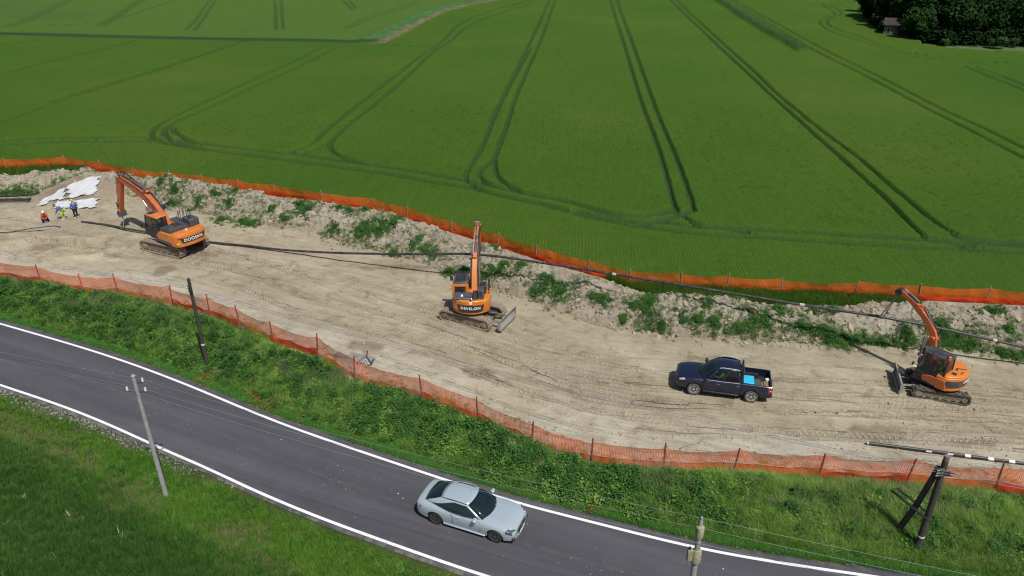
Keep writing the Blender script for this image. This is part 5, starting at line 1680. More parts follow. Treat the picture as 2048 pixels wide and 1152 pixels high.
def track(root, MU, L, h, y, w, lugs, rubber=False, side=1):
    """one crawler: chain of shoes round sprocket and idler, frame, rollers"""
    rr_ = h / 2; mat = RUBBER if rubber else TRACKM
    straight = L - h

    def loop(s):
        P_ = 2 * straight + 2 * PI * rr_
        s = s % P_
        if s < straight: return (-straight / 2 + s, h), (0, 1)
        s -= straight
        if s < PI * rr_:
            a = PI / 2 - s / rr_
            return (straight / 2 + rr_ * math.cos(a), rr_ + rr_ * math.sin(a)), (math.cos(a), math.sin(a))
        s -= PI * rr_
        if s < straight: return (straight / 2 - s, 0), (0, -1)
        s -= straight
        a = -PI / 2 - s / rr_
        return (-straight / 2 + rr_ * math.cos(a), rr_ + rr_ * math.sin(a)), (math.cos(a), math.sin(a))
    P_ = 2 * straight + 2 * PI * rr_
    m = MB(MU); n = 64
    rows = []
    for k in range(n + 1):
        (x, z), (nx, nz) = loop(P_ * k / n)
        t = 0.07
        rows.append([(x - nx * t, y - w / 2, z - nz * t), (x, y - w / 2, z), (x, y + w / 2, z), (x - nx * t, y + w / 2, z - nz * t), (x - nx * t, y - w / 2, z - nz * t)])
    m.grid(rows)
    belt = m.obj('crawler_belt', mat, root)
    m = MB(MU)
    for k in range(lugs):
        (x, z), (nx, nz) = loop(P_ * (k + 0.5) / lugs)
        tx, tz = nz, -nx
        hl = P_ / lugs * (0.40 if not rubber else 0.30); th = 0.035 if not rubber else 0.05
        ws = [(-w / 2, w / 2)] if not rubber else [(-w / 2, -0.02) if k % 2 else (0.02, w / 2)]
        for a, b in ws:
            vs = []
            for q in (0, th):
                for sx_, yy in ((-hl, a), (hl, a), (hl, b), (-hl, b)):
                    f = 1 if q == 0 else 0.8
                    vs.append((x + tx * sx_ * f + nx * q, y + yy, z + tz * sx_ * f + nz * q))
            m.hexa(vs)
            if not rubber:
                vs = []
                for q in (th, th + 0.03):
                    for sx_, yy in ((-0.015, a), (0.015, a), (0.015, b), (-0.015, b)):
                        vs.append((x + tx * sx_ + nx * q, y + yy, z + tz * sx_ + nz * q))
                m.hexa(vs)
    so = m.obj('track_shoes', mat, belt, smooth=False); so['kind'] = 'stuff'
    m = MB(MU)
    m.prism([(-straight / 2, 0.12), (straight / 2, 0.12), (straight / 2 - 0.1, h - 0.13), (-straight / 2 + 0.1, h - 0.13)], y - w * 0.33, y + w * 0.33)
    m.obj('track_frame', FRAME, root, bevel=0.03)
    yo = y + side * (w / 2 - 0.05)
    for nm, x in (('idler', straight / 2), ('sprocket', -straight / 2)):
        m = MB(MU); m.lathe([(0.02, yo - 0.2 * side), (rr_ - 0.09, yo - 0.2 * side), (rr_ - 0.09, yo - 0.02 * side), (rr_ - 0.16, yo - 0.01 * side), (rr_ * 0.5, yo - 0.04 * side), (rr_ * 0.45, yo + 0.03 * side), (0.02, yo + 0.03 * side)], 22, Matrix.Translation((x, 0, rr_)))
        m.obj(nm, FRAME if nm == 'sprocket' else TRACKM, root)
    for k in range(5):
        x = -straight * 0.36 + straight * 0.72 * k / 4
        m = MB(MU); m.cyl((x, yo - 0.15 * side, 0.17), (x, yo - 0.02 * side, 0.17), 0.10, 12); m.obj('roller', TRACKM, root)


def undercarriage(root, MU, L, h, gauge, w, lugs, rubber, ring):
    for s in (-1, 1): track(root, MU, L, h, s * gauge / 2, w, lugs, rubber, s)
    m = MB(MU); m.prism_z([(-0.6, -gauge / 2 + 0.1), (0.6, -gauge / 2 + 0.1), (0.35, 0), (0.6, gauge / 2 - 0.1), (-0.6, gauge / 2 - 0.1), (-0.35, 0)], h * 0.45, h * 0.95)
    m.cyl((0, 0, h * 0.5), (0, 0, h + 0.28), ring, 24); m.obj('car_body', FRAME, root, bevel=0.03)


def dozer_blade(root, MU, x, w, z0, hb, xf):
    """curved blade plate with its two push arms"""
    rows = []
    for k in range(9):
        t = k / 8; z = z0 + hb * t
        xx = x + 0.16 * (2 * t - 1) ** 2
        rows.append([(xx, -w / 2, z), (xx, w / 2, z)])
    m = MB(MU); m.grid(rows); m.grid([[(p[0] - 0.035, p[1], p[2]) for p in r] for r in rows])
    for s in (-1, 1): m.grid([[(rows[k][0][0] - 0.04, s * w / 2, rows[k][0][2]), (rows[k][0][0] + 0.005, s * w / 2, rows[k][0][2])] for k in range(9)])
    m.box((x + 0.17, 0, z0 + 0.02), (0.03, w, 0.14)); m.box((x + 0.15, 0, z0 + hb), (0.05, w, 0.04))
    for s in (-1, 1): m.prism([(x - 0.03, z0 + 0.05), (x + 0.15, z0), (x + 0.17, z0 + hb), (x - 0.05, z0 + hb * .6)], s * (w / 2) - 0.015, s * (w / 2) + 0.015)
    bl = m.obj('dozer_blade', BLADE, root)
    for s in (-1, 1):
        m = MB(MU); m.tube([(xf, s * 0.42, 0.42), (x - 0.03, s * 0.55, z0 + 0.22)], 0.085, 4); m.obj('push_arm', FRAME, root)
    m = MB(MU); m.tube([(xf, 0, 0.6), (xf + (x - xf) * 0.55, 0, z0 + hb * 0.62)], 0.075, 10); a = m.obj('blade_cylinder', BLACKM, root)
    m = MB(MU); m.tube([(xf + (x - xf) * 0.55, 0, z0 + hb * 0.62), (x - 0.02, 0, z0 + hb * 0.7)], 0.04, 8); m.obj('rod', CHROME, a)
    m = MB(MU); m.box((xf + 0.25, 0, 0.40), (0.5, 0.9, 0.12)); m.obj('blade_crossbar', FRAME, root)


def cab(root, MS, x0, x1, y0, y1, z0, z1, slope, roof_mat, post_mat, zsill, rib=False, lights=0, hatch=True, back_low=True):
    t = 0.075
    xt1 = x1 - slope    # roof front edge
    m = MB(MS)
    m.bx(x0, x1, y0, y1, z0, zsill - 0.04)
    m.obj('cab_base', post_mat, root, bevel=0.03)
    fr = MB(MS)
    ins_ = 0.05
    top_y0, top_y1 = y0 + ins_, y1 - ins_

    def post(xb, yb, xt, yt, w_=t):
        fr.hexa([(xb - w_ / 2, yb - w_ / 2, zsill - 0.06), (xb + w_ / 2, yb - w_ / 2, zsill - 0.06), (xb + w_ / 2, yb + w_ / 2, zsill - 0.06), (xb - w_ / 2, yb + w_ / 2, zsill - 0.06),
                 (xt - w_ / 2, yt - w_ / 2, z1 - 0.03), (xt + w_ / 2, yt - w_ / 2, z1 - 0.03), (xt + w_ / 2, yt + w_ / 2, z1 - 0.03), (xt - w_ / 2, yt + w_ / 2, z1 - 0.03)])
    h = t / 2
    xm = x0 + (x1 - x0) * 0.40; xmt = x0 + (xt1 - x0) * 0.42
    for yb, yt in ((y0 + h, top_y0 + h), (y1 - h, top_y1 - h)):
        post(x0 + h, yb, x0 + h + 0.03, yt, t * 1.2); post(x1 - h, yb, xt1 - h, yt); post(xm, yb, xmt, yt)
    fr.bx(x0 + 0.08, x1 - 0.08, y0, y0 + 0.06, zsill - 0.1, zsill); fr.bx(x0 + 0.08, x1 - 0.08, y1 - 0.06, y1, zsill - 0.1, zsill)
    f = fr.obj('cab_frame', post_mat, root, bevel=0.015)

    def quad(pts, name, th=0.012):
        m_ = MB(MS); a = [Vector(p) for p in pts]
        n_ = (a[1] - a[0]).cross(a[3] - a[0]).normalized() * th
        m_.hexa([p for p in a] + [p + n_ for p in a]); m_.obj(name, CABGLASS, root)
    e = 0.045
    for yy, yt, nm in ((y1 - 0.03, top_y1 - 0.03, 'side_window'), (y0 + 0.03, top_y0 + 0.03, 'side_window')):
        quad([(x0 + 2.2 * e, yy, zsill), (xm - e, yy, zsill), (xmt - e, yt, z1 - 0.06), (x0 + 2.4 * e, yt, z1 - 0.06)], nm)
        quad([(xm + e, yy, zsill - 0.02), (x1 - 2 * e, yy, zsill - 0.02), (xt1 - 2 * e, yt, z1 - 0.06), (xmt + e, yt, z1 - 0.06)], 'door_window' if yy > (y0 + y1) / 2 else nm)
    quad([(x1 - 0.03, y0 + 2 * e, zsill), (x1 - 0.03, y1 - 2 * e, zsill), (xt1 - 0.03, top_y1 - 2 * e, z1 - 0.06), (xt1 - 0.03, top_y0 + 2 * e, z1 - 0.06)], 'windscreen')
    zb = zsill + (0.22 if back_low else 0)
    quad([(x0 + 0.03, y1 - 2 * e, zb), (x0 + 0.03, y0 + 2 * e, zb), (x0 + 0.06, top_y0 + 2 * e, z1 - 0.1), (x0 + 0.06, top_y1 - 2 * e, z1 - 0.1)], 'rear_window')
    if back_low:
        m = MB(MS); m.bx(x0, x0 + 0.05, y0 + 0.08, y1 - 0.08, zsill - 0.08, zb - 0.03); m.obj('rear_panel', post_mat, root)
    m = MB(MS)
    m.prism_z([(x0 - 0.03, top_y0), (xt1 + 0.02, top_y0 + 0.02), (xt1 + 0.07, (y0 + y1) / 2), (xt1 + 0.02, top_y1 - 0.02), (x0 - 0.03, top_y1)], z1 - 0.04, z1 + 0.07, 0.05)
    rf = m.obj('cab_roof', roof_mat, root, bevel=0.035)
    if rib:
        for k in range(5):
            m = MB(MS); yy = top_y0 + 0.14 + k * (top_y1 - top_y0 - 0.28) / 4; m.box(((x0 + xt1) / 2, yy, z1 + 0.085), ((xt1 - x0) * 0.78, 0.05, 0.03)); m.obj('roof_rib', roof_mat, rf, bevel=0.01)
    if hatch:
        m = MB(MS); m.box((xt1 - 0.32, (y0 + y1) / 2, z1 + 0.085), (0.5, (y1 - y0) * 0.62, 0.04)); m.obj('roof_hatch', BLACKM, rf, bevel=0.015)
    for k in range(lights):
        yy = top_y0 + 0.12 + k * (top_y1 - top_y0 - 0.24) / max(1, lights - 1)
        m = MB(MS); m.box((xt1 + 0.02, yy, z1 + 0.13), (0.10, 0.11, 0.10)); m.obj('work_light', BLACKM, rf, bevel=0.015)
    # seat
    m = MB(MS); cx = x0 + 0.45; cy = (y0 + y1) / 2
    m.box((cx, cy, zsill - 0.02), (0.5, 0.48, 0.14)); m.box((cx - 0.26, cy, zsill + 0.28), (0.14, 0.46, 0.6)); m.box((cx - 0.28, cy, zsill + 0.66), (0.1, 0.26, 0.18))
    m.obj('seat', SEAT, root, bevel=0.04)
    m = MB(MS); m.box((x1 - 0.35, cy - 0.25, zsill + 0.12), (0.1, 0.25, 0.3)); m.tube([(cx + 0.32, cy + 0.28, zsill - 0.1), (cx + 0.34, cy + 0.28, zsill + 0.25)], 0.03, 6); m.tube([(cx + 0.32, cy - 0.28, zsill - 0.1), (cx + 0.34, cy - 0.28, zsill + 0.25)], 0.03, 6); m.obj('control_lever', BLACKM, root)
    return rf


def cylinder(root, MS, a, b, y, r, frac, name='hydraulic_cylinder'):
    a = Vector((a[0], y, a[1])); b = Vector((b[0], y, b[1])); c = a + (b - a) * frac
    m = MB(MS); m.tube([a - (b - a).normalized() * 0.08, a, c, c + (b - a).normalized() * 0.05], [r * 0.8, r, r, r * 0.85], 10); o = m.obj(name, HYD, root)
    m = MB(MS); m.tube([c, b], r * 0.5, 8); m.obj('rod', CHROME, o)


def arc(R_, a0, a1, n, cx=0.0, cy=0.0): return [(cx + R_ * math.cos(a0 + (a1 - a0) * k / n), cy + R_ * math.sin(a0 + (a1 - a0) * k / n)) for k in range(n + 1)]


def frames(C, th, hd):
    return Matrix.Rotation(R(th), 4, 'Z'), Matrix.Rotation(R(hd), 4, 'Z')


def hose_run(root, MS, pts, y, r=0.025, n=1):
    for k in range(n):
        m = MB(MS); m.tube(spline([(p[0], y + 0.07 * k, p[1]) for p in pts], 5), r, 6); m.obj('hydraulic_hose', BLACKM, root)


# ---------------------------------------------------------------- excavator beside the tarpaulins (large)
C = Vector((-27.25, 54.9, 0.0))
root = thing('excavator', 'large orange excavator with dark engine hood and roof handrails nearest the white sheets', 'excavator', tuple(C), 0, 'excavators on the strip')
MU, MS = frames(C, 156, 145)
undercarriage(root, MU, 4.35, 0.88, 2.4, 0.6, 47, False, 0.72)
m = MB(MS); m.bx(-2.1, 1.35, -0.5, 0.36, 1.14, 1.34); m.bx(-2.2, 0.9, 0.34, 1.3, 1.14, 1.30); m.bx(-2.2, 1.2, -1.3, -0.48, 1.14, 1.30); m.obj('turntable_frame', NAVY, root, bevel=0.02)
plan = [(-1.95, 1.36), (-2.45, 1.33), (-2.75, 1.12), (-2.9, 0.6), (-2.95, 0.0), (-2.9, -0.6), (-2.75, -1.12), (-2.45, -1.33), (-1.95, -1.36)]
m = MB(MS); m.prism_z(plan, 1.08, 2.02, 0.0); m.prism_z([(x * 0.985 - 0.02, y * 0.95) for x, y in plan], 2.02, 2.12, 0.04); cw = m.obj('counterweight', ORANGE, root, bevel=0.07, seg=3)
m = MB(MS); m.prism([(-1.95, 1.30), (-0.25, 1.30), (-0.05, 1.62), (-0.55, 2.0), (-1.95, 2.06)], 0.42, 1.37); m.obj('left_side_panel', ORANGE, root, bevel=0.05)
m = MB(MS); m.bx(-1.9, 0.1, 1.31, 1.385, 1.10, 1.36); m.obj('left_sill', NAVY, root, bevel=0.02)
m = MB(MS); m.bx(-1.95, -0.5, -1.37, -0.3, 1.30, 2.06); m.obj('right_side_panel', ORANGE, root, bevel=0.05)
m = MB(MS); m.bx(-0.5, 1.25, -1.36, -0.52, 1.30, 1.95); m.obj('tank_box', ORANGE, root, bevel=0.05)
m = MB(MS); m.prism([(-2.0, 2.04), (-0.45, 2.0), (-0.5, 2.26), (-0.72, 2.36), (-2.0, 2.40)], -0.42, 1.25); hood = m.obj('engine_hood', NAVY, root, bevel=0.06, seg=3)
m = MB(MS); m.bx(-1.6, -0.9, 0.0, 0.5, 2.40, 2.44); m.obj('hood_grille', BLACKM, hood, bevel=0.01)
m = MB(MS); m.bx(-2.05, -0.95, -1.30, -0.48, 2.05, 2.72); m.obj('exhaust_cover', NAVY, root, bevel=0.08, seg=3)
m = MB(MS); m.tube([(-1.65, -0.72, 2.72), (-1.65, -0.72, 2.86)], 0.09, 10); m.obj('exhaust_pipe', BLACKM, root)
m = MB(MS); m.bx(-0.48, 1.2, -1.30, -0.58, 1.95, 2.02); m.obj('tank_cover', NAVY, root, bevel=0.02)
for a in ([(-0.85, -0.5, 2.05), (-0.85, -0.5, 3.05), (-0.55, -0.52, 3.12), (-0.5, -0.55, 2.05)], [(-0.4, -1.28, 2.02), (-0.4, -1.28, 3.0), (-0.05, -1.28, 3.05), (0.0, -1.28, 2.02)], [(0.15, -1.28, 2.0), (0.1, -1.28, 2.95), (0.45, -1.28, 2.95), (0.6, -1.28, 2.45), (0.85, -1.28, 2.4), (1.15, -1.28, 1.98)],
          [(-0.95, -1.26, 2.7), (-0.95, -1.26, 3.15), (-0.7, -1.27, 3.2), (-0.62, -1.28, 2.05)]):
    m = MB(MS); m.tube(a, 0.026, 6); m.obj('handrail', BLACKM, root)
rf = cab(root, MS, -0.42, 1.45, 0.40, 1.36, 1.30, 3.02, 0.28, ORANGE, BLACKM, 1.78)
for p in ((1.3, 1.47, 2.25), ):
    m = MB(MS); m.tube([(1.4, 1.33, 2.4), (1.5, 1.52, 2.45), (1.48, 1.55, 2.2)], 0.02, 6); mr = m.obj('mirror_arm', BLACKM, root)
    m = MB(MS); m.box((1.46, 1.55, 2.1), (0.08, 0.2, 0.34)); m.obj('mirror', BLACKM, mr, bevel=0.02)
# boom group
BP = [(0.35, 1.62), (0.95, 2.4), (1.8, 3.15), (3.05, 3.88), (4.6, 4.36), (6.3, 4.7)]
m = MB(MS); m.beam(BP, [0.42, 0.62, 0.78, 0.74, 0.56, 0.36], 0.46, -0.08); m.cyl((6.28, -0.36, 4.7), (6.28, 0.20, 4.7), 0.17, 14); boom = m.obj('boom', ORED, root, bevel=0.03)
m = MB(MS); m.beam([(5.92, 5.02), (6.35, 4.56), (6.95, 2.95), (7.4, 1.6)], [0.3, 0.66, 0.44, 0.28], 0.36, -0.08); m.cyl((7.4, -0.32, 1.6), (7.4, 0.16, 1.6), 0.11, 12); arm = m.obj('dipper_arm', ORED, root, bevel=0.03)
for y in (-0.33, 0.17):
    m = MB(MS); m.tube(spline([(0.75, y, 2.40), (1.55, y, 3.25), (2.9, y, 4.18), (4.5, y, 4.64), (5.9, y, 4.88)], 5), 0.03, 6); m.obj('steel_oil_line', HYD, boom)
for (x_, z_) in ((0.5, 1.75), (2.75, 3.6), (2.6, 4.4), (5.92, 5.04), (6.3, 4.7)):
    m = MB(MS); m.cyl((x_, -0.40, z_), (x_, 0.24, z_), 0.085, 10); m.obj('boom_pin', HYD, boom)
m = MB(MS); m.beam([(2.5, 4.15), (2.75, 4.45)], [0.3, 0.16], 0.3, -0.08); m.obj('cylinder_bracket', ORED, boom, bevel=0.02)
for y in (-0.46, 0.30): cylinder(root, MS, (1.0, 1.35), (2.75, 3.55), y, 0.12, 0.78)
cylinder(root, MS, (2.6, 4.4), (5.92, 5.04), -0.08, 0.13, 0.55)
cylinder(root, MS, (6.75, 4.56), (7.72, 2.2), -0.08, 0.10, 0.6)
m = MB(MS); m.beam([(7.72, 2.2), (7.65, 1.42)], [0.14, 0.14], 0.3, -0.08); m.beam([(7.2, 2.15), (7.72, 2.2)], [0.12, 0.12], 0.44, -0.08); m.obj('bucket_link', HYD, root, bevel=0.02)
m = MB(MS); m.prism([(7.15, 1.58), (7.75, 1.5), (7.9, 1.2), (7.65, 0.95), (7.18, 1.1)], -0.34, 0.18); m.cyl((7.35, -0.42, 1.15), (7.35, 0.26, 1.15), 0.07, 10); m.obj('quick_coupler', HYD, root, bevel=0.03)
hose_run(root, MS, [(0.5, 2.2), (1.2, 3.1), (2.4, 4.15), (4.4, 4.75), (6.1, 5.2), (6.7, 4.45)], -0.30, 0.03, 2)
m = MB(MS); m.tube([(1.0, 0.2, 2.2), (1.05, 0.3, 3.0), (1.5, 0.3, 3.25), (1.75, 0.2, 3.3)], 0.025, 6); m.obj('hydraulic_hose', BLACKM, root)
# badge
m = MB(MS); pl = []
rows = []
for zz, hw in ((1.40, 0.82), (1.46, 0.92), (1.74, 1.02), (1.80, 1.0)):
    rows.append([(-2.965 + 0.115 * (yy / 1.0) ** 2, yy, zz) for yy in np.linspace(-hw, hw, 13)])
m.grid(rows); m.grid([[(p[0] + 0.08, p[1], p[2]) for p in r] for r in rows]); badge = m.obj('badge_plate', BLACKM, cw)
MT = MS @ Matrix.Translation((1.35, 0, 1.60)) @ Matrix.Rotation(PI, 4, 'Z')
bent_text('DOOSAN', 0.33, TEXTW, cw, MT, 4.335, bold=0.006, spacing=1.06, sx=1.1)
for s in (-1, 1):
    m = MB(MS); m.box((-2.80, s * 1.06, 1.83), (0.03, 0.34, 0.05), Matrix.Rotation(-s * R(24), 3, 'Z')); m.obj('red_reflector', REDR, cw)
    m = MB(MS); m.box((-2.69, s * 1.2, 1.38), (0.02, 0.2, 0.13), Matrix.Rotation(-s * R(28), 3, 'Z')); m.obj('yellow_sticker', YEL, cw)
m = MB(MS); m.box((-2.3, 0.1, 2.17), (0.12, 0.14, 0.12)); m.obj('rear_camera', TEXTW, cw, bevel=0.02)
m = MB(MS); m.box((-2.3, -0.6, 2.16), (0.2, 0.05, 0.09)); m.obj('lifting_eye', ORANGE, cw, bevel=0.01)
tipw = C + (MS @ Vector((7.5, -0.08, 1.0)))
ends = at(247, 456, 0.2)
m = MB(); m.tube(spline([tuple(tipw), tuple(tipw + (ends - tipw) * 0.5 + Vector((0.03, 0, 0))), tuple(ends)], 6), 0.035, 6); m.tube([tuple(ends + Vector((-0.09, 0, 0.0))), tuple(ends + Vector((0.09, -0.02, 0.0)))], 0.11, 9)
tag(m.obj('lifting_chain', HYD, None), 'dark lifting chain from the large excavator arm down to the pipe', 'chain', None)

# ---------------------------------------------------------------- middle excavator seen from behind
C = Vector((-2.63, 43.35, 0.0))
root = thing('excavator', 'short tailed orange excavator seen from behind, boom raised straight away, in the middle', 'excavator', tuple(C), 0, 'excavators on the strip')
MU, MS = frames(C, -26, 88)
undercarriage(root, MU, 3.75, 0.76, 1.98, 0.55, 43, False, 0.6)
dozer_blade(root, MU, 2.5, 2.35, 0.22, 0.72, 1.1)
body = [(0.55, 1.22), (-0.55, 1.25)] + arc(1.5, PI - R(54), PI + R(54), 16) + [(-0.55, -1.25), (0.55, -1.22)]
m = MB(MS); m.prism_z([(x * 0.97, y * 0.97) for x, y in body], 0.98, 1.16, -0.02); m.prism_z(body, 1.16, 1.98, 0.0); cw = m.obj('counterweight', ORANGE, root, bevel=0.07, seg=3)
m = MB(MS); m.bx(-0.9, 1.15, -1.2, 1.2, 0.94, 1.1); m.obj('turntable_frame', NAVY, root, bevel=0.02)
m = MB(MS); m.prism([(-1.28, 1.96), (-0.55, 1.96), (-0.55, 2.2), (-0.75, 2.24), (-1.28, 2.06)], -0.15, 1.1); hood = m.obj('engine_hood', NAVY, root, bevel=0.05)
m = MB(MS); m.bx(-1.2, -0.95, 0.5, 0.62, 2.16, 2.22); m.obj('hood_label', TEXTW, hood)
m = MB(MS); m.bx(-1.22, -0.5, -0.42, -0.12, 1.96, 2.30)
for k in range(4): m.bx(-1.24, -1.20, -0.40, -0.14, 2.02 + k * 0.06, 2.05 + k * 0.06)
m.obj('vent_box', BLACKM, root, bevel=0.02)
m = MB(MS); m.bx(-1.15, -0.45, -0.85, -0.45, 1.96, 2.62); twr = m.obj('exhaust_cover', NAVY, root, bevel=0.07, seg=3)
m = MB(MS); m.box((-1.165, -0.65, 2.42), (0.03, 0.16, 0.14)); m.obj('exhaust_outlet', BLACKM, twr, bevel=0.01)
m = MB(MS); m.bx(-0.4, 0.6, -1.2, -0.42, 1.1, 1.95); m.obj('tank_box', ORANGE, root, bevel=0.05)
m = MB(MS); m.bx(-0.38, 0.3, -0.95, -0.5, 1.95, 2.55); m.obj('air_filter_box', BLACKM, root, bevel=0.06)
for a in ([(-0.3, -1.12, 1.95), (-0.3, -1.12, 2.9), (0.05, -1.12, 2.95), (0.1, -1.12, 1.95)], [(0.25, -1.12, 1.95), (0.3, -1.12, 2.7), (0.55, -1.12, 2.6), (0.6, -1.12, 1.9)], [(-0.42, -0.6, 2.5), (-0.4, -0.62, 2.75), (-0.2, -0.75, 2.75), (-0.15, -0.8, 2.4)]):
    m = MB(MS); m.tube(spline(a, 4), 0.027, 6); m.obj('handrail', BLACKM, root)
rf = cab(root, MS, -0.62, 1.1, 0.2, 1.24, 1.1, 2.84, 0.25, NAVY, ORANGE, 1.62, False, 5, False, True)
m = MB(MS); m.bx(-0.45, 0.75, 0.38, 1.06, 2.915, 2.935); m.obj('roof_panel', BLACKM, rf, bevel=0.01)
m = MB(MS); m.bx(-0.66, -0.60, 0.19, 0.36, 1.9, 2.80); m.bx(-0.66, -0.60, 1.08, 1.25, 1.9, 2.80); m.bx(-0.66, -0.60, 0.36, 1.08, 2.62, 2.80); m.bx(-0.66, -0.60, 0.36, 1.08, 1.86, 2.06); m.obj('cab_rear_frame', ORANGE, root, bevel=0.02)
m = MB(MS); m.tube([(0.95, 1.2, 2.6), (1.1, 1.42, 2.65), (1.08, 1.45, 2.4)], 0.02, 6); mr = m.obj('mirror_arm', BLACKM, root)
m = MB(MS); m.box((1.05, 1.45, 2.38), (0.08, 0.2, 0.34)); m.obj('mirror', BLACKM, mr, bevel=0.02)
BP = [(0.25, 1.55), (0.8, 2.6), (1.5, 3.5), (2.5, 4.35), (4.1, 5.02)]
m = MB(MS); m.beam(BP, [0.4, 0.5, 0.58, 0.5, 0.32], 0.36, -0.12); m.cyl((4.08, -0.34, 5.02), (4.08, 0.1, 5.02), 0.14, 12); m.obj('boom', ORANGE, root, bevel=0.025)
m = MB(MS); m.beam([(3.8, 5.3), (4.15, 4.9), (4.55, 3.9), (4.9, 2.98)], [0.26, 0.5, 0.36, 0.24], 0.30, -0.12); m.obj('dipper_arm', ORANGE, root, bevel=0.025)
for y in (-0.40, 0.16): cylinder(root, MS, (0.75, 1.3), (1.75, 3.55), y, 0.095, 0.6)
cylinder(root, MS, (1.55, 3.98), (3.8, 5.32), -0.12, 0.105, 0.55)
cylinder(root, MS, (4.5, 4.95), (5.2, 3.5), -0.12, 0.085, 0.6)
m = MB(MS); m.prism([(4.72, 3.1), (5.12, 3.0), (5.2, 2.72), (4.95, 2.6), (4.7, 2.75)], -0.30, 0.06); m.obj('quick_coupler', HYD, root, bevel=0.02)
hose_run(root, MS, [(0.35, 2.1), (0.8, 3.05), (1.6, 4.0), (2.6, 4.75), (3.7, 5.15)], -0.36, 0.024, 2)
hose_run(root, MS, [(0.3, 2.0), (0.55, 2.7), (1.3, 3.6), (1.8, 4.1)], 0.08, 0.024, 2)
m = MB(MS); m.tube([(1.72, -0.5, 3.52), (1.72, 0.28, 3.52)], 0.07, 10); m.obj('boom_pin', HYD, root)
for y in (-0.27, 0.03):
    m = MB(MS); m.tube(spline([(0.35, y, 2.05), (0.85, y, 2.98), (1.5, y, 3.84), (2.5, y, 4.64), (3.7, y, 5.06)], 5), 0.024, 6); m.obj('steel_oil_line', STEEL, root)
for (x_, z_) in ((0.3, 1.65), (1.5, 3.95), (3.8, 5.3), (4.1, 5.0), (1.0, 3.1), (2.3, 4.45)):
    m = MB(MS); m.cyl((x_, -0.36, z_), (x_, 0.12, z_), 0.07, 10); m.obj('boom_pin', HYD, root)
m = MB(MS); m.beam([(1.35, 3.75), (1.6, 4.05)], [0.3, 0.16], 0.28, -0.12); m.obj('cylinder_bracket', ORED, root, bevel=0.02)
rows = []
for zz, hw in ((1.20, 24), (1.26, 31), (1.50, 34.5), (1.66, 35), (1.70, 30)):
    rows.append([(1.512 * math.cos(PI + R(a)), 1.512 * math.sin(PI + R(a)), zz) for a in np.linspace(-hw, hw, 13)])
m = MB(MS); m.grid(rows); m.grid([[(p[0] * 0.95, p[1] * 0.95, p[2]) for p in r] for r in rows]); m.obj('badge_plate', BLACKM, cw)
bent_text('DEVELON', 0.25, TEXTW, cw, MS @ Matrix.Translation((0, 0, 1.46)) @ Matrix.Rotation(PI, 4, 'Z'), 1.515, bold=0.005, spacing=1.12, sx=1.12)
for s in (-1, 1):
    bl = MB(MS); bl.box((1.50 * math.cos(PI + s * R(25)), 1.50 * math.sin(PI + s * R(25)), 1.665), (0.05, 0.34, 0.035), Matrix.Rotation(s * R(25), 3, 'Z')); bl.obj('red_reflector', REDR, cw)
    bl = MB(MS); bl.box((1.49 * math.cos(PI + s * R(38)), 1.49 * math.sin(PI + s * R(38)), 1.87), (0.05, 0.22, 0.08), Matrix.Rotation(s * R(38), 3, 'Z')); bl.obj('yellow_sticker', YEL, cw)
m = MB(MS); m.box((-1.5, -0.02, 1.86), (0.06, 0.16, 0.16)); m.obj('warning_sticker', TEXTW, cw)
m = MB(MS); m.box((-1.40, -0.02, 2.04), (0.14, 0.1, 0.12)); m.obj('rear_camera', BLACKM, cw, bevel=0.02)
m = MB(MS); m.bx(-0.52, -0.3, 1.225, 1.27, 1.3, 1.7); m.obj('side_grille', BLACKM, cw, bevel=0.01)
tip = C + MS @ Vector((4.93, -0.12, 2.68)); ends = Vector((-2.45, 48.2, 2.42))
m = MB(); m.tube([tuple(tip + Vector((0, 0, 0.15))), tuple(ends + Vector((-0.13, 0, 0.0))), tuple(ends + Vector((0, 0, -0.14))), tuple(ends + Vector((0.13, 0, 0.0))), tuple(tip + Vector((0, 0, 0.15)))], 0.035, 6)
m.box((ends.x + 0.05, ends.y, ends.z - 0.32), (0.16, 0.05, 0.5))
tag(m.obj('lifting_sling', SLING, None), 'green lifting sling holding the pipe behind the middle excavator boom', 'sling')

# ---------------------------------------------------------------- right excavator with operator
C = Vector((24.1, 34.85, 0.0))
root = thing('excavator', 'small orange excavator on rubber tracks with blade and operator in its cab, on the right', 'excavator', tuple(C), 0, 'excavators on the strip')
MU, MS = frames(C, 163, 128)
undercarriage(root, MU, 2.95, 0.62, 1.85, 0.45, 34, True, 0.5)
dozer_blade(root, MU, 1.95, 2.2, 0.14, 0.62, 0.85)
body = [(-0.15, 1.14), (-0.35, 1.14)] + arc(1.30, PI - R(60), PI + R(60), 16) + [(-0.35, -1.14), (0.55, -1.12), (0.55, 0.0), (-0.15, 0.0)]
m = MB(MS); m.prism_z([(x * 0.98, y * 0.98) for x, y in body], 0.80, 0.98, 0.0); m.prism_z(body, 0.98, 1.62, 0.0); m.prism_z([(x * 0.97, y * 0.97) for x, y in body], 1.62, 1.72, 0.06); cw = m.obj('counterweight', ORANGE, root, bevel=0.06, seg=3)
m = MB(MS); m.prism([(1.05, 0.78), (1.05, 1.12), (-0.2, 1.3), (-0.2, 0.82)], 0.05, 1.12); m.obj('lower_front_panel', BLACKM, root, bevel=0.03)
m = MB(MS); m.prism([(0.55, 1.05), (0.55, 1.28), (0.1, 1.42), (-0.62, 1.45), (-0.75, 0.95), (-0.3, 0.92)], 1.09, 1.165); m.obj('left_side_panel', ORED, root, bevel=0.02)
m = MB(MS); m.bx(-0.8, 1.2, -1.0, 1.0, 0.74, 0.86); m.obj('turntable_frame', BLACKM, root, bevel=0.02)
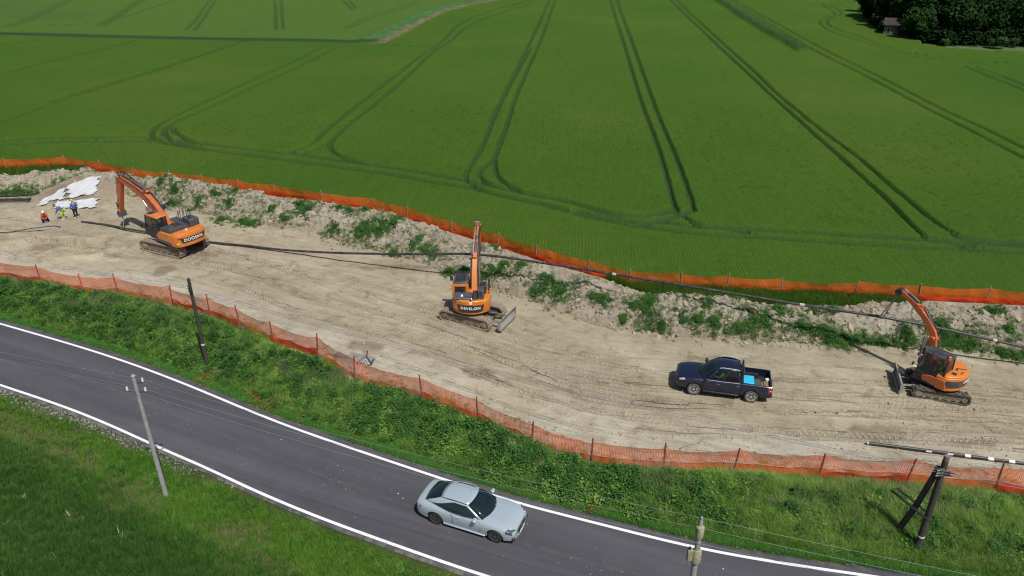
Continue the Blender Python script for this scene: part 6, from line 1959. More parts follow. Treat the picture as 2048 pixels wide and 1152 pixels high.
m = MB(MS); m.bx(0.5, 1.0, -1.05, -0.6, 0.86, 1.5); m.obj('tool_box', ORANGE, root, bevel=0.05)
rf = cab(root, MS, -0.55, 1.0, 0.08, 1.10, 1.15, 2.62, 0.18, NAVY, BLACKM, 1.42, True, 0, False, True)
m = MB(MS); m.tube([(-0.48, 0.95, 2.66), (-0.48, 0.95, 2.72)], 0.09, 10); m.tube([(-0.48, 0.95, 2.72), (-0.48, 0.95, 2.86), (-0.48, 0.95, 2.89)], [0.075, 0.07, 0.04], 10); m.obj('beacon', BEACON, rf)
m = MB(MS); m.box((-0.53, 0.6, 1.52), (0.05, 0.85, 0.1)); m.obj('cab_rear_sill', ORED, root)
m = MB(MS); m.tube([(0.95, 1.1, 1.55), (1.12, 1.12, 1.6), (0.98, 1.1, 2.3), (0.84, 1.06, 2.4)], 0.028, 6); m.obj('handrail', TEXTW, root)
for p in ((0.98, 1.22, 2.45), (1.15, 1.2, 1.75)):
    m = MB(MS); m.tube([(p[0] - 0.12, 1.08, p[2]), p], 0.018, 6); mr = m.obj('mirror_arm', BLACKM, root)
    m = MB(MS); m.box(p, (0.08, 0.18, 0.2)); m.obj('mirror', BLACKM, mr, bevel=0.03)
m = MB(MS); m.box((-0.78, 0.48, 1.735), (0.24, 0.22, 0.04)); m.obj('vent', BLACKM, cw, bevel=0.01)
m = MB(MS); m.tube([(-1.0, 0.22, 1.73), (-1.06, 0.1, 1.78), (-1.0, -0.05, 1.73)], 0.025, 6); m.obj('hood_latch', BLACKM, cw)
m = MB(MS); m.tube([(-0.6, -0.15, 1.74), (-0.85, -0.3, 1.77), (-1.0, -0.45, 1.74)], 0.018, 5); m.obj('hood_seam', BLACKM, cw)
m = MB(MS); m.tube([(-0.7, 0.0, 1.72), (-0.7, 0.0, 1.86)], 0.04, 8); m.obj('filler_cap', BLACKM, cw)
rows = []
for zz, h0, h1 in ((1.06, -30, 52), (1.12, -36, 57), (1.40, -38, 59), (1.46, -36, 57)):
    rows.append([(1.312 * math.cos(PI - R(a)), 1.312 * math.sin(PI - R(a)), zz) for a in np.linspace(h0, h1, 17)])
m = MB(MS); m.grid(rows); m.grid([[(p[0] * 0.95, p[1] * 0.95, p[2]) for p in r] for r in rows]); m.obj('badge_plate', NAVY, cw)
bent_text('DEVELON', 0.17, TEXTW, cw, MS @ Matrix.Translation((0, 0, 1.33)) @ Matrix.Rotation(PI + R(4), 4, 'Z'), 1.318, bold=0.005, sx=1.05)
rows = [[(1.318 * math.cos(PI - R(a)), 1.318 * math.sin(PI - R(a)), zz) for a in np.linspace(24, 52, 7)] for zz in (1.10, 1.28)]
m = MB(MS); m.grid(rows); m.grid([[(p[0] * 0.98, p[1] * 0.98, p[2]) for p in r] for r in rows]); m.obj('rear_side_grille', glass_mat('dark_gloss_panel', (0.05, 0.06, 0.07), 1.0, 0.15), cw)
MT = MS @ Matrix.Translation((0.18, 1.128, 0.99)) @ Matrix.Rotation(PI, 4, 'Z') @ Matrix.Rotation(PI / 2, 4, 'X') @ Matrix.Rotation(R(-7), 4, 'Z')
m = MB(MS); m.add([(0, 0, 0), (0, 0, 0.001), (0.001, 0, 0)], [(0, 1, 2)])
lettering('DX 85R', 0.16, TEXTW, root, MT, bold=0.003, sx=1.2)
BP = [(0.95, 0.95), (0.98, 1.6), (0.95, 2.35), (1.05, 2.95), (1.5, 3.55), (2.1, 4.15)]
yb = -0.42
m = MB(MS); m.beam(BP[:4], [0.34, 0.40, 0.42, 0.40], 0.34, yb); m.obj('swing_boom', ORED, root, bevel=0.025)
m = MB(MS); m.beam([(0.92, 2.75), (1.2, 3.2), (1.65, 3.75), (2.15, 4.22)], [0.34, 0.42, 0.36, 0.30], 0.28, yb); m.cyl((2.12, yb - 0.2, 4.2), (2.12, yb + 0.2, 4.2), 0.2, 12); m.cyl((1.02, yb - 0.26, 2.85), (1.02, yb + 0.26, 2.85), 0.13, 12); m.obj('boom', ORED, root, bevel=0.025)
m = MB(MS); m.beam([(1.98, 4.45), (2.25, 4.25), (3.15, 4.78), (3.4, 4.9)], [0.2, 0.36, 0.22, 0.16], 0.22, yb); m.obj('dipper_arm', ORED, root, bevel=0.02)
cylinder(root, MS, (1.15, 3.35), (1.95, 4.5), yb, 0.085, 0.6)
cylinder(root, MS, (2.35, 4.62), (3.2, 5.05), yb, 0.075, 0.65)
for y in (yb + 0.24,): cylinder(root, MS, (1.35, 1.2), (1.45, 2.85), y, 0.08, 0.6)
cylinder(root, MS, (1.38, 1.15), (1.3, 2.5), yb - 0.05, 0.085, 0.6)
hose_run(root, MS, [(0.85, 1.3), (0.75, 2.3), (0.9, 3.1), (1.4, 3.8), (1.9, 4.4)], yb - 0.12, 0.022, 2)
m = MB(MS); m.tube(spline([(1.75, yb + 0.18, 3.75), (2.1, yb + 0.35, 3.62), (2.45, yb + 0.3, 3.9), (2.4, yb + 0.18, 4.25)], 5), 0.024, 6); m.obj('hydraulic_hose', CHROME, root)
m = MB(MS); m.prism([(3.3, 5.02), (3.55, 5.0), (3.7, 4.78), (3.45, 4.6), (3.25, 4.72)], yb - 0.16, yb + 0.16); m.box((3.5, yb, 4.66), (0.22, 0.42, 0.12)); m.obj('quick_coupler', BLACKM, root, bevel=0.02)
tip = C + MS @ Vector((3.5, yb, 4.65)); ends = at(1763, 634, 2.6)
m = MB(); m.tube([tuple(tip), tuple(ends + Vector((-0.12, 0, 0))), tuple(ends + Vector((0, 0, -0.12))), tuple(ends + Vector((0.12, 0, 0))), tuple(tip)], 0.028, 6)
tag(m.obj('lifting_sling', simple('grey_sling', (0.22, 0.215, 0.20), 0.85), None), 'grey lifting sling from the small excavator arm tip down to the pipe', 'sling')
EX3 = (C, MS)


# ================================================================== CARS
def loft_body(xs_, hw, zb, zbelt, zdeck, n, shape):
    """car body from cross-sections; shape gives fractions of half-width / height"""
    X_ = np.linspace(xs_[0], xs_[-1], n)
    # finer towards the ends
    X_ = xs_[0] + (xs_[-1] - xs_[0]) * (0.5 - 0.5 * np.cos(np.linspace(0, PI, n)))

    def ip(a):
        v = np.interp(X_, xs_, a)
        for _ in range(2): v[1:-1] = (v[:-2] + 2 * v[1:-1] + v[2:]) / 4
        return v
    hw, zb, zbelt, zdeck = ip(hw), ip(zb), ip(zbelt), ip(zdeck)
    rows = []
    for i, x in enumerate(X_):
        w, b, t, d = hw[i], zb[i], zbelt[i], zdeck[i]
        half = [(fy * w, b + fz * (t - b)) for fy, fz in shape]
        half += [(0.72 * w, t + 0.62 * (d - t)), (0.45 * w, t + 0.9 * (d - t))]
        ring = [(x, -y, z) for y, z in half] + [(x, 0, d)] + [(x, y, z) for y, z in reversed(half)]
        rows.append(ring)
    return rows


def cut_wheels(o, wheels, r):
    """wheel arches cut out of the body mesh"""
    m = MB()
    for x, y0, y1, z in wheels:
        m.cyl((x, y0, z), (x, y1, z), r, 32)
    me = m.mesh('cutter'); co = bpy.data.objects.new('cutter', me); COL.objects.link(co)
    md = o.modifiers.new('arch', 'BOOLEAN'); md.operation = 'DIFFERENCE'; md.object = co; md.solver = 'EXACT'
    par = o.parent; o.parent = None
    dg = bpy.context.evaluated_depsgraph_get(); dg.update()
    me2 = bpy.data.meshes.new_from_object(o.evaluated_get(dg))
    o.modifiers.clear(); o.data = me2; o.parent = par
    bpy.data.objects.remove(co)
    me2.polygons.foreach_set('use_smooth', [True] * len(me2.polygons)); me2.set_sharp_from_angle(angle=R(32))


def patch(A, B, nv=6, bulge=(0, 0, 0)):
    """surface between two curves of equal length, bulged in the middle"""
    rows = []
    for j in range(nv + 1):
        v = j / nv; s = 4 * v * (1 - v)
        rows.append([Vector(a) * (1 - v) + Vector(b) * v + Vector(bulge) * s for a, b in zip(A, B)])
    return rows


def curve3(p0, p1, p2, n=10):
    """parabola through three points"""
    p0, p1, p2 = Vector(p0), Vector(p1), Vector(p2); c = p1 * 2 - (p0 + p2) * 0.5
    return [p0 * (1 - t) ** 2 + c * 2 * t * (1 - t) + p2 * t * t for t in (k / n for k in range(n + 1))]


def wheel(root, x, y, r, w, side, tyre_mat, rim_mat, spokes, name='wheel'):
    M_ = Matrix.Translation((x, y, r))
    s = side
    m = MB(); m.lathe([(r * 0.66, -w / 2 * s), (r * 0.9, -w / 2 * s), (r * 0.985, -w * 0.36 * s), (r, -w * 0.2 * s), (r, w * 0.2 * s), (r * 0.985, w * 0.36 * s), (r * 0.92, w / 2 * s), (r * 0.70, w * 0.5 * s), (r * 0.66, w * 0.42 * s)], 28, M_)
    t = m.obj('wheel', tyre_mat, root)
    m = MB(); m.lathe([(r * 0.67, -w * 0.3 * s), (r * 0.68, w * 0.43 * s), (r * 0.63, w * 0.44 * s), (r * 0.60, w * 0.2 * s), (r * 0.60, -w * 0.05 * s), (0.02, -w * 0.05 * s)], 28, M_)
    m.obj('wheel_barrel', BLACKM, t)
    m = MB(); m.lathe([(r * 0.69, w * 0.40 * s), (r * 0.69, w * 0.46 * s), (r * 0.62, w * 0.455 * s), (r * 0.62, w * 0.38 * s)], 28, M_)
    for k in range(spokes):
        a = 2 * PI * k / spokes + 0.3
        for da in (-0.11, 0.11):
            p = [(math.cos(a + da * 1.9) * r * 0.15, math.sin(a + da * 1.9) * r * 0.15), (math.cos(a + da * 1.6) * r * 0.64, math.sin(a + da * 1.6) * r * 0.64)]
            hx = -math.sin(a) * r * 0.045; hz = math.cos(a) * r * 0.045
            vs = []
            for yy in (w * 0.28 * s, w * 0.40 * s):
                vs += [(x + p[0][0] - hx, y + yy, r + p[0][1] - hz), (x + p[1][0] - hx, y + yy + 0.01 * s, r + p[1][1] - hz), (x + p[1][0] + hx, y + yy + 0.01 * s, r + p[1][1] + hz), (x + p[0][0] + hx, y + yy, r + p[0][1] + hz)]
            m.hexa(vs)
    m.lathe([(0.01, w * 0.2 * s), (r * 0.2, w * 0.3 * s), (r * 0.17, w * 0.42 * s), (0.01, w * 0.43 * s)], 14, M_)
    m.obj('rim', rim_mat, t)


TYRE = simple('tyre_rubber', (0.022, 0.022, 0.023), 0.8, var=0.2, scale=6)
TYRE_D = simple('dusty_tyre', (0.05, 0.047, 0.043), 0.9, var=0.3, scale=6, dirt=(0.20, 0.175, 0.14), dirt_amt=0.4)
ALLOY = simple('alloy_wheel', (0.56, 0.57, 0.58), 0.4, 0.3)
ALLOY_D = simple('dark_alloy', (0.17, 0.17, 0.175), 0.35, 0.6)
SILVER = simple('silver_paint', (0.54, 0.635, 0.69), 0.24, 0.45, var=0.03, scale=0.8, coat=0.8)
NAVYP = simple('navy_paint', (0.010, 0.016, 0.040), 0.28, 0.25, var=0.1, scale=0.8, coat=0.7, dirt=(0.14, 0.125, 0.11), dirt_amt=0.05)
CARGLASS = glass_mat('car_glass', (0.010, 0.022, 0.026), 0.86, 0.04)
SIDEGLASS = glass_mat('side_glass', (0.010, 0.014, 0.016), 0.62, 0.04)
SIDEGLASS2 = glass_mat('rear_side_glass', (0.008, 0.010, 0.012), 0.9, 0.04)
LAMP = simple('lamp_glass', (0.62, 0.66, 0.70), 0.08, 0.3, coat=0.6)
DLAMP = simple('dark_lamp_glass', (0.12, 0.14, 0.16), 0.08, 0.3, coat=0.6)
TAIL = simple('tail_lamp', (0.34, 0.015, 0.03), 0.12, coat=0.6)
CAVITY = simple('wheel_well', (0.012, 0.012, 0.012), 0.9)
PLATEW = simple('number_plate', (0.75, 0.75, 0.76), 0.5)
INNER = simple('car_interior', (0.022, 0.023, 0.026), 0.9)


def greenhouse(root, Cb, Cm, Ct, Ctm, Rt, Rtm, Rb, Rbm, belt_mid, rail_mid, paint, glass_rear, wins, crown=0.03, rear_open=False, arcs=False):
    """roof, screens, pillars; y>0 corner points, mid points on the centre line. wins: list of (u0,u1,v0,v1,material,name)"""
    mir = lambda p: (p[0], -p[1], p[2])
    base = curve3(mir(Cb), Cm, Cb); top = curve3(mir(Ct), Ctm, Ct); rt = curve3(mir(Rt), Rtm, Rt); rb = curve3(mir(Rb), Rbm, Rb)

    def surf(rows, mat, name, th=0.0):
        m = MB(); m.grid(rows); o = m.obj(name, mat, root, recalc=False)
        sd = o.modifiers.new('thick', 'SOLIDIFY'); sd.thickness = 0.02; sd.offset = -1 if th == 0 else th
        return o
    rp = patch(top, rt, 8, (0, 0, crown))
    surf(rp, paint, 'roof')
    ws = patch(base, top, 8, (0.035, 0, 0.03))
    surf(ws, CARGLASS, 'windscreen')
    rw = patch(rt, rb, 8, (-0.02, 0, 0.03) if not rear_open else (0, 0, 0))
    surf(rw, glass_rear, 'rear_window')
    for s in (1, -1):
        f = (lambda p: (p[0], p[1] * s, p[2]))
        bl = curve3(f(Cb), f(belt_mid), f(Rb), 24); rl = curve3(f(Ct), f(rail_mid), f(Rt), 24)

        def S(u, v, off=0.0):
            k = min(int(u * 24), 23); t = u * 24 - k
            a = bl[k].lerp(bl[k + 1], t); b = rl[k].lerp(rl[k + 1], t)
            bulge = 0.045 * 4 * v * (1 - v) * 0.6
            return a.lerp(b, v) + Vector((0, s * (bulge + off), 0.0 + off * 0.4))
        # pillars and rail: the side sheet with the window openings left out
        us = sorted({0, 1} | {w[0] for w in wins} | {w[1] for w in wins}); vv = sorted({0, 1} | {w[2] for w in wins} | {w[3] for w in wins})
        m = MB()
        for a, b in zip(us[:-1], us[1:]):
            for c, d in zip(vv[:-1], vv[1:]):
                if any(w[0] <= a and b <= w[1] and w[2] <= c and d <= w[3] for w in wins): continue
                ku = max(1, int((b - a) * 24)); kv = 3
                m.grid([[S(a + (b - a) * i / ku, c + (d - c) * j / kv) for i in range(ku + 1)] for j in range(kv + 1)])
        o = m.obj('side_pillars', paint, root, recalc=False); sd = o.modifiers.new('thick', 'SOLIDIFY'); sd.thickness = 0.03; sd.offset = -1 if s > 0 else 1
        if arcs:      # one long arched opening, door glass and quarter glass with a dark strip between them
            for (u0, u1) in ((0.055, 0.53), (0.54, 0.90)):
                m = MB(); g = []
                for j in range(6):
                    row = []
                    for i in range(17):
                        u = u0 + (u1 - u0) * i / 16
                        vt = 0.06 + 0.80 * min(1.0, (u - 0.055) / 0.05 + 0.25) * (1 - max(0, (u - 0.50) / 0.40) ** 1.8)
                        row.append(S(u, 0.06 + (vt - 0.06) * j / 5, 0.006))
                    g.append(row)
                m.grid(g); m.obj('side_window', CARGLASS, root, recalc=False)
            m = MB(); m.grid([[S(u, 0.06 + 0.78 * j / 5, 0.004) for u in (0.52, 0.545)] for j in range(6)]); m.obj('window_strip', BLACKM, root, recalc=False)
            m = MB(); m.tube([S(i / 20, 0.985, 0.008) for i in range(1, 20)], 0.016, 5); m.obj('roof_seal', BLACKM, root)
        for (u0, u1, v0, v1, mt, nm) in wins:
            m = MB(); m.grid([[S(u0 + (u1 - u0) * i / 10, v0 + (v1 - v0) * j / 4, -0.006) for i in range(11)] for j in range(5)])
            m.obj(nm, mt, root, recalc=False)
    return rp


def seats(root, pts):
    for x, y, z in pts:
        m = MB(); m.box((x, y, z), (0.5, 0.46, 0.18)); m.box((x - 0.3, y, z + 0.32), (0.16, 0.44, 0.62), Euler((0, R(-12), 0)).to_matrix()); m.box((x - 0.38, y, z + 0.72), (0.1, 0.24, 0.16))
        m.obj('seat', INNER, root, bevel=0.05)


# ---- silver coupe on the road
hd = -22.2
u = Vector((math.cos(R(hd)), math.sin(R(hd)), 0)); nl_ = Vector((-u.y, u.x, 0))
pr = at(869, 1045, ROADZ + 0.04); pf = at(991, 1084, ROADZ + 0.04)
ctr = (pr + pf) / 2 + nl_ * 0.84
ctr.z = ROADZ + 0.045
root = thing('car', 'silver two door coupe driving along the asphalt road', 'car', tuple(ctr), R(hd))
xs_ = [-2.42, -2.38, -2.25, -1.95, -1.45, -0.8, 0.0, 0.8, 1.4, 1.9, 2.2, 2.36, 2.42]
shape = [(0.0, 0.0), (0.80, 0.0), (0.955, 0.06), (0.985, 0.28), (1.0, 0.52), (0.995, 0.74), (0.965, 0.90), (0.90, 1.0)]
rows = loft_body(xs_, [0.62, 0.76, 0.86, 0.915, 0.94, 0.92, 0.915, 0.925, 0.935, 0.905, 0.84, 0.75, 0.66], [0.46, 0.34, 0.28, 0.22, 0.2, 0.19, 0.19, 0.19, 0.2, 0.21, 0.22, 0.26, 0.34],
                 [0.76, 0.86, 0.92, 0.955, 0.955, 0.92, 0.90, 0.90, 0.89, 0.84, 0.775, 0.70, 0.62], [0.80, 0.92, 0.985, 1.03, 1.04, 1.0, 0.98, 0.985, 0.96, 0.90, 0.83, 0.745, 0.66], 70, shape)
m = MB(); m.rings(rows); body = m.obj('body', SILVER, root)
WX = (-1.40, 1.46)
cut_wheels(body, [(x, s * 0.60, s * 1.2, 0.335) for x in WX for s in (-1, 1)], 0.395)
for x in WX:
    for s in (-1, 1):
        wheel(root, x, s * 0.80, 0.335, 0.235, s, TYRE, ALLOY_D, 5)
        m = MB(); m.cyl((x, s * 0.58, 0.36), (x, s * 0.66, 0.36), 0.385, 24); m.obj('wheel_well', CAVITY, root)
greenhouse(root, (0.84, 0.76, 0.92), (1.08, 0, 0.985), (0.10, 0.575, 1.355), (0.20, 0, 1.405), (-1.22, 0.53, 1.33), (-1.30, 0, 1.365), (-1.98, 0.63, 1.02), (-2.04, 0, 1.05), (-0.5, 0.875, 0.935), (-0.5, 0.615, 1.43), SILVER, CARGLASS,
           [], 0.045, arcs=True)
m = MB(); m.bx(-1.85, 0.75, -0.66, 0.66, 0.9, 1.0); m.obj('parcel_deck', INNER, root)
for s in (-1, 1):
    m = MB(); m.tube([(0.56, s * 0.80, 0.95), (0.58, s * 0.92, 1.0)], 0.03, 6); mb_ = m.obj('mirror_foot', BLACKM, root)
    m = MB(); m.box((0.57, s * 0.985, 1.01), (0.17, 0.24, 0.15)); m.obj('mirror', SILVER, mb_, bevel=0.05, seg=3)
    m = MB(); m.box((-0.28, s * 0.926, 0.80), (0.22, 0.03, 0.035)); m.obj('door_handle', ALLOY, root, bevel=0.01)
    # door gaps
    m = MB(); m.tube([(0.78, s * 0.928, 0.36), (0.80, s * 0.926, 0.62), (0.72, s * 0.88, 0.90)], 0.006, 4); m.tube([(-0.52, s * 0.93, 0.38), (-0.50, s * 0.935, 0.65), (-0.60, s * 0.905, 0.94)], 0.006, 4); m.obj('door_gap', CAVITY, root)
    m = MB(); m.hexa([(2.05, s * 0.55, 0.60), (2.42, s * 0.56, 0.56), (2.28, s * 0.83, 0.58), (1.98, s * 0.915, 0.68), (2.10, s * 0.58, 0.825), (2.385, s * 0.56, 0.735), (2.235, s * 0.83, 0.765), (1.98, s * 0.905, 0.825)]); m.obj('headlight', DLAMP, root, bevel=0.02)
    m = MB(); m.hexa([(-2.30, s * 0.45, 0.70), (-2.05, s * 0.84, 0.74), (-2.10, s * 0.925, 0.74), (-2.45, s * 0.50, 0.7), (-2.30, s * 0.45, 0.84), (-2.05, s * 0.84, 0.87), (-2.12, s * 0.91, 0.87), (-2.44, s * 0.50, 0.84)]); m.obj('tail_light', TAIL, root, bevel=0.015)
    m = MB(); m.box((2.30, s * 0.66, 0.38), (0.16, 0.34, 0.15), Matrix.Rotation(-s * R(32), 3, 'Z')); m.obj('air_intake', BLACKM, root, bevel=0.03)
    m = MB(); m.tube([(1.05, s * 0.42, 0.985), (1.6, s * 0.44, 0.945), (2.15, s * 0.36, 0.825)], [0.012, 0.018, 0.01], 6); m.obj('bonnet_crease', SILVER, root)
    m = MB(); m.box((0.0, s * 0.895, 0.215), (2.0, 0.06, 0.06)); m.obj('side_skirt', SILVER, root, bevel=0.02)
m = MB(); m.prism_z([(2.30, -0.50), (2.44, -0.42), (2.475, 0), (2.44, 0.42), (2.30, 0.50)], 0.40, 0.66); m.obj('grille', BLACKM, root, bevel=0.03)
m = MB(); m.prism_z([(2.2, -0.80), (2.40, -0.55), (2.47, 0), (2.40, 0.55), (2.2, 0.80)], 0.235, 0.275); m.obj('front_splitter', SILVER, root, bevel=0.012)
m = MB(); Mst = Matrix.Translation((2.478, 0, 0.53)) @ Matrix.Rotation(PI / 2, 4, 'Z')
m.lathe([(0.085, -0.012), (0.10, -0.012), (0.10, 0.012), (0.085, 0.012), (0.085, -0.012)], 20, Mst)
for k in range(3):
    a = PI / 2 + 2 * PI * k / 3; m.add([(2.485, -0.012 * math.sin(a), 0.53 + 0.012 * math.cos(a) * 0), (2.485, 0.088 * math.cos(a), 0.53 + 0.088 * math.sin(a)), (2.485, 0.018 * math.cos(a + 1.05), 0.53 + 0.018 * math.sin(a + 1.05)), (2.481, 0.018 * math.cos(a - 1.05), 0.53 + 0.018 * math.sin(a - 1.05))], [(0, 1, 2), (0, 1, 3)])
m.obj('emblem', CHROME, root); m = MB(); m.box((2.475, 0, 0.345), (0.02, 0.5, 0.1)); m.obj('number_plate', PLATEW, root)
m = MB(); m.box((-2.425, 0, 0.60), (0.02, 0.5, 0.1)); m.obj('number_plate', PLATEW, root)
m = MB(); m.prism([(-2.36, 0.30), (-2.44, 0.36), (-2.44, 0.46), (-2.3, 0.46)], -0.62, 0.62); m.obj('rear_diffuser', BLACKM, root, bevel=0.02)

# short front overhang and drawn-in corners of the coupe
for o in root.children_recursive:
    if o.type == 'MESH':
        for v in o.data.vertices:
            if v.co.x > 1.85:
                v.co.x = 1.85 + (v.co.x - 1.85) * 0.84
            if v.co.x < -2.0 and abs(v.co.y) > 0.4:
                v.co.x += 0.10 * (abs(v.co.y) - 0.4) ** 2 * (-2.0 - v.co.x) / 0.4

# ---- dark pickup on the strip
hd = 166
u = Vector((math.cos(R(hd)), math.sin(R(hd)), 0)); nl_ = Vector((-u.y, u.x, 0))
pr = at(1499, 803, 0.05); pf = at(1386, 787, 0.05)
ctr = (pr + pf) / 2 - nl_ * 0.86
ctr.z = 0.03
root = thing('pickup_truck', 'dark navy crew cab pickup parked on the sand, load bed open', 'pickup', tuple(ctr), R(hd))
xs_ = [-0.98, -0.6, 0.2, 1.0, 1.5, 2.0, 2.35, 2.50, 2.56]
shape = [(0.0, 0.0), (0.82, 0.0), (0.95, 0.05), (0.985, 0.28), (1.0, 0.55), (0.995, 0.78), (0.97, 0.92), (0.91, 1.0)]
rows = loft_body(xs_, [0.955, 0.96, 0.96, 0.965, 0.975, 0.955, 0.88, 0.78, 0.70], [0.36, 0.36, 0.36, 0.36, 0.36, 0.36, 0.38, 0.42, 0.5], [1.08, 1.09, 1.07, 1.06, 1.06, 1.03, 0.97, 0.91, 0.84],
                 [1.09, 1.1, 1.09, 1.14, 1.155, 1.12, 1.05, 0.97, 0.88], 54, shape)
m = MB(); m.rings(rows); body = m.obj('body', NAVYP, root)
WX = (-1.56, 1.53)
sect = [(0.80, 0.42), (0.93, 0.42), (0.955, 0.60), (0.965, 0.82), (0.955, 1.02), (0.93, 1.10), (0.90, 1.125), (0.84, 1.125), (0.83, 0.70)]
bw_ = []
for s in (-1, 1):
    m = MB(); rows = []
    for x in np.linspace(-2.56, -0.985, 14):
        k = 1 - 0.05 * max(0, (-2.2 - x) / 0.36) ** 2
        rows.append([(x, s * y * k, z) for y, z in sect])
    m.rings(rows); bw_.append(m.obj('bed_side', NAVYP, root))
cut_wheels(body, [(WX[1], s * 0.62, s * 1.3, 0.40) for s in (-1, 1)], 0.435)
for o, s in zip(bw_, (-1, 1)): cut_wheels(o, [(WX[0], s * 0.5, s * 1.3, 0.40)], 0.435)
m = MB(); m.bx(-2.52, -1.0, -0.84, 0.84, 0.60, 0.68); m.bx(-1.06, -0.985, -0.84, 0.84, 0.6, 1.1); m.obj('bed_floor', CAVITY, root)
for s in (-1, 1): m = MB(); m.bx(-1.95, -1.15, s * 0.62, s * 0.84, 0.68, 0.88); m.obj('wheel_box', CAVITY, root, bevel=0.04)
m = MB(); m.prism([(-2.60, 0.58), (-2.50, 0.58), (-2.50, 1.11), (-2.53, 1.13), (-2.58, 1.12), (-2.61, 0.9)], -0.87, 0.87); tg = m.obj('tailgate', NAVYP, root, bevel=0.02)
m = MB(); m.box((-2.61, 0, 0.98), (0.02, 0.28, 0.07)); m.obj('tailgate_handle', BLACKM, tg)
m = MB(); m.prism([(-2.66, 0.42), (-2.48, 0.40), (-2.48, 0.58), (-2.68, 0.56)], -0.84, 0.84); m.obj('rear_bumper', BLACKM, root, bevel=0.03)
m = MB(); m.box((-2.685, 0, 0.5), (0.02, 0.5, 0.1)); m.obj('number_plate', PLATEW, root)
greenhouse(root, (1.06, 0.82, 1.07), (1.40, 0, 1.12), (0.36, 0.60, 1.73), (0.50, 0, 1.80), (-0.84, 0.60, 1.71), (-0.87, 0, 1.775), (-0.95, 0.82, 1.09), (-0.96, 0, 1.10), (0.05, 0.885, 1.085), (-0.25, 0.66, 1.785), NAVYP, SIDEGLASS2,
           [(0.12, 0.50, 0.05, 0.87, SIDEGLASS, 'front_side_window'), (0.50, 0.53, 0.05, 0.87, BLACKM, 'window_pillar'), (0.53, 0.92, 0.05, 0.87, SIDEGLASS2, 'rear_side_window')], 0.03)
for s in (-1, 1):
    m = MB(); m.tube([(0.95, s * 0.875, 1.085), (0.05, s * 0.915, 1.09), (-0.88, s * 0.885, 1.10)], 0.012, 5); m.obj('belt_trim', ALLOY, root)
    m = MB(); m.tube([(0.28, s * 0.63, 1.77), (0.1, s * 0.655, 1.835), (-0.6, s * 0.66, 1.83), (-0.8, s * 0.64, 1.77)], 0.024, 8); m.obj('roof_rail', ALLOY, root)
    m = MB(); m.box((0.93, s * 1.05, 1.16), (0.16, 0.24, 0.22)); m.obj('mirror', NAVYP, root, bevel=0.05, seg=3)
    for x in (0.42, -0.62): m = MB(); m.box((x - 0.15, s * 0.963, 0.93), (0.2, 0.03, 0.035)); m.obj('door_handle', ALLOY_D, root, bevel=0.01)
    for x in (1.02, 0.08, -0.93): m = MB(); m.tube([(x, s * 0.972, 0.45), (x, s * 0.968, 0.8), (x - 0.02, s * 0.90, 1.07)], 0.006, 4); m.obj('door_gap', CAVITY, root)
    m = MB(); m.hexa([(2.16, s * 0.66, 0.86), (2.50, s * 0.56, 0.76), (2.34, s * 0.86, 0.76), (2.02, s * 0.92, 0.86), (2.20, s * 0.66, 1.03), (2.53, s * 0.56, 0.90), (2.37, s * 0.885, 0.92), (2.06, s * 0.945, 1.01)]); m.obj('headlight', LAMP, root, bevel=0.02)
    m = MB(); m.hexa([(-2.60, s * 0.78, 0.72), (-2.42, s * 0.90, 0.72), (-2.40, s * 0.965, 0.72), (-2.62, s * 0.89, 0.72), (-2.60, s * 0.78, 1.06), (-2.38, s * 0.90, 1.06), (-2.36, s * 0.965, 1.06), (-2.62, s * 0.89, 1.06)]); tl = m.obj('tail_light', TAIL, root, bevel=0.015)
    m = MB(); m.box((-2.51, s * 0.945, 0.90), (0.09, 0.03, 0.06), Matrix.Rotation(s * R(20), 3, 'Z')); m.obj('lens', LAMP, tl)
    m = MB(); m.bx(-0.9, 1.05, s * 0.86, s * 0.99, 0.33, 0.40); m.obj('side_step', BLACKM, root, bevel=0.02)
    for x in WX:
        wheel(root, x, s * 0.84, 0.37, 0.25, s, TYRE_D, ALLOY, 5)
        m = MB(); m.cyl((x, s * 0.56, 0.40), (x, s * 0.68, 0.40), 0.42, 24); m.obj('wheel_well', CAVITY, root)
m = MB(); m.tube([(-1.02, -0.80, 1.12), (-1.02, -0.68, 1.70), (-1.02, -0.55, 1.78), (-1.02, 0.55, 1.78), (-1.02, 0.68, 1.70), (-1.02, 0.80, 1.12)], 0.035, 8); m.obj('roll_bar', BLACKM, root)
m = MB(); m.prism_z([(2.38, -0.58), (2.55, -0.5), (2.60, 0), (2.55, 0.5), (2.38, 0.58)], 0.66, 0.86); m.obj('grille', BLACKM, root, bevel=0.03)
m = MB(); m.prism_z([(2.2, -0.90), (2.50, -0.72), (2.62, 0), (2.50, 0.72), (2.2, 0.90)], 0.40, 0.56); m.obj('front_bumper', NAVYP, root, bevel=0.03)
m = MB(); m.box((2.625, 0, 0.52), (0.02, 0.5, 0.1)); m.obj('number_plate', PLATEW, root)
m = MB(); m.tube([(-0.75, 0.1, 1.80), (-0.86, 0.1, 1.86)], [0.03, 0.012], 6); m.obj('antenna_fin', BLACKM, root)
seats(root, [(0.15, 0.4, 0.78), (0.15, -0.4, 0.78), (-0.6, 0.4, 0.78), (-0.6, -0.4, 0.78)])
m = MB(); m.bx(0.85, 1.15, -0.75, 0.75, 0.9, 1.06); m.obj('dashboard', INNER, root, bevel=0.04)
m = MB(); Msw = Matrix.Translation((0.66, 0.4, 1.08)) @ Matrix.Rotation(R(65), 4, 'Y') @ Matrix.Rotation(PI / 2, 4, 'X'); m.lathe([(0.16, -0.014), (0.19, -0.014), (0.19, 0.014), (0.16, 0.014), (0.16, -0.014)], 20, Msw); m.obj('steering_wheel', BLACKM, root)
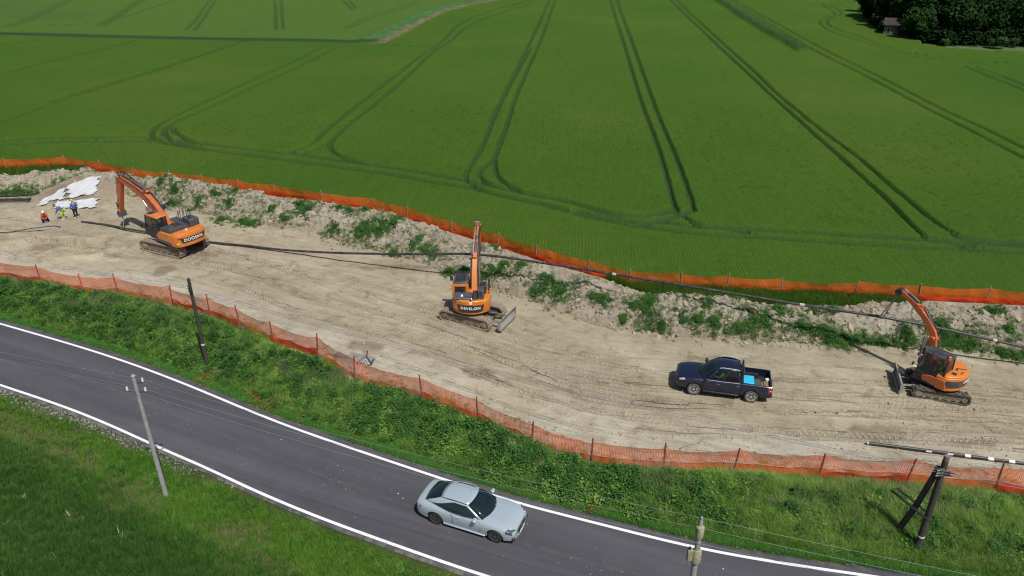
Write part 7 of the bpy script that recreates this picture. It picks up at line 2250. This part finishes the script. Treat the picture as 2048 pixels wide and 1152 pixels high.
MP = Matrix.Translation(ctr) @ Matrix.Rotation(R(hd), 4, 'Z')
PICK = (ctr, MP, hd)


def cargo(name, label, cat, parts, group=None):
    """a load item standing in the bed; parts: (part name, builder in truck coordinates, material, bevel)"""
    o0 = None
    p0 = MP @ Vector(parts[0][4])
    r = thing(name, label, cat, tuple(p0), 0, group)
    inv = Matrix.Translation(-p0) @ MP
    for nm, f, mt, bv, _ in parts:
        m = MB(inv); f(m); m.obj(nm, mt, r, bevel=bv)
    return r


CYAN = simple('cyan_lid', (0.035, 0.46, 0.70), 0.45, var=0.05); CYAN2 = simple('blue_box_side', (0.015, 0.13, 0.30), 0.5)
cargo('toolbox', 'bright cyan topped box behind the cab in the pickup load bed', 'box', [('case', lambda m: m.bx(-1.62, -1.08, 0.02, 0.80, 0.69, 1.12), CYAN2, 0.03, (-1.3, 0.4, 0.69)), ('lid', lambda m: m.bx(-1.64, -1.07, 0.01, 0.81, 1.123, 1.17), CYAN, 0.02, (0, 0, 0))])
cargo('toolbox', 'dark grey box between the cyan box and the wooden stakes in the pickup bed', 'box', [('case', lambda m: m.bx(-2.0, -1.68, 0.10, 0.78, 0.69, 1.02), NAVY, 0.03, (-1.8, 0.4, 0.69)), ('lid', lambda m: m.bx(-2.01, -1.67, 0.09, 0.79, 1.023, 1.06), simple('grey_lid', (0.07, 0.08, 0.09), 0.5), 0.02, (0, 0, 0))])
WOODS = simple('fresh_sawn_wood', (0.42, 0.25, 0.11), 0.8, var=0.25, scale=5)
random.seed(12)
for k in range(6):
    x_ = -2.08 - 0.062 * k; z_ = 0.96 + random.uniform(-0.05, 0.08)
    a = MP @ Vector((x_, 0.15 + random.uniform(-.1, .1), z_)); b = MP @ Vector((x_ + random.uniform(-.04, .04), 0.80, z_ + random.uniform(0, .06)))
    m = MB(); m.tube([a, b], 0.028, 4)
    tag(m.obj('wooden_stake', WOODS, None), 'pale brown wooden stake lying across the rear of the pickup bed', 'stake', 'stakes in the pickup bed')
m = MB(MP); m.bx(-2.48, -2.06, 0.1, 0.8, 0.69, 0.93)
o = m.obj('crate', simple('brown_crate', (0.16, 0.085, 0.045), 0.8, var=0.3), None, bevel=0.02); tag(o, 'brown crate under the wooden stakes at the pickup tailgate', 'crate')
cargo('canister', 'small white canister with a cap beside the stakes in the pickup bed', 'canister', [('bottle', lambda m: m.tube([(-2.36, -0.05, 0.69), (-2.36, -0.05, 1.05), (-2.36, -0.05, 1.12)], [0.11, 0.11, 0.05], 12), simple('white_plastic', (0.66, 0.66, 0.68), 0.5), 0, (-2.36, -0.05, 0.69)), ('cap', lambda m: m.tube([(-2.36, -0.05, 1.12), (-2.36, -0.05, 1.16)], [0.045, 0.045], 8), BLACKM, 0, (0, 0, 0))])


# ================================================================== PEOPLE
SKIN = simple('skin', (0.42, 0.25, 0.17), 0.55, var=0.05)
HAIR = simple('dark_hair', (0.02, 0.015, 0.012), 0.8)


def skin_mesh(name, joints, edges, rad, mat, parent, M, sub=1):
    names = list(joints)
    me = bpy.data.meshes.new(name)
    me.from_pydata([tuple(joints[n]) for n in names], [(names.index(a), names.index(b)) for a, b in edges], [])
    tmp = bpy.data.objects.new('tmp', me); COL.objects.link(tmp)
    sk = tmp.modifiers.new('skin', 'SKIN'); sk.use_smooth_shade = True
    for i, n in enumerate(names):
        r = rad[n]
        me.skin_vertices[0].data[i].radius = r if isinstance(r, tuple) else (r, r)
        me.skin_vertices[0].data[i].use_root = (i == 0)
    sb = tmp.modifiers.new('sub', 'SUBSURF'); sb.levels = sub; sb.render_levels = sub
    dg = bpy.context.evaluated_depsgraph_get(); dg.update()
    out = bpy.data.meshes.new_from_object(tmp.evaluated_get(dg)); out.name = name
    bpy.data.objects.remove(tmp)
    out.transform(M); out.materials.clear(); out.materials.append(mat)
    out.polygons.foreach_set('use_smooth', [True] * len(out.polygons))
    return link_mesh(name, out, None, parent)


def person(label, loc, rz, J, top_mat, leg_mat, boot_mat, hat_mat, vest=None, group=None):
    """J: joints in metres, x = facing, y = left. body one skinned surface, clothes over it"""
    root = thing('person', label, 'person', tuple(loc), R(rz), group)
    I = Matrix.Identity(4)
    J = {k: Vector(v) for k, v in J.items()}
    J['chest'] = J['pelvis'].lerp(J['neck'], 0.62); J['waist'] = J['pelvis'].lerp(J['neck'], 0.28)
    E = [('pelvis', 'waist'), ('waist', 'chest'), ('chest', 'neck'), ('neck', 'head0'), ('head0', 'head1')]
    rad = {'pelvis': (0.15, 0.12), 'waist': (0.14, 0.11), 'chest': (0.165, 0.12), 'neck': 0.06, 'head0': (0.075, 0.085), 'head1': (0.078, 0.09)}
    for s in 'LR':
        E += [('chest', 'sh' + s), ('sh' + s, 'el' + s), ('el' + s, 'wr' + s), ('wr' + s, 'pa' + s), ('pelvis', 'hip' + s), ('hip' + s, 'kn' + s), ('kn' + s, 'an' + s), ('an' + s, 'toe' + s)]
        d = (J['wr' + s] - J['el' + s]).normalized()
        J['pa' + s] = J['wr' + s] + d * 0.09
        rad.update({'sh' + s: 0.068, 'el' + s: 0.048, 'wr' + s: 0.032, 'pa' + s: (0.042, 0.022), 'hip' + s: 0.095, 'kn' + s: 0.062, 'an' + s: 0.045, 'toe' + s: (0.045, 0.032)})
    ks = ['pelvis', 'waist', 'chest', 'neck', 'head0', 'head1'] + [k + s for s in 'LR' for k in ('sh', 'el', 'wr', 'pa', 'hip', 'kn', 'an', 'toe')]
    skin_mesh('body', {k: J[k] for k in ks}, E, rad, SKIN, root, I)
    big = lambda k, f: tuple(q * f for q in (rad[k] if isinstance(rad[k], tuple) else (rad[k], rad[k])))
    kt = ['pelvis', 'waist', 'chest', 'neck'] + [k + s for s in 'LR' for k in ('sh', 'el', 'wr')]
    skin_mesh('jacket', {k: J[k] for k in kt}, [e for e in E if e[0] in kt and e[1] in kt], {k: big(k, 1.28) for k in kt}, top_mat, root, I)
    kl = ['pelvis'] + [k + s for s in 'LR' for k in ('hip', 'kn', 'an')]
    skin_mesh('trousers', {k: J[k] for k in kl}, [e for e in E if e[0] in kl and e[1] in kl], {k: big(k, 1.22) for k in kl}, leg_mat, root, I)
    if vest:
        kv = ['pelvis', 'waist', 'chest', 'neck', 'shL', 'shR']
        skin_mesh('vest', {k: J[k] for k in kv}, [e for e in E if e[0] in kv and e[1] in kv], {k: big(k, 1.32) for k in kv}, vest, root, I)
    for s in 'LR':
        m = MB(); d = (J['toe' + s] - J['an' + s]); d.z = 0; d.normalize(); a = J['an' + s]
        m.tube([a + Vector((0, 0, 0.12)), a + Vector((0, 0, -0.0))], [0.075, 0.078], 9); m.tube([a - d * 0.06 + Vector((0, 0, -0.04)), a + d * 0.10 + Vector((0, 0, -0.04)), a + d * 0.21 + Vector((0, 0, -0.05))], [0.055, 0.06, 0.045], 9); m.obj('boot', boot_mat, root)
        # hand: five bent fingers
        w = J['pa' + s]; d = (J['wr' + s] - J['el' + s]).normalized(); side = d.cross(Vector((0, 0, 1)))
        if side.length < 0.2: side = Vector((0, 1, 0))
        side.normalize(); nrm = side.cross(d)
        m = MB()
        for k in range(4):
            b = w + side * (0.028 - 0.019 * k); L = (0.068, 0.078, 0.072, 0.056)[k]
            m.tube([b, b + d * L * 0.5 + nrm * 0.006, b + d * L * 0.9 - nrm * 0.015], [0.010, 0.009, 0.007], 5)
        b = w - d * 0.05 + side * 0.036
        m.tube([b, b + side * 0.022 + d * 0.03, b + side * 0.024 + d * 0.06], [0.012, 0.010, 0.008], 5)
        m.obj('fingers', SKIN, root)
    # face
    hd0 = J['head0']; up = (J['head1'] - J['head0']).normalized(); fw = Vector((1, 0, 0)) - up * up.x; fw.normalize(); sd = up.cross(fw)
    c = hd0.lerp(J['head1'], 0.45)
    m = MB(); m.tube([c + fw * 0.085 + up * 0.01, c + fw * 0.115 - up * 0.025], [0.012, 0.016], 6); m.obj('nose', SKIN, root)
    m = MB()
    for s in (-1, 1): q = c + fw * 0.088 + sd * 0.032 * s + up * 0.022; m.tube([q, q + fw * 0.008], 0.010, 6)
    m.tube([c + fw * 0.09 - up * 0.055 + sd * 0.025, c + fw * 0.092 - up * 0.055 - sd * 0.025], 0.005, 5); m.obj('eyes_and_mouth', HAIR, root)
    m = MB()
    for s in (-1, 1): q = c + sd * 0.085 * s; m.tube([q - up * 0.03, q + up * 0.03], 0.014, 6)
    m.obj('ears', SKIN, root)
    top = J['head1']
    Mh = Matrix((tuple(fw) + (0,), tuple(sd) + (0,), tuple(up) + (0,), (0, 0, 0, 1))).transposed(); Mh.translation = top
    m = MB(Mh); rows = []
    for k in range(7):
        a = k / 6 * PI / 2; rows.append([(0.128 * math.cos(a) * math.cos(2 * PI * j / 16) - 0.005, 0.108 * math.cos(a) * math.sin(2 * PI * j / 16), 0.0 + 0.115 * math.sin(a)) for j in range(16)])
    m.rings(rows)
    if hat_mat is not HAIR: m.tube([(0.1, 0, 0.0), (0.17, 0, -0.012)], [0.07, 0.05], 8)
    m.obj('hair' if hat_mat is HAIR else 'helmet', hat_mat, root)
    return root


STAND = dict(pelvis=(0, 0, 0.95), neck=(0.03, 0, 1.47), head0=(0.05, 0, 1.58), head1=(0.06, 0, 1.69), shL=(0.02, 0.19, 1.40), elL=(0.0, 0.28, 1.12), wrL=(0.16, 0.22, 0.95), shR=(0.02, -0.19, 1.40), elR=(0.0, -0.28, 1.12), wrR=(0.16, -0.20, 0.96),
             hipL=(0, 0.10, 0.90), knL=(0.02, 0.12, 0.50), anL=(-0.02, 0.13, 0.09), toeL=(0.13, 0.15, 0.04), hipR=(0, -0.10, 0.90), knR=(0.04, -0.13, 0.50), anR=(0.0, -0.15, 0.09), toeR=(0.15, -0.17, 0.04))
BEND = dict(pelvis=(0, 0, 0.88), neck=(0.34, 0, 1.24), head0=(0.44, 0, 1.28), head1=(0.52, 0, 1.35), shL=(0.30, 0.19, 1.16), elL=(0.40, 0.24, 0.88), wrL=(0.52, 0.16, 0.68), shR=(0.30, -0.19, 1.16), elR=(0.42, -0.24, 0.88), wrR=(0.54, -0.14, 0.68),
            hipL=(0, 0.11, 0.84), knL=(0.10, 0.17, 0.47), anL=(0.0, 0.20, 0.09), toeL=(0.15, 0.23, 0.04), hipR=(0, -0.11, 0.84), knR=(0.12, -0.16, 0.47), anR=(0.05, -0.22, 0.09), toeR=(0.2, -0.24, 0.04))
CROUCH = dict(pelvis=(0, 0, 0.34), neck=(0.22, 0, 0.83), head0=(0.30, 0, 0.92), head1=(0.34, 0, 1.02), shL=(0.19, 0.19, 0.76), elL=(0.34, 0.27, 0.54), wrL=(0.52, 0.14, 0.48), shR=(0.19, -0.19, 0.76), elR=(0.34, -0.27, 0.54), wrR=(0.52, -0.12, 0.48),
              hipL=(0.02, 0.11, 0.32), knL=(0.36, 0.22, 0.50), anL=(0.10, 0.21, 0.09), toeL=(0.25, 0.24, 0.04), hipR=(0.02, -0.11, 0.32), knR=(0.36, -0.22, 0.50), anR=(0.10, -0.21, 0.09), toeR=(0.25, -0.24, 0.04))
SIT = dict(pelvis=(0, 0, 0.12), neck=(-0.03, 0, 0.62), head0=(0.0, 0, 0.72), head1=(0.01, 0, 0.83), shL=(-0.02, 0.19, 0.55), elL=(0.14, 0.25, 0.30), wrL=(0.36, 0.16, 0.34), shR=(-0.02, -0.19, 0.55), elR=(0.14, -0.25, 0.30), wrR=(0.36, -0.16, 0.34),
           hipL=(0.04, 0.10, 0.10), knL=(0.46, 0.12, 0.14), anL=(0.58, 0.12, -0.26), toeL=(0.72, 0.12, -0.30), hipR=(0.04, -0.10, 0.10), knR=(0.46, -0.12, 0.14), anR=(0.58, -0.12, -0.26), toeR=(0.72, -0.12, -0.30))
BLUEJ = simple('blue_work_jacket', (0.06, 0.115, 0.34), 0.85, var=0.15); DKTR = simple('dark_trousers', (0.018, 0.02, 0.04), 0.9); HIV = simple('hi_vis_yellow', (0.46, 0.52, 0.06), 0.8, var=0.15)
HIO = simple('hi_vis_orange', (0.55, 0.095, 0.03), 0.8, var=0.1); HIG = simple('hi_vis_green', (0.08, 0.55, 0.09), 0.8, var=0.1); BOOTL = simple('pale_boot', (0.48, 0.44, 0.34), 0.8); BOOTD = simple('dark_boot', (0.04, 0.035, 0.03), 0.8)
HATY = simple('yellow_helmet', (0.75, 0.50, 0.02), 0.35); HATW = simple('white_helmet', (0.72, 0.70, 0.66), 0.35)


def ground_at(px, py):
    p = at(px, py, 0)
    for _ in range(4): p = at(px, py, gz_site(p.x, p.y))
    return p


person('person standing in blue jacket, dark trousers and yellow helmet before the white sheets', ground_at(154, 437), 150, STAND, BLUEJ, DKTR, BOOTL, HATY, None, 'workers by the white sheets')
person('person bending forward in blue jacket and yellow trousers before the white sheets', ground_at(130, 439), 195, BEND, BLUEJ, HIV, BOOTL, HAIR, None, 'workers by the white sheets')
person('person crouching in orange vest and white helmet on the sand, leftmost worker', ground_at(92, 443), -60, CROUCH, HIO, DKTR, BOOTD, HATW, HIO, 'workers by the white sheets')
pp_ = MP @ Vector((0.08, 0.40, 0.83))
person('person in a bright green vest driving the dark pickup', pp_, PICK[2], SIT, HIG, DKTR, BOOTD, HAIR, HIG)
pp_ = EX3[0] + EX3[1] @ Vector((-0.08, 0.59, 1.42))
person('person in green vest and white helmet seated in the small excavator cab', pp_, 128, SIT, HIG, DKTR, BOOTD, HATW, HIG)
